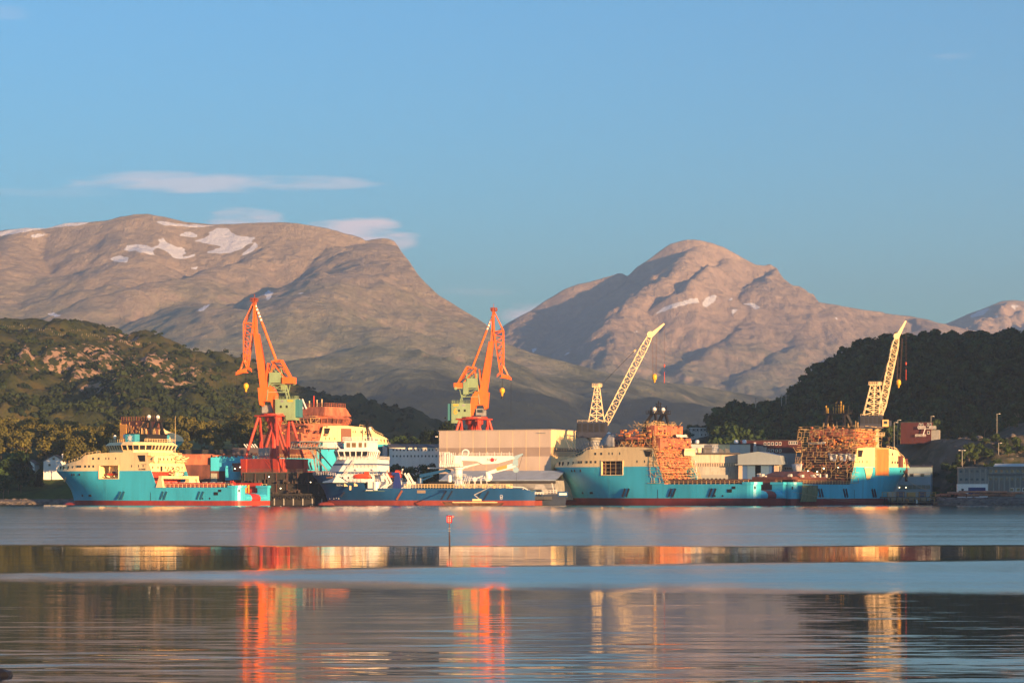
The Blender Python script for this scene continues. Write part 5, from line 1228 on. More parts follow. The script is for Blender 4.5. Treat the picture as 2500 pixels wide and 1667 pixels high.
# ------------------------------------------------------------------ level-luffing dock cranes
ORC = mat('crane_orange', (.86,.165,.022), .45, var=.08, vscale=.25, streak=4, dirt=(.40,.08,.02), dirt_amt=.55)
ORR = mat('portal_red', (.50,.052,.024), .5, var=.12, vscale=.2, streak=4, dirt=(.26,.035,.02), dirt_amt=.45)
GRN = mat('crane_green', (.26,.36,.19), .5, var=.12, vscale=.3, streak=3, dirt=(.16,.20,.10), dirt_amt=.4)
HOOKY = mat('hook_yellow', (.80,.42,.03), .45)
def jib_crane(label, px, Y, heading, portal_rz, zp, digit=None):
    base = P(px, 1010, Y); root = empty('dock_crane', (base.x, Y, 1.7), heading, label, 'crane', 'orange luffing dock cranes'); H = zp - 1.7
    # u along the jib, z above the slewing platform
    def U(u, z, y=0): return Vector((u, y, z + H))
    b = MB(); b.prism([(u, z + H) for u, z in [(7.1,11.5),(.7,12),(-1.2,9.2),(-1.8,.6),(-.3,.6),(1.1,5.3),(4.6,5.5),(5.1,3.4),(6.4,4.2)]], -2.0, 2.0); b.build('jib_bracket', ORC, root)
    b = MB(); b.hexa([U(2.4,10.6,-1.5),U(6.1,10.9,-1.5),U(6.1,10.9,1.5),U(2.4,10.6,1.5)], [U(7.0,35.4,-1.1),U(9.4,35.4,-1.1),U(9.4,35.4,1.1),U(7.0,35.4,1.1)]); jb = b.build('jib', ORC, root); b = MB(); b.beam(U(2.3,12,0), U(6.9,35,0), .25); b.beam(U(2.0,12,.5), U(6.6,35,.5), .12)
    for k in range(12): f = k/12; p_ = U(2.3,12,0).lerp(U(6.9,35,0), f); b.beam(p_ + Vector((-.3,0,0)), p_ + Vector((.2,-1.7,0)), .1)
    b.build('jib_ladder', MATS.get('crane_dark_orange') or mat('crane_dark_orange', (.35,.07,.02), .6), root)
    b = MB()
    for y in (-.9, .9): b.beam(U(8.2,35,y), U(8.9,50,y*.6), .6); b.beam(U(9.3,35.2,y), U(9.4,50,y*.6), .35)
    for k in range(5): z = 36.5 + k*2.7; b.beam(U(8.3+.1*k,z,-.9), U(8.4+.1*k,z+2.7,.9), .22); b.beam(U(8.3+.1*k,z,-.9), U(9.4,z+2.7,-.9), .2)
    b.build('jib_head', ORC, root)
    b = MB(); b.box(8.0, 10.6, -1.7, 1.7, H+49.6, H+49.9); b.box(8.6, 9.8, -1.0, 1.0, H+48, H+51.2); rail(b, [U(8,49.9,-1.7),U(10.6,49.9,-1.7),U(10.6,49.9,1.7),U(8,49.9,1.7),U(8,49.9,-1.7)], 1.2, 1.2, .16); b.beam(U(9.2,51,0),U(9.2,53,0),.2); b.build('top_platform', mat('crane_dark_orange', (.35,.07,.02), .6), root)
    # fly jib: bow-shaped lattice hanging forward of the head
    b = MB(); E = U(16.3,18.8,0)
    for y in (-1.5, 1.5):
        ap, t1, t2, i1, i2 = U(9.2,50,y*.4), U(13.8,40.4,y), U(13.8,24,y), U(9.4,40,y), U(12.4,20.4,y*.7)
        for p_, q_ in ((ap,t1),(t1,t2),(ap,i1),(i1,i2),(t2,E),(i2,E),(t1,i1)): b.beam(p_, q_, .42)
        n = 6
        for k in range(n):
            p_ = t1.lerp(t2, k/n); q_ = i1.lerp(i2, (k+.5)/n); r2 = t1.lerp(t2, (k+1)/n); b.beam(p_, q_, .2); b.beam(q_, r2, .2)
        b.beam(t2, i2, .3)
    for f in (0,.25,.5,.75,1): b.beam(U(13.8,40.4-16.4*f,-1.5), U(13.8,40.4-16.4*f,1.5), .25); b.beam(U(9.4+3*f,40-19.6*f,-1.5), U(9.4+3*f,40-19.6*f,1.5), .22)
    b.build('fly_jib', ORC, root)
    b = MB(); b.box(12.4, 17.6, -1.3, 1.3, H+18.2, H+18.5); b.hexa([U(13,18.5,-1),U(17.8,17.2,-1),U(17.8,17.2,1),U(13,18.5,1)],[U(13,20,-1),U(16.6,19.4,-1),U(16.6,19.4,1),U(13,20,1)]); rail(b, [U(11,18.5,-1.3),U(13.6,20.4,-1.3)], 1.4, .9, .18); b.build('fly_jib_tip', ORC, root)
    b = MB()
    for y in (-.5, .5):
        a, c_ = U(8.8,48,y), U(-1.2,22.6,y); m_ = a.lerp(c_, .30)
        b.beam(m_, c_, .85, 8)
    tr = b.build('tie_rod', ORC, root); b = MB()
    for k in range(5):
        a, c_ = U(8.8,48,0), U(-1.2,22.6,0)
        b.beam(a.lerp(c_, k*.06), a.lerp(c_, k*.06+.035), 1.0, 8)
    b.build('tie_rod_band', WHITE, tr); b = MB(); b.beam(U(8.8,48,0), U(8.8,48,0).lerp(U(-1.2,22.6,0), .3), .8, 8); b.build('tie_rod_end', ORC, tr)
    # balance lever and counterweight
    b = MB()
    for y in (-1.3, 1.3):
        b.beam(U(1.0,23,y), U(-3.2,23.6,y), .6); b.beam(U(-3.2,23.6,y), U(-7.8,15.4,y), .8); b.beam(U(1.0,23,y), U(-5.4,15.6,y), .45); b.beam(U(2.6,22.4,y), U(3.4,14.5,y), .55); b.beam(U(.2,22.4,y), U(2.6,11.6,y), .45)
        for k in range(4): b.beam(U(-.6-k*1.3,23-k*1.4,y), U(-3.8-k*1.0,22.2-k*1.8,y), .22)
    for k in range(4): b.beam(U(-3.2-k*1.2,23.4-k*2.2,-1.3), U(-3.2-k*1.2,23.4-k*2.2,1.3), .3)
    b.build('balance_lever', ORC, root)
    b = MB(); b.box(-9.4, -4.2, -2.4, 2.4, H+13.2, H+16.0); b.build('counterweight', ORC, root)
    b = MB()
    for (u, y) in ((2.3,-2),(2.3,2),(-4,-2),(-4,2)):
        b.beam(U(u*1.5-.6, 6, y*1.1), U(u*.7-.4, 20.4, y*.45), .45)
    for z in (9.5, 13, 16.5):
        k = (z-6)/14.4; 
        for y in (-1,1): yy = y*(2.2-1.3*k); b.beam(U(2.8-k*1.6,z,yy), U(-6.4+k*3.6,z,yy), .28); b.beam(U(2.8-k*1.6,z,yy), U(-5.6+k*3.6,z+3.4,yy*.8), .22); b.beam(U(-6.4+k*3.6,z,yy), U(2.0-k*1.6,z+3.4,yy*.8), .22)
    b.build('luffing_tower', GRN, root)
    b = MB(); b.box(-3.4, 1.8, -1.9, 1.9, H+13.6, H+18.2); b.box(-4.9, -2.6, -2.8, -.8, H+10.6, H+16.4); b.beam(U(-3,13.2,-2.4), U(-8.2,13.6,-2.4), .4); b.cyl((-8.4,-3,H+13.4), .7, 1.2, 12, axis='y'); b.beam(U(-5,6,-2.2), U(-6.6,13,-2.2), .3); b.build('luffing_gear', GRN, root)
    # machinery house
    b = MB(); b.hexa([U(-1.4,-.4,-3.2),U(-6.2,-2.8,-3.2),U(-10.6,-2.8,-3.2),U(-10.6,-2.8,3.2),U(-1.4,-.4,3.2)][::-1] if False else [U(-10.4,-.9,-3.3),U(-1.4,-.9,-3.3),U(-1.4,-.9,3.3),U(-10.4,-.9,3.3)], [U(-10.4,6.4,-3.3),U(-1.4,6.4,-3.3),U(-1.4,6.4,3.3),U(-10.4,6.4,3.3)])
    b.box(-10.4, -6.2, -3.3, 3.3, H-2.9, H-.9); mh = b.build('machinery_house', GRN, root)
    b = MB(); rail(b, [U(-10.3,6.4,3.2),U(-10.3,6.4,-3.2),U(-1.6,6.4,-3.2),U(-1.6,6.4,3.2)], 1.3, 1.5, .12); b.build('house_rail', GRN, mh)
    b = MB(); b.box(-12.2, -10.4, -2.6, 2.6, H-1.6, H+6.2); b.build('house_end', mat('teal_panel', (.05,.20,.22), .5), mh)
    for u, z in ((-4.0,3.0),(-6.7,3.0)):
        for sy in (-1, 1): piece('window', mh, U(u, z, 3.32*sy), (.9,.12,1.1), DARK)
    for sy in (-1, 1): piece('grille', mh, U(-4.6, 5.4, 3.34*sy), (1.2,.1,.9), STEEL); piece('notice_plate', mh, U(-8.3,5.6,3.34*sy), (2.4,.1,.8), HOOKY)
    b = MB(); b.box(1.2, 4.8, -2.6, -.2, H+.8, H+3.9); b.box(3.6, 5.6, -2.4, .6, H+.4, H+3.2); b.build('driver_cabin', STEEL, root); b = MB(); b.box(4.85, 4.95, -2.4, -.4, H+2.0, H+3.4); b.box(1.8, 4.4, -2.7, -2.62, H+2.0, H+3.4); b.build('cabin_window', GLASS, root)
    if digit:
        text(digit, 4.2, HOOKY, mh, U(-8.4, 2.6, -3.36) if math.cos(heading) > 0 else U(-8.4,2.6,3.36), (R(90), 0, 0 if math.cos(heading) > 0 else math.pi), name='number')
    # ropes and hooks
    b = MB(); b.beam(U(13.2,18.2,-.3), U(13.2,13.2,-.3), .12); b.beam(U(13.2,18.2,.4), U(13.2,13.2,.4), .12); b.beam(U(17.4,17.4,0), U(17.4,-4.5 if not digit else 1.0,0), .11); b.build('hoist_rope', BLACK, root)
    b = MB(); b.lathe(U(13.2,9.6,0), [(.1,0),(.5,.5),(.45,1.2),(1.2,2.2),(1.3,3.2),(.7,4.0),(.1,4.1)], 10); b.build('hook_block', HOOKY, root, smooth=True); b = MB(); b.lathe(U(13.2,8.4,0), [(.1,0),(.5,.3),(.55,.9),(.2,1.4)], 8); b.build('hook', BLACK, root)
    # portal
    pr = bpy.data.objects.new('portal', None); COL.objects.link(pr); pr.parent = root; pr.rotation_euler = (0, 0, portal_rz - heading)
    b = MB(); b.cyl((0,0,H-1.2), 6.2, 1.2, 20); b.box(-6.3,6.3,-6.3,6.3,H-1.3,H-.7); b.cyl((0,0,H-3.4), 4.2, 2.4, 16); b.build('slewing_ring', ORR, pr)
    b = MB(); b.lathe((0,0,H-20), [(2.4,0),(1.5,7),(2.0,13),(3.9,17.6)], 12); b.build('king_post', ORR, pr)
    s_ = 9.0
    for (x, y) in ((-s_,-s_),(s_,-s_),(s_,s_),(-s_,s_)):
        b = MB(); b.beam((x*.55,y*.55,H-1.2), (x,y,H-19.5), 1.25, 8); b.build('leg', ORR, pr)
    for (x, y, x2, y2) in ((-1,-1,1,-1),(1,-1,1,1),(1,1,-1,1),(-1,1,-1,-1)):
        b = MB(); mx, my = (x+x2)/2*s_, (y+y2)/2*s_; b.beam((x*s_*.5,y*s_*.5,H-1.4),(mx*.9,my*.9,H-19.5),.9,8); b.beam((x2*s_*.5,y2*s_*.5,H-1.4),(mx*.9,my*.9,H-19.5),.9,8); b.build('brace', ORR, pr)
        b = MB(); b.beam((x*s_,y*s_,H-23.2),(x2*s_,y2*s_,H-23.2),1.9,4,None,6.6); b.build('portal_beam', mat('portal_red_shaded', (.33,.045,.028), .55, var=.2, vscale=.3, streak=3), pr)  # beam red darkened to carry the shade of the left face
    for (x, y) in ((-s_,-s_),(s_,-s_),(s_,s_),(-s_,s_)):
        b = MB(); b.hexa([(x-1.1,y-1.1,1.2),(x+1.1,y-1.1,1.2),(x+1.1,y+1.1,1.2),(x-1.1,y+1.1,1.2)],[(x-1.6,y-1.6,H-20),(x+1.6,y-1.6,H-20),(x+1.6,y+1.6,H-20),(x-1.6,y+1.6,H-20)]); b.box(x-1.8,x+1.8,y-.8,y+.8,0,1.2); b.build('leg_foot', ORR, pr)
    b = MB(); rail(b, [(-s_,-s_-1,H-19.8),(s_+1,-s_-1,H-19.8),(s_+1,s_,H-19.8)], 1.1, 2, .12)
    for k in range(6): b.beam((s_*.8-k*.2,-s_-1.0,H-26+k), (s_*.2+k*.3,-s_-1.0,H-19.8), .14) if k % 3 == 0 else None
    b.build('portal_rail', ORR, pr)
    b = MB(); b.box(-2, 2, -s_+.2, -s_+3, H-19.8, H-15.2); b.build('cable_cabin', STEEL, pr)
    return root
jib_crane('tall orange dock crane with red portal, fly jib hanging left, beside the finished ship', 670, 1068, R(180-12), R(-33), 40.1)
jib_crane('orange dock crane with green cab numbered 6, rising behind the big tan hall', 1158, 1136, R(-8), R(-30), 40.8, '6')

# ------------------------------------------------------------------ cream lattice cranes
LAT = mat('crane_cream', (.80,.62,.36), .5, var=.08, vscale=.5)
def lattice_crane(label, Y, foot, head, nose, aft, atop, cabb, hookx, hooky, whip, seed, sidecab=None, pedestal_top=1047):
    """all arguments are photograph pixels, turned into metres in the plane of the boom at distance Y"""
    o = P(foot[0], foot[1], Y); root = empty('lattice_crane', (o.x, Y, 1.7), 0, label, 'crane', 'cream lattice boom cranes')
    def U(p_, y=0): q_ = P(p_[0], p_[1], Y); return Vector((q_.x - o.x, y, q_.z - 1.7))
    b = MB(); b.lattice(U(foot), U(head), 1.4, 3.0, 1.6, 18, .34, .17); b.build('boom', LAT, root)
    b = MB(); a, c_ = U(head), U(nose); b.beam(a + Vector((0,0,-.6)), c_, 1.9, 4, .7); b.cyl((a.x-.3, -1.3, a.z-.2), 1.5, 2.6, 12, axis='y'); b.build('jib_nose', LAT, root)
    b = MB(); b.cyl((U(foot).x, -1.6, U(foot).z), .8, 3.2, 10, axis='y'); b.build('boom_pivot', CAB, root)
    b = MB(); w_ = 2.0; (l, r_, yb) = aft; (tl, tr_, yt) = atop
    n = 5
    for y in (-w_, w_):
        L0, L1, R0, R1 = U((l,yb),y), U((tl,yt),y*.45), U((r_,yb),y), U((tr_,yt),y*.45)
        b.beam(L0,L1,.28); b.beam(R0,R1,.30); mid0 = (L0+R0)/2; mid1 = (L1+R1)/2; b.beam(mid0, mid1, .3)
        for k in range(n):
            f, g = k/n, (k+1)/n; b.beam(L0.lerp(L1,f), R0.lerp(R1,g), .18); b.beam(R0.lerp(R1,f), L0.lerp(L1,g), .18); b.beam(L0.lerp(L1,g), R0.lerp(R1,g), .24)
    for k in range(n+1):
        f = k/n
        for (p0, p1) in (((l,yb),(tl,yt)),((r_,yb),(tr_,yt))): b.beam(U(p0,-w_).lerp(U(p1,-w_*.45),f), U(p0,w_).lerp(U(p1,w_*.45),f), .2)
    b.build('a_frame', LAT, root)
    b = MB(); q_ = U((tl,yt)); q2 = U((tr_,yt)); b.box(q_.x-1.2, q2.x+1.0, -1.6, 1.6, q_.z, q_.z+.4); rail(b, [(q_.x-1.2,-1.6,q_.z+.3),(q2.x+1,-1.6,q_.z+.3)], 1.2, 1.1, .14); b.cyl((q2.x,-.8,q_.z+.9), .8, 1.6, 12, axis='y'); b.build('a_frame_top', LAT, root)
    b = MB()
    for y in (-1.2,-.4,.4,1.2):
        b.beam(U((tr_,yt-2),y*.6), U(head,y).lerp(U((tr_,yt),y), .30), .13)
        b.beam(U((tr_,yt-2),y*.6), U(head,y), .11)
    b.build('pendant_rope', BLACK, root); b = MB(); m_ = U(head).lerp(U((tr_,yt)), .33); b.beam(m_, m_.lerp(U(head), .12), .7); b.build('bridle', LAT, root)
    (cl, cr, ct, cb) = cabb; A, C_ = U((cl,cb)), U((cr,ct)); b = MB(); b.box(A.x, C_.x, -3.6, 3.6, A.z, C_.z); b.box(A.x-.2, C_.x+.2, -3.8, 3.8, A.z, A.z+2.0); hs = b.build('machinery_house', CAB, root)
    for k in range(5): x = A.x + (C_.x-A.x)*(k+.3)/5.2; piece('house_panel', hs, (x, -3.68, (A.z+C_.z)/2+.9), ((C_.x-A.x)/7, .12, (C_.z-A.z)*.55), mat('cab_panel', (.014,.011,.013), .3, var=.3, vscale=.6))
    b = MB(); rail(b, [(A.x,-3.6,C_.z),(C_.x,-3.6,C_.z)], .9, 2.2, .06); b.build('roof_rail', LAT, hs)
    if sidecab:
        A2, C2 = U((sidecab[0],sidecab[3])), U((sidecab[1],sidecab[2])); b = MB(); b.box(A2.x, C2.x, -4.4, -1.2, A2.z, C2.z); sc_ = b.build('driver_cabin', mat('cabin_cream', (.72,.42,.16), .5), root); piece('cabin_window', sc_, ((A2.x+C2.x)/2, -4.45, A2.z+ (C2.z-A2.z)*.6), (1.7,.1,1.4), GLASS); piece('cabin_front', sc_, (C2.x+.7, -2.8, (A2.z+C2.z)/2), (1.4, 2.8, 2.6), CAB)
    # pedestal with slewing ring
    ctr = (A.x + C_.x)/2 + 1.0; zt_ = A.z; b = MB(); b.lathe((ctr,0,0), [(3.4,0),(2.6,zt_*.6),(2.6,zt_-1.2),(3.4,zt_-.6),(3.4,zt_)], 16) if seed == 1 else None
    if seed == 1: b.build('pedestal', STEEL, root)
    else:
        b = MB(); w_ = 2.6
        for sx in (-1,1):
            for y in (-1,1): b.beam((ctr+sx*w_*1.25,y*w_*1.25,0),(ctr+sx*w_*.8,y*w_*.8,zt_),.5)
        n = 7
        for k in range(n):
            f0, f1 = k/n, (k+1)/n; s0, s1 = w_*(1.25-.45*f0), w_*(1.25-.45*f1)
            for y in (-1,1): b.beam((ctr-s0,y*s0,zt_*f0),(ctr+s1,y*s1,zt_*f1),.26); b.beam((ctr+s0,y*s0,zt_*f0),(ctr-s1,y*s1,zt_*f1),.26); b.beam((ctr-s1,y*s1,zt_*f1),(ctr+s1,y*s1,zt_*f1),.26)
            for sx in (-1,1): b.beam((ctr+sx*s0,-s0,zt_*f0),(ctr+sx*s1,s1,zt_*f1),.24)
        b.build('pedestal', LAT, root); b = MB(); rail(b, [(ctr-5,-4,zt_-3.2),(ctr+5,-4,zt_-3.2)], 1.2, 1.3, .14); b.box(ctr-5,ctr+5,-4,4,zt_-3.5,zt_-3.2); b.build('pedestal_platform', LAT, root)
    b = MB(); h_ = U((hookx,hooky))
    for dx in (-1.4,-.9,.9,1.4): b.beam((U(head).x+1.6+dx*.8, 0, U(head).z-1), (h_.x+dx*.6,0,h_.z+2.2), .10)
    wt, wb_ = U((whip[0],nose[1]+2)), U((whip[0],whip[1])); b.beam(wt, wb_, .09); b.build('hoist_rope', mat('rope_brown', (.10,.05,.04), .8), root)
    b = MB(); b.lathe(h_ - Vector((0,0,1.6)), [(.1,0),(.4,.4),(.4,1.2),(1.1,1.8),(1.1,3.4),(.5,4.0),(.1,4.1)], 10); b.build('hook_block', HOOKY, root, smooth=True)
    p_ = U((whip[0],whip[1]-30)); b = MB(); b.cyl((p_.x,0,p_.z-5), .16, 5, 8); b.lathe((p_.x,0,p_.z+2), [(.1,0),(.35,.4),(.35,1.2),(.1,1.6)], 8); b.build('whip_hook', ORR, root)
    return root
lattice_crane('cream lattice crane with dark cab, boom leaning right, between the tan hall and scaffolded ship', 1090, (1467,1055), (1589,816), (1622,790), (1437,1475,1030), (1452,1464,945), (1409,1483,1031,1068), 1598, 926, (1622,938), 1)
lattice_crane('cream lattice crane with orange side cabin, boom steep before the dark wooded hill', 1142, (2150,1014), (2190,820), (2212,783), (2108,2155,1013), (2126,2147,940), (2098,2153,1016,1046), 2194, 939, (2212,932), 2, (2151,2166,1025,1042))
# ------------------------------------------------------------------ more ground: wooded slope on the left, rock terrace on the right
def sheet(name, xs, ys, fn, m, attrs=None):
    X, Y = np.meshgrid(xs, ys); Z = fn(X, Y); o = grid_mesh(name, X, Y, Z, m, attrs); return o, (xs, ys, Z)
GRASS = mat('grass_bank', (.06,.10,.022), .95, col2=(.03,.05,.014), vscale=.12, spec=.1)
def f_left(X, Y):
    z = np.interp(Y, [1096, 1104, 1135, 1185, 1240, 1330, 1460], [-2, 2.2, 9, 21, 27, 33, 40]) * np.clip((-95 - X) / 30, 0, 1) ** .8
    md = 13.5 * np.exp(-((X + 196) / 17.0) ** 2 - ((Y - 1128) / 16.0) ** 2) + 5 * np.exp(-((X + 222) / 14.0) ** 2 - ((Y - 1120) / 14.0) ** 2)
    shore = np.clip((Y - 1092 - 6 * np.sin(X * .05)) / 10, 0, 1)
    return np.maximum(z * .92, md) * shore - 1.5 * (1 - shore) + 1.2 * (fbm(X * .06, Y * .06, 4, 5) - .5)
_, GL = sheet('wooded_slope', np.linspace(-420, -90, 150), np.linspace(1088, 1460, 150), f_left, GRASS)
ROCKT = mat('rock_terrace', (.13,.105,.085), .95, col2=(.030,.042,.018), vscale=.05, dirt=(.22,.18,.15), dirt_amt=.6, bump=.9, bscale=.6, spec=.1)
def f_right(X, Y):
    px = 1250 + X / Y * F
    top = np.interp(X, [150, 172, 205, 230, 246, 262, 300, 420], [4, 25, 31, 31, 33, 41, 46, 55])
    y0 = np.interp(X, [150, 190, 200, 215, 228, 262, 300], [1140, 1140, 1128, 1095, 1092, 1092, 1092]) + 5 * (fbm(X * .05, Y * 0, 3, 9) - .5)
    t = np.clip((Y - y0) / 62.0, 0, 1); z = 1.6 + (top - 1.6) * (t ** .8)
    n = fbm(X * .06, Y * .06, 6, 15, ridge=True) - .6
    return z + n * 7 * np.clip(t * 5, 0, 1) * np.clip((1 - t) * 6 + .15, 0, 1)
_, GR = sheet('rock_terrace', np.linspace(168, 420, 200), np.linspace(1078, 1262, 150), f_right, ROCKT)
def hz2(H, x, y): return hz(H, x, y)
def on_hill(H, px, py, y0, y1):
    Y = y0
    while Y < y1:
        x = (px - 1250) * Y / F; z = hz(H, x, Y)
        if HOR - (z - CAMH) * F / Y <= py: return Vector((x, Y, z))
        Y += 2
    return Vector(((px - 1250) * y1 / F, y1, hz(H, (px - 1250) * y1 / F, y1)))

# ------------------------------------------------------------------ buildings
def building(name, label, cat, pa, Ya, pb, Yb, ybase=None, group=None):
    a = P(pa, 1204, Ya); c = P(pb, 1204, Yb); L = math.hypot(c.x - a.x, c.y - a.y)
    zb = 1.7 if ybase is None else CAMH + (HOR - ybase) * (Ya + Yb) / 2 / F
    r = empty(name, (a.x, a.y, zb), math.atan2(c.y - a.y, c.x - a.x), label, cat, group)
    r['L'] = L; k = (Ya + Yb) / 2 / F
    def lx(px): return L * (px - pa) / (pb - pa)
    def lz(py): return CAMH + (HOR - py) * k - zb
    return r, L, lx, lz
def bx(name, par, x0, x1, y0, y1, z0, z1, m): b = MB(); b.box(x0, x1, y0, y1, z0, z1); return b.build(name, m, par)
def window_at(par, x, z, w, h, fm=WHITE, gm=GLASS, y=-.06):
    f = piece('window', par, (x, y, z), (w, .10, h), fm); g = piece('pane', None, (0, 0, 0), (.74, .5, .80), gm); g.parent = f; g.location = (0, -.45, 0); return f
TAN = mat('hall_tan', (.54,.44,.36), .6, var=.05, vscale=.2, streak=3); TAND = mat('hall_band', (.34,.26,.21), .6, var=.05, vscale=.2)
ROOFD = mat('dark_roof', (.05,.045,.045), .7, var=.2, vscale=.3)
# big hall
hl, L, lx, lz = building('hall', 'big tan industrial hall clad in panels with a darker horizontal band', 'hall', 1072, 1085, 1345, 1062)
Ht = lz(1051); zb1, zb2 = lz(1092.5), lz(1114); D = 27
bx('wall_core', hl, 0, L, 0, D, -.5, Ht - .1, TAN)
n = 9
for i in range(n):
    xa = lx(1072 + (0 if i == 0 else 20 + (i - 1) * 32.3)); xb = lx(min(1345, 1092 + i * 32.3)) if i < n - 1 else L
    for z0, z1, m_ in ((0, zb2, TAN), (zb2, zb1, TAND), (zb1, Ht, TAN)):
        if xb - xa > .5: piece('wall_panel', hl, ((xa + xb) / 2, -.09, (z0 + z1) / 2), (xb - xa - .16, .18, z1 - z0 - .04), m_)
    if i: piece('joint_strip', hl, (xa, -.12, Ht / 2), (.16, .2, Ht), CREAM)
for j in range(4):
    ya, yb = D * j / 4, D * (j + 1) / 4
    for z0, z1, m_ in ((0, zb2, CREAM), (zb2, zb1, mat('hall_band_sunlit', (.55,.38,.20), .6)), (zb1, Ht, CREAM)): piece('wall_panel', hl, (L + .09, (ya + yb) / 2, (z0 + z1) / 2), (.18, yb - ya - .1, z1 - z0 - .04), m_)  # end wall in paler paint: sunlight on that side put into the colour
b = MB(); b.box(-.3, L + .4, -.4, D + .3, Ht, Ht + .35); b.build('roof', mat('hall_roof', (.42,.36,.30), .6), hl)
b = MB(); b.box(lx(1313), lx(1333), -.5, -.2, lz(1059), lz(1057)); b.build('lamp_bar', STEEL, hl); piece('lamp', hl, (lx(1074) - 1.2, -1, Ht - 2.4), (1.0, .5, .5), WHITE)
rk0 = bx('yard_rack', hl, L + .5, L + 12, 3, 3.3, zb1 - 1.9, zb1 - 1.6, mat('dark_rack', (.06,.055,.05), .7))
for i in range(14): piece('slat', rk0, (L + 1 + i * .8, 3.0, zb1 - 1.2), (.3, .2, 1.3), MATS['dark_rack'])
# low shed before the hall
sh, L, lx, lz = building('shed', 'long low shed with a pale blue metal roof in front of the tan hall', 'shed', 1072, 1062, 1356, 1044)
b = MB(); b.quad((0, 0, lz(1172)), (L, 0, lz(1172)), (L, 14, lz(1148)), (0, 14, lz(1148))); b.quad((0,0,lz(1172)-.3),(0,14,lz(1148)-.3),(L,14,lz(1148)-.3),(L,0,lz(1172)-.3)); b.box(0,L,-.4,0,lz(1173.5),lz(1171)); b.build('roof', mat('pale_blue_roof', (.30,.38,.46), .5, var=.12, vscale=.3), sh)
bx('wall', sh, .3, L - .3, .4, 13.6, -.2, lz(1172) - .1, STEEL); bx('dark_band', sh, 0, L, .1, .4, lz(1180), lz(1174), ROOFD)
for i in range(9): piece('wall_panel', sh, (L * (i + .5) / 9, .3, lz(1188) / 1.0 * .6), (L / 9 - .2, .16, 4.2), mat('shed_panel', (.20,.20,.20), .6))
# long white building on the left of the hall
wh_, L, lx, lz = building('long_building', 'long white building with dark grey roof and small windows, left of the hall', 'building', 950, 1162, 1074, 1162, 1150)
bx('wall', wh_, 0, L, 0, 12, -4, lz(1092), WHITE); b = MB(); b.hexa([(-.8,-.8,lz(1092)),(L,-.8,lz(1092)),(L,13,lz(1092)),(-.8,13,lz(1092))], [(-.4,6,lz(1083)),(L,6,lz(1083)),(L,6.3,lz(1083)),(-.4,6.3,lz(1083))]); b.build('roof', mat('slate_roof', (.055,.06,.07), .6, var=.15, vscale=.4), wh_)
for i in range(14): window_at(wh_, 2.0 + i * 1.72, lz(1098), .8, 1.1, WHITE, DARK)
for i in range(14): window_at(wh_, 2.0 + i * 1.72, lz(1113), .8, 1.1, WHITE, DARK)
b = MB(); b.prism([(-12.0 + 9, -4), (-12 + 9, lz(1088)), (-.8 - .0, lz(1092)), (-.8, -4)], -3, 8); b.build('gable_wing', mat('grey_wall', (.36,.38,.42), .7), wh_)
# sheds between the middle ship and the right ship
fb, L, lx, lz = building('workshop', 'long workshop with rust-streaked cream fascia and a strip of ribbed windows', 'workshop', 1664, 1086, 1806, 1086)
WG = mat('grey_render', (.34,.33,.29), .75, var=.12, vscale=.4, streak=5, dirt=(.16,.14,.11), dirt_amt=.7)
WC = mat('cream_cladding', (.60,.46,.34), .6, var=.08, vscale=.35, streak=6, dirt=(.32,.22,.15), dirt_amt=.5)
bx('wall', fb, 0, L, .3, 20, 0, lz(1131), WG); bx('fascia', fb, 0, L, 0, 20, lz(1130), lz(1109.4), WC); bx('roof', fb, -.3, L + .2, -.5, 20, lz(1109.4), lz(1105), ROOFD)
n = 34
for i in range(n): piece('window_rib', fb, (L * (i + .5) / n, .22, lz(1134.5)), (L / n * .45, .3, lz(1130) - lz(1138)), WC)
bx('window_strip', fb, 0, L, .25, .3, lz(1138), lz(1130), GLASS)
for i in range(1, 6): piece('cladding_joint', fb, (L * i / 6, -.04, lz(1120)), (.12, .1, lz(1110) - lz(1130)), WG)
bx('annex', fb, lx(1700), lx(1775), -5, .3, 0, lz(1159), mat('annex_grey', (.26,.27,.26), .7)); 
for i in range(7): window_at(fb, lx(1706 + i * 10), lz(1170), 1.1, 1.3, STEEL, DARK, -5.06)
b = MB(); b.cyl((lx(1708), 4, lz(1105)), .8, lz(1096) - lz(1105), 12); b.cyl((lx(1708), 4, lz(1098)), 1.15, .9, 12); b.build('roof_vent', CREAM, fb)
DUCT = mat('duct_grey', (.10,.10,.105), .4)
b = MB(); b.cyl((lx(1722), 6, lz(1105)), 1.2, lz(1092) - lz(1105), 12); b.cyl((lx(1722), 6, lz(1092)), 1.3, 3.4, 12, axis='x'); b.box(lx(1724), lx(1740), 5, 7.4, lz(1105), lz(1094)); b.build('roof_duct', DUCT, fb)
for p_ in (1763, 1778): b = MB(); b.prism([(lx(p_) - 1, lz(1105)), (lx(p_) + 1.4, lz(1105)), (lx(p_) + 1, lz(1098)), (lx(p_) - .2, lz(1094.5)), (lx(p_) - 1, lz(1094.5))], 5, 7); b.build('roof_duct', DUCT, fb)
bk, L, lx, lz = building('back_hall', 'pale flat-roofed hall carrying four round roof fans behind the workshop', 'hall', 1668, 1118, 1833, 1118)
for i, (pa_, pb_, m_) in enumerate(((1668,1755,mat('pale_panel', (.40,.42,.42), .6, var=.05, vscale=.3)),(1755,1782,CREAM),(1782,1806,mat('pale_panel2', (.42,.45,.46), .6)),(1806,1832,mat('pale_panel3', (.50,.50,.44), .6)))): bx('wall', bk, lx(pa_), lx(pb_) - .05, 0 + .1 * i, 16, 0, lz(1084), m_)
bx('roof', bk, -.2, L, -.3, 16, lz(1084), lz(1082.6), ROOFD)
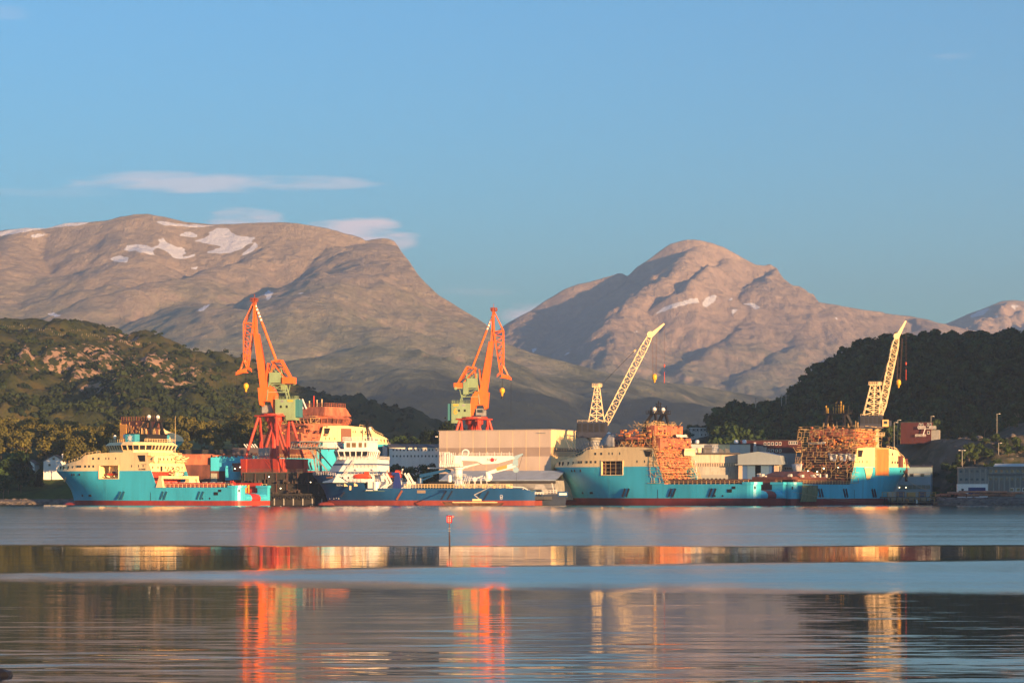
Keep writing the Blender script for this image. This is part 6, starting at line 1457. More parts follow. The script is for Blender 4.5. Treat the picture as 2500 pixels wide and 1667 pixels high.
for p_ in (1685, 1704, 1800, 1820): b = MB(); b.lathe((lx(p_), 5, lz(1082.6)), [(.8,0),(.8,.4),(1.15,.5),(.95,1.6),(.55,1.9)], 14); b.build('roof_fan', mat('galvanised', (.55,.60,.64), .3, .3), bk)
gh, L, lx, lz = building('gable_shed', 'blue-grey gabled ship shed with tall blue sliding doors, partly open', 'shed', 1803, 1080, 1903, 1074)
MET = mat('bluegrey_metal', (.28,.33,.35), .5, var=.08, vscale=.3, streak=4)
b = MB(); b.prism([(-.2, lz(1133)), (L + 1.4, lz(1133)), (L + .2, lz(1112)), (L * .48, lz(1102)), (-.2, lz(1109))], -.6, 24); b.build('gable', MET, gh); bx('canopy', gh, -1.2, L + 2, -2.0, -.6, lz(1134.5), lz(1132.6), MET)
bx('interior', gh, 1, L - 1, 5, 23.8, 0, lz(1133) - .1, DARK); bx('side_wall', gh, .2, 1.0, .3, 24, 0, lz(1133), WG); bx('side_wall', gh, L - 1.0, L - .2, .3, 24, 0, lz(1133), WG)
for pa_, pb_, m_ in ((1803,1811.5,WC),(1890,1900,WC)): bx('door_post', gh, lx(pa_), lx(pb_), -.2, 1.4, 0, lz(1134), m_)
BD = mat('blue_door', (.05,.12,.30), .5, var=.1, vscale=.4, streak=5); BD2 = mat('blue_door_pale', (.10,.19,.33), .5)
for pa_, pb_, m_ in ((1811.5,1824,BD),(1824,1843,BD2),(1857,1877,BD2),(1877,1890,BD)): bx('sliding_door', gh, lx(pa_) + .04, lx(pb_) - .04, .5, .8 + .1 * (pa_ % 2), 0, lz(1134), m_)
rw, L, lx, lz = building('side_shed', 'plain blue-grey metal shed with a strip of dark windows beside the gabled shed', 'shed', 1903, 1084, 1960, 1084)
bx('wall', rw, 0, L, 0, 20, 0, lz(1106), mat('bluegrey_dark', (.17,.22,.27), .55, var=.08, vscale=.3)); bx('roof', rw, -.2, L + .2, -.3, 20, lz(1106), lz(1104), ROOFD)
for i in range(8): window_at(rw, lx(1908 + i * 4.6), lz(1143), .7, 1.3, WC, GLASS)
# red barracks
REDW = mat('red_boarding', (.065,.011,.012), .7, var=.15, vscale=.5, streak=4)
rb, L, lx, lz = building('barracks', 'long dark red two-storey barracks with white-framed windows behind the workshops', 'barracks', 1808, 1128, 1952, 1122, 1104)
bx('wall', rb, 0, L, 0, 9, -5, lz(1075.5), REDW); bx('roof', rb, -.3, L + .3, -.4, 9.4, lz(1075.5), lz(1073.8), ROOFD); bx('storey_trim', rb, 0, L, -.12, 0, lz(1094.5), lz(1093.5), ROOFD)
for p_ in (1868, 1877.5, 1886.5, 1896, 1905): window_at(rb, lx(p_), lz(1083), 1.1, 1.5)
for p_ in (1877.5, 1886.5, 1896, 1905): window_at(rb, lx(p_), lz(1100), 1.1, 1.3)
for p_ in (1928, 1933.5, 1939, 1944.5): window_at(rb, lx(p_), lz(1081), .95, 1.5)
piece('door', rb, (lx(1843.5), -.1, lz(1084)), (1.0, .12, 1.7), WHITE)
cb_, L, lx, lz = building('plant_room', 'small grey cabin with ducts standing against the red barracks', 'cabin', 1841, 1106, 1872, 1106, 1104)
bx('wall', cb_, 0, L * .72, 0, 5, -3, lz(1088.5), STEEL); bx('side_box', cb_, L * .72 + .02, L, .4, 5, -3, lz(1091), WG); piece('pipe', cb_, (L * .3, -.3, lz(1096)), (.3, .3, 2.2), DUCT, shape='cyl')
# pale house on the knoll
hp = on_hill(HR, 1711, 1067, 1250, 1500)
ho, L, lx, lz = building('house', 'pale two-storey house among dark trees on the green knoll', 'house', 1686.5, hp.y, 1736, hp.y, 1068)
bx('wall', ho, 0, L, 0, 8, -3, lz(1053.5), mat('pale_house', (.52,.54,.52), .7)); bx('upper_wall', ho, -.1, L + .1, -.1, 8.1, lz(1053.5), lz(1045), mat('grey_house', (.33,.36,.36), .7)); bx('roof', ho, -.5, L + .5, -.6, 8.6, lz(1045), lz(1043.4), WHITE)
for p_ in (1694, 1703, 1712, 1721): window_at(ho, lx(p_), lz(1049), 1.2, 1.4, WHITE, GLASS, -.16)
for p_ in (1694, 1713, 1722): window_at(ho, lx(p_), lz(1061), 1.1, 1.3)
for p_ in (1687.5, 1707.5, 1735): piece('corner_board', ho, (lx(p_), -.15, lz(1056)), (.3, .12, lz(1045) - lz(1067)), WHITE)
# red house on the terrace
rh, L, lx, lz = building('red_house', 'dark red boarded house with white stairs and balconies on the rock terrace', 'house', 2199, 1182, 2273, 1178, 1068)
bx('wall', rh, 0, L, 0, 9, -3, lz(1031.5), REDW); bx('roof', rh, -.2, L + .2, -.2, 9.3, lz(1031.5), lz(1030), ROOFD)
bx('shed_wing', rh, L + .05, lx(2292), .5, 7, -2, lz(1049.5), STEEL)
for p_ in (2245.5, 2252, 2265.5, 2272): window_at(rh, lx(p_), lz(1037), .8, 1.5)
window_at(rh, lx(2267), lz(1056), 1.2, 1.5)
b = MB(); rail(b, [(lx(2242), -1.6, lz(1046)), (lx(2260), -1.6, lz(1046))], 1.1, .6, .14, 2); rail(b, [(lx(2270), -1.6, lz(1046)), (lx(2286), -1.6, lz(1046))], 1.1, .6, .14, 2); rail(b, [(lx(2236), -1.6, lz(1066)), (lx(2261), -1.6, lz(1066))], 1.1, .6, .14, 2); b.beam((lx(2254), -1.7, lz(1064)), (lx(2260), -1.7, lz(1046)), .35); b.build('balcony_rail', WHITE, rh)
bx('balcony', rh, lx(2242), lx(2286), -1.7, 0, lz(1046) - .2, lz(1046), WHITE)
# light blue building and grey office on the right shore
lb, L, lx, lz = building('blue_warehouse', 'pale blue warehouse with a cream band of square windows, right of the ships', 'warehouse', 2176, 1122, 2272, 1118)
PB = mat('pale_blue_cladding', (.22,.31,.37), .55, var=.06, vscale=.3); 
bx('wall', lb, 0, L, 0, 16, -1, lz(1140), PB); b = MB(); b.hexa([(-.3,-.3,lz(1140)),(L+.3,-.3,lz(1140)),(L+.3,16,lz(1140)),(-.3,16,lz(1140))],[(-.3,3,lz(1135)),(L+.3,3,lz(1135)),(L+.3,16,lz(1135)),(-.3,16,lz(1135))]); b.build('roof', ROOFD, lb)
bx('cream_band', lb, 0, L + .02, -.08, 0, lz(1163.5), lz(1155.5), mat('cream_band', (.50,.50,.40), .6))
for p_ in (2200, 2226, 2252): window_at(lb, lx(p_), lz(1159.5), 2.0, 1.5, STEEL, GLASS, -.16)
for i in range(7):
    p_ = 2200 + i * 11; piece('glazing_panel', lb, (lx(p_), -.1, lz(1188.5)), (1.9, .14, 1.9), mat('dull_glazing', (.12,.14,.12), .3))
for p_ in (2196, 2212): piece('wall_lamp', lb, (lx(p_), -.3, lz(1189.5)), (.35, .2, .2), LAMPM)
ob, L, lx, lz = building('office_block', 'grey two-storey office block with pilasters above a white ground floor with blue door', 'office', 2339, 1068, 2411, 1066)
OG = mat('office_grey', (.22,.22,.20), .75, var=.08, vscale=.4)
bx('wall', ob, 0, L, 0, 14, lz(1181), lz(1144), OG); bx('parapet', ob, -.2, L + .1, -.3, 14, lz(1144), lz(1139.5), mat('parapet', (.16,.155,.14), .7)); bx('ground_floor', ob, -.3, L + .1, -.6, 14, -1, lz(1181), WHITE)
for r_ in (1150, 1170):
    for i in range(5): window_at(ob, lx(2346.5 + i * 13.2), lz(r_), 1.5, 1.3, OG, mat('blue_glass', (.03,.06,.10), .12))
for i in range(6): piece('pilaster', ob, (lx(2340.5 + i * 13.2), -.12, lz(1162)), (.35, .3, lz(1144) - lz(1181)), WG)
piece('roller_door', ob, (lx(2385), -.66, lz(1198)), (lx(2406) - lx(2364), .14, lz(1191) - lz(1208)), mat('deep_blue', (.01,.03,.14), .5)); window_at(ob, lx(2350), lz(1195), 1.1, 1.0, STEEL, DARK, -.66)
o2, L, lx, lz = building('office_wing', 'wide grey office wing with a pale sloped rooflight at the right edge', 'office', 2411.6, 1066, 2580, 1062)
bx('wall', o2, 0, L, .4, 16, -1, lz(1145), OG); bx('parapet', o2, 0, L, 0, 16, lz(1145), lz(1138), mat('parapet2', (.15,.145,.13), .7)); bx('floor_ledge', o2, 0, L, -.3, .4, lz(1158.5), lz(1157), ROOFD)
b = MB(); b.hexa([(lx(2427),1,lz(1138)),(L,1,lz(1138)),(L,6,lz(1138)),(lx(2427),6,lz(1138))],[(lx(2431),2.6,lz(1131)),(L,2.6,lz(1131)),(L,5,lz(1131)),(lx(2431),5,lz(1131))]); b.build('rooflight', mat('rooflight', (.45,.50,.52), .4), o2)
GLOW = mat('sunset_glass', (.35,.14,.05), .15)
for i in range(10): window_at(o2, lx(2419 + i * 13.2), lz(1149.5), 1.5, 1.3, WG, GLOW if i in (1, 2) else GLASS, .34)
for i in range(10): window_at(o2, lx(2419 + i * 13.2), lz(1169), 1.3, 1.1, OG, GLASS, .34); piece('pilaster', o2, (lx(2412.8 + i * 13.2), .3, lz(1180)), (.4, .3, lz(1160) - lz(1201)), WG); piece('wall_panel', o2, (lx(2419 + i * 13.2), .33, lz(1185)), (1.5, .12, 4.4), mat('panel_grey', (.15,.15,.14), .7))
for i in range(5): window_at(o2, lx(2470 + i * 16), lz(1195), 2.0, 1.6, WHITE, GLASS, .3)
# white houses on the left
for (label, p0, p1, yr, ye, yb, Y) in (('white gabled house with two dark windows above the grassy bank', 106, 158, 1112, 1126, 1146, 1150), ('smaller white gabled house half hidden by trees at the left', 58, 84, 1123, 1132, 1150, 1162)):
    h_, L, lx, lz = building('white_house', label, 'house', p0, Y, p1, Y, yb, 'white houses left of the ships')
    b = MB(); b.prism([(0,-5),(0,lz(ye)),(L*.5,lz(yr)),(L,lz(ye)),(L,-5)], 0, 12); b.build('wall', WHITE, h_)
    b = MB()
    for xa, za, xb, zb_ in ((-.6, lz(ye) - .25, L*.5, lz(yr) + .1), (L*.5, lz(yr) + .1, L + .6, lz(ye) - .25)): b.hexa([(xa,-.5,za),(xb,-.5,zb_),(xb,12.5,zb_),(xa,12.5,za)],[(xa,-.5,za+.35),(xb,-.5,zb_+.35),(xb,12.5,zb_+.35),(xa,12.5,za+.35)])
    b.build('roof', mat('grey_tile_roof', (.16,.14,.13), .7), h_)
    if p0 > 100:
        window_at(h_, lx(131), lz(1119.5), 1.2, 1.1, STEEL, GLASS); window_at(h_, lx(121), lz(1134.5), 1.2, 1.1, STEEL, GLASS); piece('chimney', h_, (lx(149), 4, lz(1116)), (.6, .6, 3.4), WHITE)
    else: window_at(h_, lx(70), lz(1135), .8, 1.0, STEEL, GLASS)
# dark workshop behind the first ship
dw, L, lx, lz = building('dark_shed', 'low dark grey shed with five slanting white vent pipes on its roof', 'shed', 440, 1120, 660, 1112)
bx('wall', dw, 0, L, 0, 10, 0, lz(1097), mat('shed_dark', (.035,.035,.035), .8)); bx('upper_box', dw, lx(568), lx(660), -.5, 9, lz(1110), lz(1093), mat('shed_grey', (.10,.08,.085), .7))
for i in range(5): b = MB(); b.beam((lx(600 + i * 6.4), 2, lz(1093)), (lx(593 + i * 6.4), 2, lz(1084)), .55, 8); b.build('vent_pipe', WHITE, dw)

# ------------------------------------------------------------------ trees
def leaf_mesh(name, lobes, n, size, m, seed, flat=.0):
    rs = np.random.RandomState(seed); vs = []; w = np.array([l[3] ** 2 for l in lobes]); w = w / w.sum()
    k = rs.choice(len(lobes), n, p=w); L = np.array(lobes)
    d = rs.normal(size=(n, 3)); d /= np.linalg.norm(d, axis=1)[:, None]; d[:, 2] = np.where(d[:, 2] < -.35, -d[:, 2], d[:, 2])
    r = L[k, 3] * (rs.uniform(.62, 1.08, n)); c = L[k, :3] + d * r[:, None] * np.array([1, 1, .85])
    nn = d + rs.normal(size=(n, 3)) * .55; nn /= np.linalg.norm(nn, axis=1)[:, None]
    t = np.cross(nn, rs.normal(size=(n, 3))); t /= np.linalg.norm(t, axis=1)[:, None]; u = np.cross(nn, t); s = size * rs.uniform(.6, 1.3, n)[:, None]
    V = np.stack([c - t * s - u * s * .6, c + t * s - u * s * .6, c + t * s * .7 + u * s * .8, c - t * s * .7 + u * s * .8], 1).reshape(-1, 3)
    return V
def mesh_quads(name, V, m):
    n = len(V) // 4; me = bpy.data.meshes.new(name); me.vertices.add(len(V)); me.vertices.foreach_set('co', V.ravel())
    me.loops.add(4 * n); me.loops.foreach_set('vertex_index', np.arange(4 * n, dtype=np.int32)); me.polygons.add(n)
    me.polygons.foreach_set('loop_start', np.arange(0, 4 * n, 4, dtype=np.int32)); me.polygons.foreach_set('loop_total', np.full(n, 4, np.int32)); me.update(calc_edges=True); me.materials.append(m); return me
def foliage(name, col, col2, vs=.35):
    m = mat(name, col, .85, col2=col2, vscale=vs, spec=.15, detail=3); return m
LEAF_D = foliage('leaves_dark', (.048,.085,.022), (.014,.030,.011), .12); LEAF_E = foliage('leaves_mid', (.060,.095,.028), (.022,.040,.013), .2); LEAF_O = foliage('leaves_olive', (.14,.125,.026), (.05,.055,.015), .22); LEAF_C = foliage('needles', (.018,.034,.012), (.008,.016,.007))
BARK = mat('bark', (.16,.12,.09), .9, var=.3, vscale=1.5)
def crown_lobes(h, w, rs, conifer=False):
    out = []
    if conifer:
        for i in range(9): t = i / 8; out.append((rs.uniform(-.3,.3), rs.uniform(-.3,.3), h * (.18 + .80 * t), w * (1.05 - t) * .55 + .25))
        for i in range(14): t = rs.uniform(0, .85); a = rs.uniform(0, 6.28); r = w * (1 - t) * .62; out.append((r*math.cos(a), r*math.sin(a), h * (.15 + .8 * t), w * .26))
    else:
        for i in range(11):
            a = rs.uniform(0, 6.28); t = rs.uniform(.34, .88); r = w * .5 * rs.uniform(.2, 1) * math.sqrt(max(.05, 1 - ((t - .55) / .42) ** 2)); out.append((r*math.cos(a), r*math.sin(a), h * t, w * rs.uniform(.17, .30)))
        out.append((0, 0, h * .62, w * .34))
    return out
def trunk_mesh(h, w, seed, conifer=False):
    rs = random.Random(seed); b = MB(); b.beam((0,0,-1.5), (rs.uniform(-.3,.3), rs.uniform(-.3,.3), h * (.9 if conifer else .62)), .42, 6, .14)
    if not conifer:
        for i in range(6): a = rs.uniform(0, 6.28); z = h * rs.uniform(.25, .5); b.beam((0,0,z), (w*.36*math.cos(a), w*.36*math.sin(a), z + h*.25), .2, 5, .07)
    return b.mesh('trunk', BARK)
TV = {}
def variants(key, m, n, h, w, leaves, size, conifer=False):
    L = []
    for i in range(n):
        rs = random.Random(hash(key) % 1000 + i * 7 if False else len(key) * 31 + i * 7); hh = h * rs.uniform(.85, 1.15); ww = w * rs.uniform(.85, 1.15)
        V = leaf_mesh(key, crown_lobes(hh, ww, rs, conifer), leaves, size, m, i + len(key))
        L.append((mesh_quads('crown', V, m), trunk_mesh(hh, ww, i, conifer)))
    TV[key] = L
variants('broad_dark', LEAF_D, 6, 11, 8.5, 900, .42); variants('broad_olive', LEAF_O, 7, 15, 9.5, 1300, .42); variants('spruce', LEAF_C, 4, 13, 5.0, 900, .36, True)
variants('broad_mid_', LEAF_E, 5, 12, 7.0, 900, .42); variants('bush', LEAF_D, 4, 5.5, 7.5, 600, .36); variants('birch_olive_', LEAF_O, 4, 20, 7.0, 1100, .42)
nt_ = [0]
def tree(key, p, sc, label, cat, group, name='tree', rz=None):
    c, t = random.choice(TV[key]); e = empty(name, p, random.uniform(0, 6.28) if rz is None else rz, label, cat, group, sc)
    o = bpy.data.objects.new('crown', c); COL.objects.link(o); o.parent = e; o = bpy.data.objects.new('trunk', t); COL.objects.link(o); o.parent = e; nt_[0] += 1
    return e
random.seed(42)
# left: olive trees lit by the evening sun
GT = 'evening-lit broadleaf trees behind the first ship'
cand = []
for i in range(128):
    Y = random.uniform(1128, 1330); px = random.uniform(-40, 690); x = (px - 1250) * Y / F
    if px > 430 and Y < 1175: continue
    if px < 175 and Y < 1165: continue
    if any((x - a) ** 2 + ((Y - c) * .7) ** 2 < 30 for a, c in cand): continue
    cand.append((x, Y))
for (x, Y) in cand:
    z = hz(GL, x, Y); px = 1250 + x / Y * F
    tgt = 1013 if px > 360 else 1018; zmax = CAMH + (tgt + 0 - HOR) * -1 * Y / F + random.uniform(-5, 1.5)
    h = max(9, min(19, zmax - z)); key = 'birch_olive_' if (px > 430 and Y < 1240) else 'broad_olive'; base = 20 if key[0:2] == 'bi' else 15
    tree(key, (x, Y, z - .5), h / base, 'tall pale-trunked tree at the wood edge, above the brown hull block' if base == 20 else ('olive-green tree in the evening-lit wood left of the finished ship\'s mast' if px < 340 else 'olive-green tree in the evening-lit wood between mast and red crane'), 'tree', 'pale-trunked trees at the wood edge' if base == 20 else ('trees left of the mast' if px < 340 else 'trees between mast and crane'))
for (px, Y, sc) in ((20,1118,1.1),(45,1128,1.25),(-5,1112,1.0),(70,1140,.8),(52,1120,.9),(8,1108,.8),(96,1134,.62)):
    x = (px - 1250) * Y / F; tree('spruce' if px in (96, 70) else 'broad_dark', (x, Y, hz(GL, x, Y) - .5), sc * 1.3, {20:'dark tree at the far left shore, behind the shore stones',96:'small dark conifer between the two white houses',70:'dark conifer before the smaller white house'}.get(px, 'dark shaded tree at the left edge above the shore'), 'tree', 'shaded trees at the left edge')
# behind the hall and the white building
for i, px in enumerate((1037,1050,1062,1075,1088,1101,1112,1124)):
    Y = 1205 + (i % 3) * 8; x = (px - 1250) * Y / F; tree('spruce', (x, Y, 22 + (i % 3) * 2), random.uniform(1.1, 1.45), 'dark spruce in the row behind the tan hall', 'tree', 'spruces behind the tan hall', 'spruce_tree')
for px in (1197, 1207, 1216, 1232):
    Y = 1230; x = (px - 1250) * Y / F; tree('broad_dark', (x, Y, 30), .55 if px < 1220 else .4, 'small dark tree peeping over the hall roof, right of the crane', 'tree', 'trees peeping over the hall roof')
for i in range(26):
    px = random.uniform(952, 1074); Y = random.uniform(1112, 1150); x = (px - 1250) * Y / F; tree('bush', (x, Y, 3 + (Y - 1112) * .25), random.uniform(.85, 1.3), 'dark leafy bush in front of the long white building', 'bush', 'bushes in front of the long white building', 'bush')
for i in range(16):
    px = random.uniform(800, 1050); Y = random.uniform(1200, 1290); x = (px - 1250) * Y / F
    tree('broad_dark', (x, Y, 14 + (Y - 1200) * .12), random.uniform(.8, 1.1), 'dark tree in the belt behind the long white building', 'tree', 'trees behind the long white building')
# knoll trees round the pale house
for i in range(32):
    px = random.uniform(1560, 1800)
    if 1680 < px < 1738: Y = random.uniform(hp.y + 14, hp.y + 50)
    else: Y = random.uniform(1330, 1470)
    x = (px - 1250) * Y / F; z = hz(HR, x, Y); key = 'spruce' if random.random() < .35 and px > 1735 else 'broad_dark'
    tree(key, (x, Y, z - .5), random.uniform(.7, 1.05), 'dark tree on the knoll round the pale house', 'tree', 'trees on the knoll round the pale house')
# right hill wood: nearest ones as trees, the rest one mass
spots = []
for iy in range(34):
    for ix in range(60):
        Y = 1262 + iy * 8.2 + random.uniform(-3, 3); x = 105 + ix * 6.6 + random.uniform(-2.6, 2.6); px = 1250 + x / Y * F
        if px > 2560 or px < 1745: continue
        z = hz(HR, x, Y)
        if z < 5.5 and Y < 1262: continue
        spots.append((Y, x, z, px))
spots.sort(); near = []; vis = []
for s_ in spots:
    py = HOR - (s_[2] + 9 - CAMH) * F / s_[0]; vis.append(s_)
near = vis[:70] + random.sample(vis[70:], min(20, len(vis) - 70)); ns = set(near)
GW = 'dark trees on the wooded hill at the right'
for (Y, x, z, px) in near: kk = random.choice(('broad_dark','broad_dark','broad_mid_','broad_mid_','spruce')); tree(kk, (x, Y, z - .6), random.uniform(.6, 1.5), {'broad_dark':'dark round-crowned tree','broad_mid_':'slightly paler green tree','spruce':'dark pointed spruce'}[kk] + (' on the left foot of the wooded hill' if px < 2120 else ' on the wooded hill right of the last crane'), 'tree', {'broad_dark':'round-crowned trees','broad_mid_':'paler green trees','spruce':'pointed spruces'}[kk] + (' on the hill foot' if px < 2120 else ' on the hill right of the crane'))
Vs = []; base_v = [leaf_mesh('x', crown_lobes(11, 8.5, random.Random(k)), 260, .75, LEAF_D, 100 + k) for k in range(6)]
for s_ in vis:
    if s_ in ns: continue
    Y, x, z, px = s_; a = random.uniform(0, 6.28); v = base_v[random.randrange(6)] * random.uniform(.6, 1.65); ca, sa = math.cos(a), math.sin(a)
    Vs.append(np.stack([v[:, 0] * ca - v[:, 1] * sa + x, v[:, 0] * sa + v[:, 1] * ca + Y, v[:, 2] + z - .5], 1))
o = bpy.data.objects.new('forest', mesh_quads('forest', np.concatenate(Vs), LEAF_D)); COL.objects.link(o)
tag(o, 'dense dark wood covering the upper slopes of the right-hand hill', 'forest', kind='stuff')
# trees on the rock terrace
for (px, Y, sc) in ((2322,1100,.8),(2335,1108,.9),(2350,1104,1.0),(2366,1110,.85),(2380,1100,.7),(2392,1112,.8),(2412,1106,.6),(2428,1112,.7),(2330,1092,.6),(2345,1090,.65),(2446,1110,.75),(2462,1106,.6),(2480,1112,.8)):
    Y += 24; x = (px - 1250) * Y / F; tree(random.choice(('broad_dark','broad_mid_')), (x, Y, hz(GR, x, Y) - .6), sc, 'dark tree on the rocky bank behind the grey offices', 'tree', 'trees on the rocky bank behind the grey offices')
for i in range(14):
    px = random.uniform(2185, 2500); Y = random.uniform(1185, 1245); x = (px - 1250) * Y / F
    if 2180 < px < 2310 and Y < 1200: Y += 30
    tree('broad_mid_', (x, Y, hz(GR, x, Y) - 1), random.uniform(.7, 1.2), 'dark tree at the foot of the wooded hill beside the red house', 'tree', 'trees beside the red house')
for i in range(22):
    px = random.uniform(2260, 2500); Y = random.uniform(1104, 1150); x = (px - 1250) * Y / F
    tree('bush', (x, Y, hz(GR, x, Y) - .6), random.uniform(.5, 1.0), 'green bush on the rock slope above the grey offices', 'bush', 'bushes on the rock slope', 'bush')
rq = random.Random(31); bo = []
# scrub of the left hill: uncountable
rs = np.random.RandomState(4); Vs = []; xs_, ys_, Zh = HL
sb = [leaf_mesh('s', [(0,0,1.4,2.2),(1.6,.6,1.0,1.6),(-1.4,-.8,1.1,1.7)], 26, .95, LEAF_D, 300 + k) for k in range(8)]
for i in range(17000):
    x = rs.uniform(-560, 20); Y = rs.uniform(1460, 2260); z = hz(HL, x, Y); px = 1250 + x / Y * F
    if px < -40 or px > 1010: continue
    t = (Y - 1400) / 850.0; dens = 1.0 if t < .40 else max(.05, .75 - t * .8)
    dens *= .35 + 1.3 * float(vnoise(np.array([x * .02]), np.array([Y * .02]), 3)[0])
    if rs.rand() > dens: continue
    a = rs.uniform(0, 6.28); v = sb[rs.randint(8)] * rs.uniform(.45, 1.25) * (1.3 if t < .5 else 1); ca, sa = math.cos(a), math.sin(a)
    Vs.append(np.stack([v[:, 0] * ca - v[:, 1] * sa + x, v[:, 0] * sa + v[:, 1] * ca + Y, v[:, 2] + z], 1))
LEAF_S = foliage('scrub_leaves_shaded', (.032,.048,.014), (.012,.022,.008), .02)  # dark scrub, thickest low down, also stands in for shade there
o = bpy.data.objects.new('scrub', mesh_quads('scrub', np.concatenate(Vs), LEAF_S)); COL.objects.link(o); tag(o, 'scrub and birch thickets, darkened for shade, scattered over the rocky left-hand hill', 'scrub', kind='stuff')

# ------------------------------------------------------------------ stones along the shores
RK = mat('shore_stone', (.17,.145,.12), .9, col2=(.07,.06,.055), vscale=.5, bump=.6, bscale=2)
rocks = []
for k in range(5):
    rr = random.Random(k); b = MB(); n = 8; prof = [(.25,-.45),(.95,-.3),(1.05,.05),(.75,.42),(.2,.6)]; vs = []
    for r, z in prof:
        for i in range(n): a = 2*math.pi*i/n; q = r * rr.uniform(.78, 1.15); vs.append((q*math.cos(a), q*math.sin(a)*.8, z * rr.uniform(.85, 1.15)))
    b.add(vs, [(j*n+i, j*n+(i+1)%n, (j+1)*n+(i+1)%n, (j+1)*n+i) for j in range(4) for i in range(n)] + [tuple(range(n-1,-1,-1)), tuple(range(4*n, 5*n))]); rocks.append(b.mesh('stone', RK))
for i in range(70):
    px = rq.uniform(2190, 2500); Y = rq.uniform(1100, 1175); x = (px - 1250) * Y / F
    s = bpy.data.objects.new('stone', rocks[i % 5]); COL.objects.link(s); s.parent = bpy.data.objects['rock_terrace']; s.location = (x, Y, hz(GR, x, Y) + .2); q = rq.uniform(.6, 2.2); s.scale = (q * 1.3, q, q * .8); s.rotation_euler = (rq.uniform(-.4, .4), rq.uniform(-.4, .4), rq.uniform(0, 6))
def bank(name, pts, zt, n, seed):
    b = MB(); vs = []; 
    for (x, y) in pts: vs += [(x, y - 3, -1.5), (x, y, zt * .6), (x, y + 4, zt)]
    b.add(vs, [(3*i+j, 3*i+3+j, 3*i+4+j, 3*i+1+j) for i in range(len(pts) - 1) for j in (0, 1)]); o = b.build(name, RK); tag(o, kind='structure'); rr = random.Random(seed)
    for i in range(n):
        t = rr.uniform(0, len(pts) - 1.001); k = int(t); f = t - k; x = pts[k][0] * (1 - f) + pts[k+1][0] * f; y = pts[k][1] * (1 - f) + pts[k+1][1] * f; q = rr.random()
        s = bpy.data.objects.new('stone', rocks[i % 5]); COL.objects.link(s); s.parent = o; s.location = (x, y - 3 + q * 7, -.3 + q * (zt + .2)); sc = rr.uniform(.5, 1.35); s.scale = (sc * 1.2, sc, sc * .8); s.rotation_euler = (rr.uniform(-.3, .3), rr.uniform(-.3, .3), rr.uniform(0, 6.28))
bank('stone_bank', [(184,1046),(196,1040),(210,1038),(225,1036),(245,1040),(262,1042),(290,1040)], 3.2, 230, 5)
bank('stone_bank', [(-260,1086),(-235,1084),(-215,1080),(-200,1084),(-185,1083),(-172,1086)], 2.4, 130, 8)
fr = empty('shore_rock', (-14.1, 66.5, -.06), 0, 'dark wet rock just above the water in the bottom left corner', 'rock')
s = bpy.data.objects.new('stone', rocks[1]); COL.objects.link(s); s.parent = fr; s.scale = (.42,.5,.33); s.location = (0,0,.03)
s.data = rocks[1].copy(); s.data.materials.clear(); s.data.materials.append(mat('wet_rock', (.012,.011,.010), .5)); 
# ------------------------------------------------------------------ pier, pipes, poles, lamps
YEL = mat('safety_yellow', (.45,.26,.04), .6)
pi_ = empty('pier', P(2165, 1232, 1040), 0, 'low wooden pier with yellow railings beside the bow of the rightmost ship', 'pier'); pi_.location.z = 0
b = MB(); b.box(-2, 21, 0, 6, 3.0, 3.5); b.box(2, 24, -3, 0, 1.0, 1.4); b.build('pier_deck', mat('pier_wood', (.12,.10,.075), .9, var=.3, vscale=1), pi_)
for i in range(9):
    piece('pile', pi_, (-1 + i * 2.6, .3, 1.2), (.4, .4, 4.4), mat('dark_pile', (.05,.04,.035), .9), shape='cyl')
b = MB(); rail(b, [(-2,0,3.5),(21,0,3.5)], 1.9, 2.2, .18, 2); rail(b, [(2,-3,1.4),(20,-3,1.4)], 1.3, 2.4, .14, 1); b.build('pier_rail', YEL, pi_)
piece('bollard', pi_, (12.4, -3.2, 1.5), (.5, .5, 1.6), WHITE, shape='cyl')
for i, (x, w_, h_, m_, lab) in enumerate(((3.4,2.6,2.2,STEEL,'grey'),(7.4,3.2,2.4,mat('box_navy', (.03,.05,.12), .6),'navy'),(12.0,3.4,2.0,mat('box_ochre', (.28,.19,.08), .7),'ochre'),(16.8,2.8,2.3,mat('box_navy2', (.025,.04,.10), .6),'dark blue'))):
    o = piece('storage_box', None, (pi_.location.x + x, 1049, 1.7 + h_ / 2 + 1.8), (w_, 3, h_), m_); tag(o, lab + ' storage box standing on the quay behind the yellow-railed pier', 'box', 'boxes behind the pier')
    piece('quay_block', None, (pi_.location.x + x, 1049, 2.6), (w_, 3, 1.8), WG)['kind'] = 'structure'
PIPE = mat('rusty_pipe', (.36,.15,.08), .7, var=.4, vscale=.6, dirt=(.55,.42,.36), dirt_amt=.5)
pc = ['lowest, at the left end','second from the left on the ground','long one at the far right on the ground','upper, resting over the left pair','pale one in the middle','upper right one','short one behind the middle','topmost of the pipes']
for i, (px, py, Lp, r_) in enumerate(((2302,1209,7,.55),(2360,1208.5,11,.6),(2445,1208,12,.62),(2335,1203,8,.5),(2400,1207,9,.6),(2470,1203,10,.55),(2425,1201,12,.5),(2380,1200,14,.45))):
    p_ = P(px, py, 1056 + i % 3); e = empty('steel_pipe', (p_.x, p_.y, max(p_.z, 2.0)), R(4 * (i % 3) - 4), 'rusty steel pipe before the grey offices, ' + pc[i], 'pipe', 'rusty steel pipes before the grey offices')
    b = MB(); b.cyl((-Lp/2,0,0), r_, Lp, 14, axis='x'); b.build('pipe_body', PIPE, e); b = MB(); b.cyl((-Lp/2-.02,0,0), r_*.86, .05, 14, axis='x'); b.cyl((Lp/2-.03,0,0), r_*.86, .05, 14, axis='x'); b.build('pipe_bore', DARK, e)
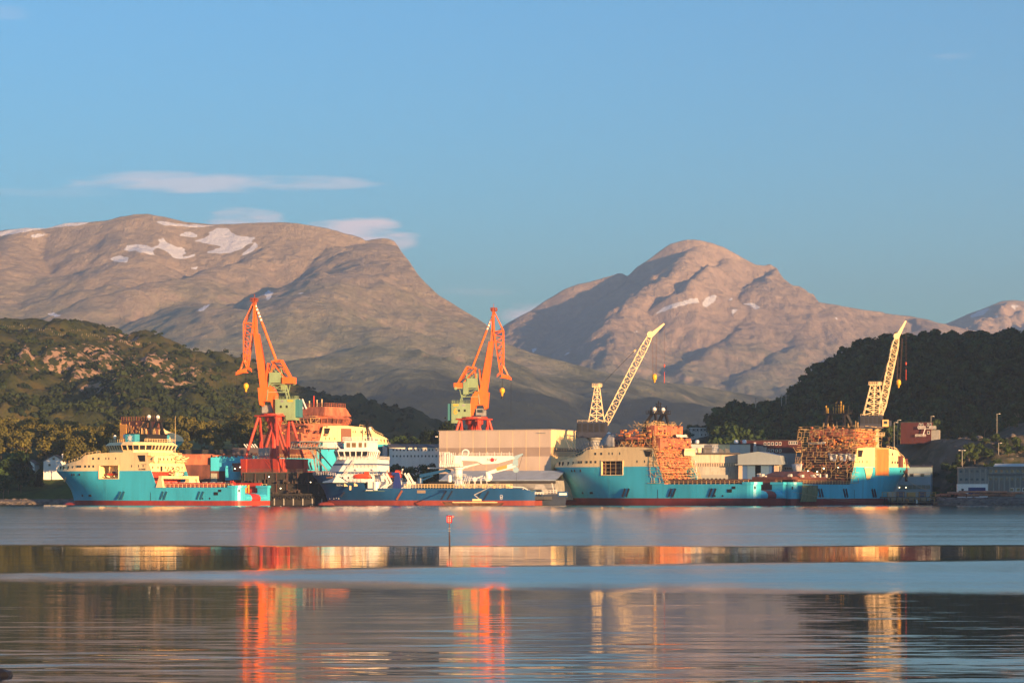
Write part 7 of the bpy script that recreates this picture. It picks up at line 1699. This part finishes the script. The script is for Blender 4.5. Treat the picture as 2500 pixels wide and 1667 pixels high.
rk_ = empty('pipe_rack', P(2345, 1210, 1054), 0, 'long red-brown steel rack along the quay before the grey offices', 'rack'); rk_.location.z = 1.7
b = MB(); b.box(-9, 3, 0, .4, 2.8, 3.3); b.build('rack_beam', PRIMER, rk_)
for x in (-8.8, -5.4, -1.5, 2.6): piece('rack_post', rk_, (x, .2, 1.4), (.35, .35, 2.8), PRIMERD)
POLE = mat('weathered_pole', (.30,.29,.26), .8)
for (pa_, pb_, yt, yb, Y) in ((1908,1919,962,1003,1440),(2096,2105,934,975,1480)):
    a = P(pa_, yb, Y); c = P(pb_, yb, Y); hgt = (yb - yt) * Y / F; e = empty('power_pylon', a, math.atan2(0, 1), 'twin-post power pylon on the wooded hill, ' + ('lower left one' if pa_ < 2000 else 'upper one beside the lattice crane'), 'pylon', 'twin-post pylons on the hill')
    for x in (0, (c - a).x): piece('post', e, (x, 0, hgt / 2 - 4), (.5, .5, hgt + 8), POLE, shape='cyl')
    piece('crossarm', e, ((c - a).x / 2, 0, hgt - .8), ((c - a).x + 3, .3, .3), POLE)
a = P(1845, 1005, 1440); hgt = 35 * 1440 / F; e = empty('power_pylon', a, 0, 'single T-shaped power pole rising above the trees against the mountain', 'pylon'); piece('post', e, (0,0,hgt/2-3), (.5,.5,hgt+6), POLE, shape='cyl'); piece('crossarm', e, (0,0,hgt-.4), (3.2,.25,.25), POLE); piece('crossarm', e, (0,0,hgt-2.2), (1.6,.25,.25), POLE)
LH = emis('lamp_head', (.8,.85,.9), 1.2)
for (px, yt, yb, Y, lab) in ((2183,1031,1092,1120,'before the terrace, left of the red house'),(2273,1016,1034,1190,'just right of the red house roof'),(2434,1010,1036,1170,'at the top of the rock cliff'),(2349,1099,1142,1075,'with a double head, above the grey office block'),(2438,1081,1098,1130,'short, half way down the rock cliff'),(2192,1025,1060,1190,'plain pole left of the red house')):
    p_ = P(px, yb, Y); hgt = (yb - yt) * Y / F; e = empty('street_lamp', p_, 0, 'grey street lamp ' + lab, 'street lamp', 'street lamps on the right shore')
    piece('post', e, (0,0,hgt/2-3), (.28,.28,hgt+6), POLE, shape='cyl'); piece('arm', e, (.6,0,hgt), (1.4,.15,.15), POLE); piece('lamp_head', e, (1.2,0,hgt), (.8,.35,.2), WHITE)
    if px == 2349: piece('lamp_head', e, (-1.2,0,hgt), (.8,.35,.2), WHITE); piece('arm', e, (-.6,0,hgt), (1.4,.15,.15), POLE)
# fence posts of the left hill
fe = empty('hill_fence', (0, 0, 0), 0, 'thin line of pale fence posts running over the left-hand hill', 'fence'); pm = mat('fence_post', (.35,.30,.22), .8)
k = 0
for i in range(70):
    px = 8 + i * 5.2; py = 797 + i * .74 + 2.5 * math.sin(i * .3); p_ = on_hill(HL, px, py, 1500, 2250); piece('post', fe, (p_.x, p_.y, p_.z + .6), (.22, .22, 1.7), pm)
# ------------------------------------------------------------------ channel beacon
bc = empty('channel_beacon', (0, 0, 0), 0, 'thin beacon post in the water with a red and white board on top', 'beacon'); p_ = P(1097, 1330, 234); bc.location = (p_.x, 234, 0); k = 234 / F
b = MB(); b.cyl((0,0,-1), .055, 1.0 + (HOR - 1296 + 126) * k + 0.0, 8); b.cyl((.02,0,-1), .075, 1 + .9, 8); b.build('post', mat('beacon_post', (.05,.025,.018), .7), bc)
zt = CAMH + (HOR - 1267) * k; RB = mat('beacon_red', (.55,.02,.035), .45)
b = MB(); b.cyl((0,0,.8), .04, zt - .5, 8); b.build('mast', mat('beacon_mast', (.12,.05,.03), .6), bc)
w_ = .26; h_ = .36
b = MB(); b.box(-w_, w_, -.02, .02, zt + h_ - .07, zt + h_); b.box(-w_, w_, -.02, .02, zt - h_, zt - h_ + .07); b.box(-w_, -w_ + .12, -.02, .02, zt - h_, zt + h_); b.box(w_ - .11, w_, -.02, .02, zt - h_, zt + h_); b.box(-.05, .06, -.025, .02, zt - h_, zt + h_)
for i in range(4):
    z = zt - .27 + i * .17; b.box(-w_, -w_ + .18, -.022, .02, z, z + .06); b.box(0, .14, -.022, .02, z, z + .05)
brd = b.build('board_frame', RB, bc)
b = MB(); b.box(-w_ + .03, w_ - .03, .025, .045, zt - h_ + .03, zt + h_ - .03); b.build('board_white', WHITE, bc)
b = MB(); b.box(w_, w_ + .20, -.02, .02, zt + h_ - .22, zt + h_ - .16); b.box(w_, w_ + .20, -.02, .02, zt + h_ - .05, zt + h_); b.box(w_ + .16, w_ + .20, -.02, .02, zt + h_ - .22, zt + h_); b.build('flag_frame', RB, bc); b = MB(); b.box(w_, w_ + .17, .0, .02, zt + h_ - .17, zt + h_ - .05); b.build('flag_plate', mat('beacon_pink', (.7,.35,.33), .5), bc)
for z in (1.35, 1.62): piece('clamp', bc, (0,0,z), (.24,.1,.05), STEEL)
# mooring lines
b = MB()
def line(p, q, sag, w=.09, n=10):
    p, q = Vector(p), Vector(q); pts = [p.lerp(q, i / n) - Vector((0, 0, sag * math.sin(math.pi * i / n))) for i in range(n + 1)]; b.path(pts, w)
line(loc_w(s4, (4,-12.6,4.2)), P(2160,1226,1050), 1.5); line(loc_w(s4, (96,-5,13)), P(2262,1195,1062), 1.5); line(P(1935,1200,1012), P(2160,1222,1046), 1.2)
o = b.build('mooring_line', mat('rope_pale', (.35,.30,.22), .8)); tag(o, 'pale mooring lines slung from the rightmost ship to the pier', 'rope', kind='stuff')
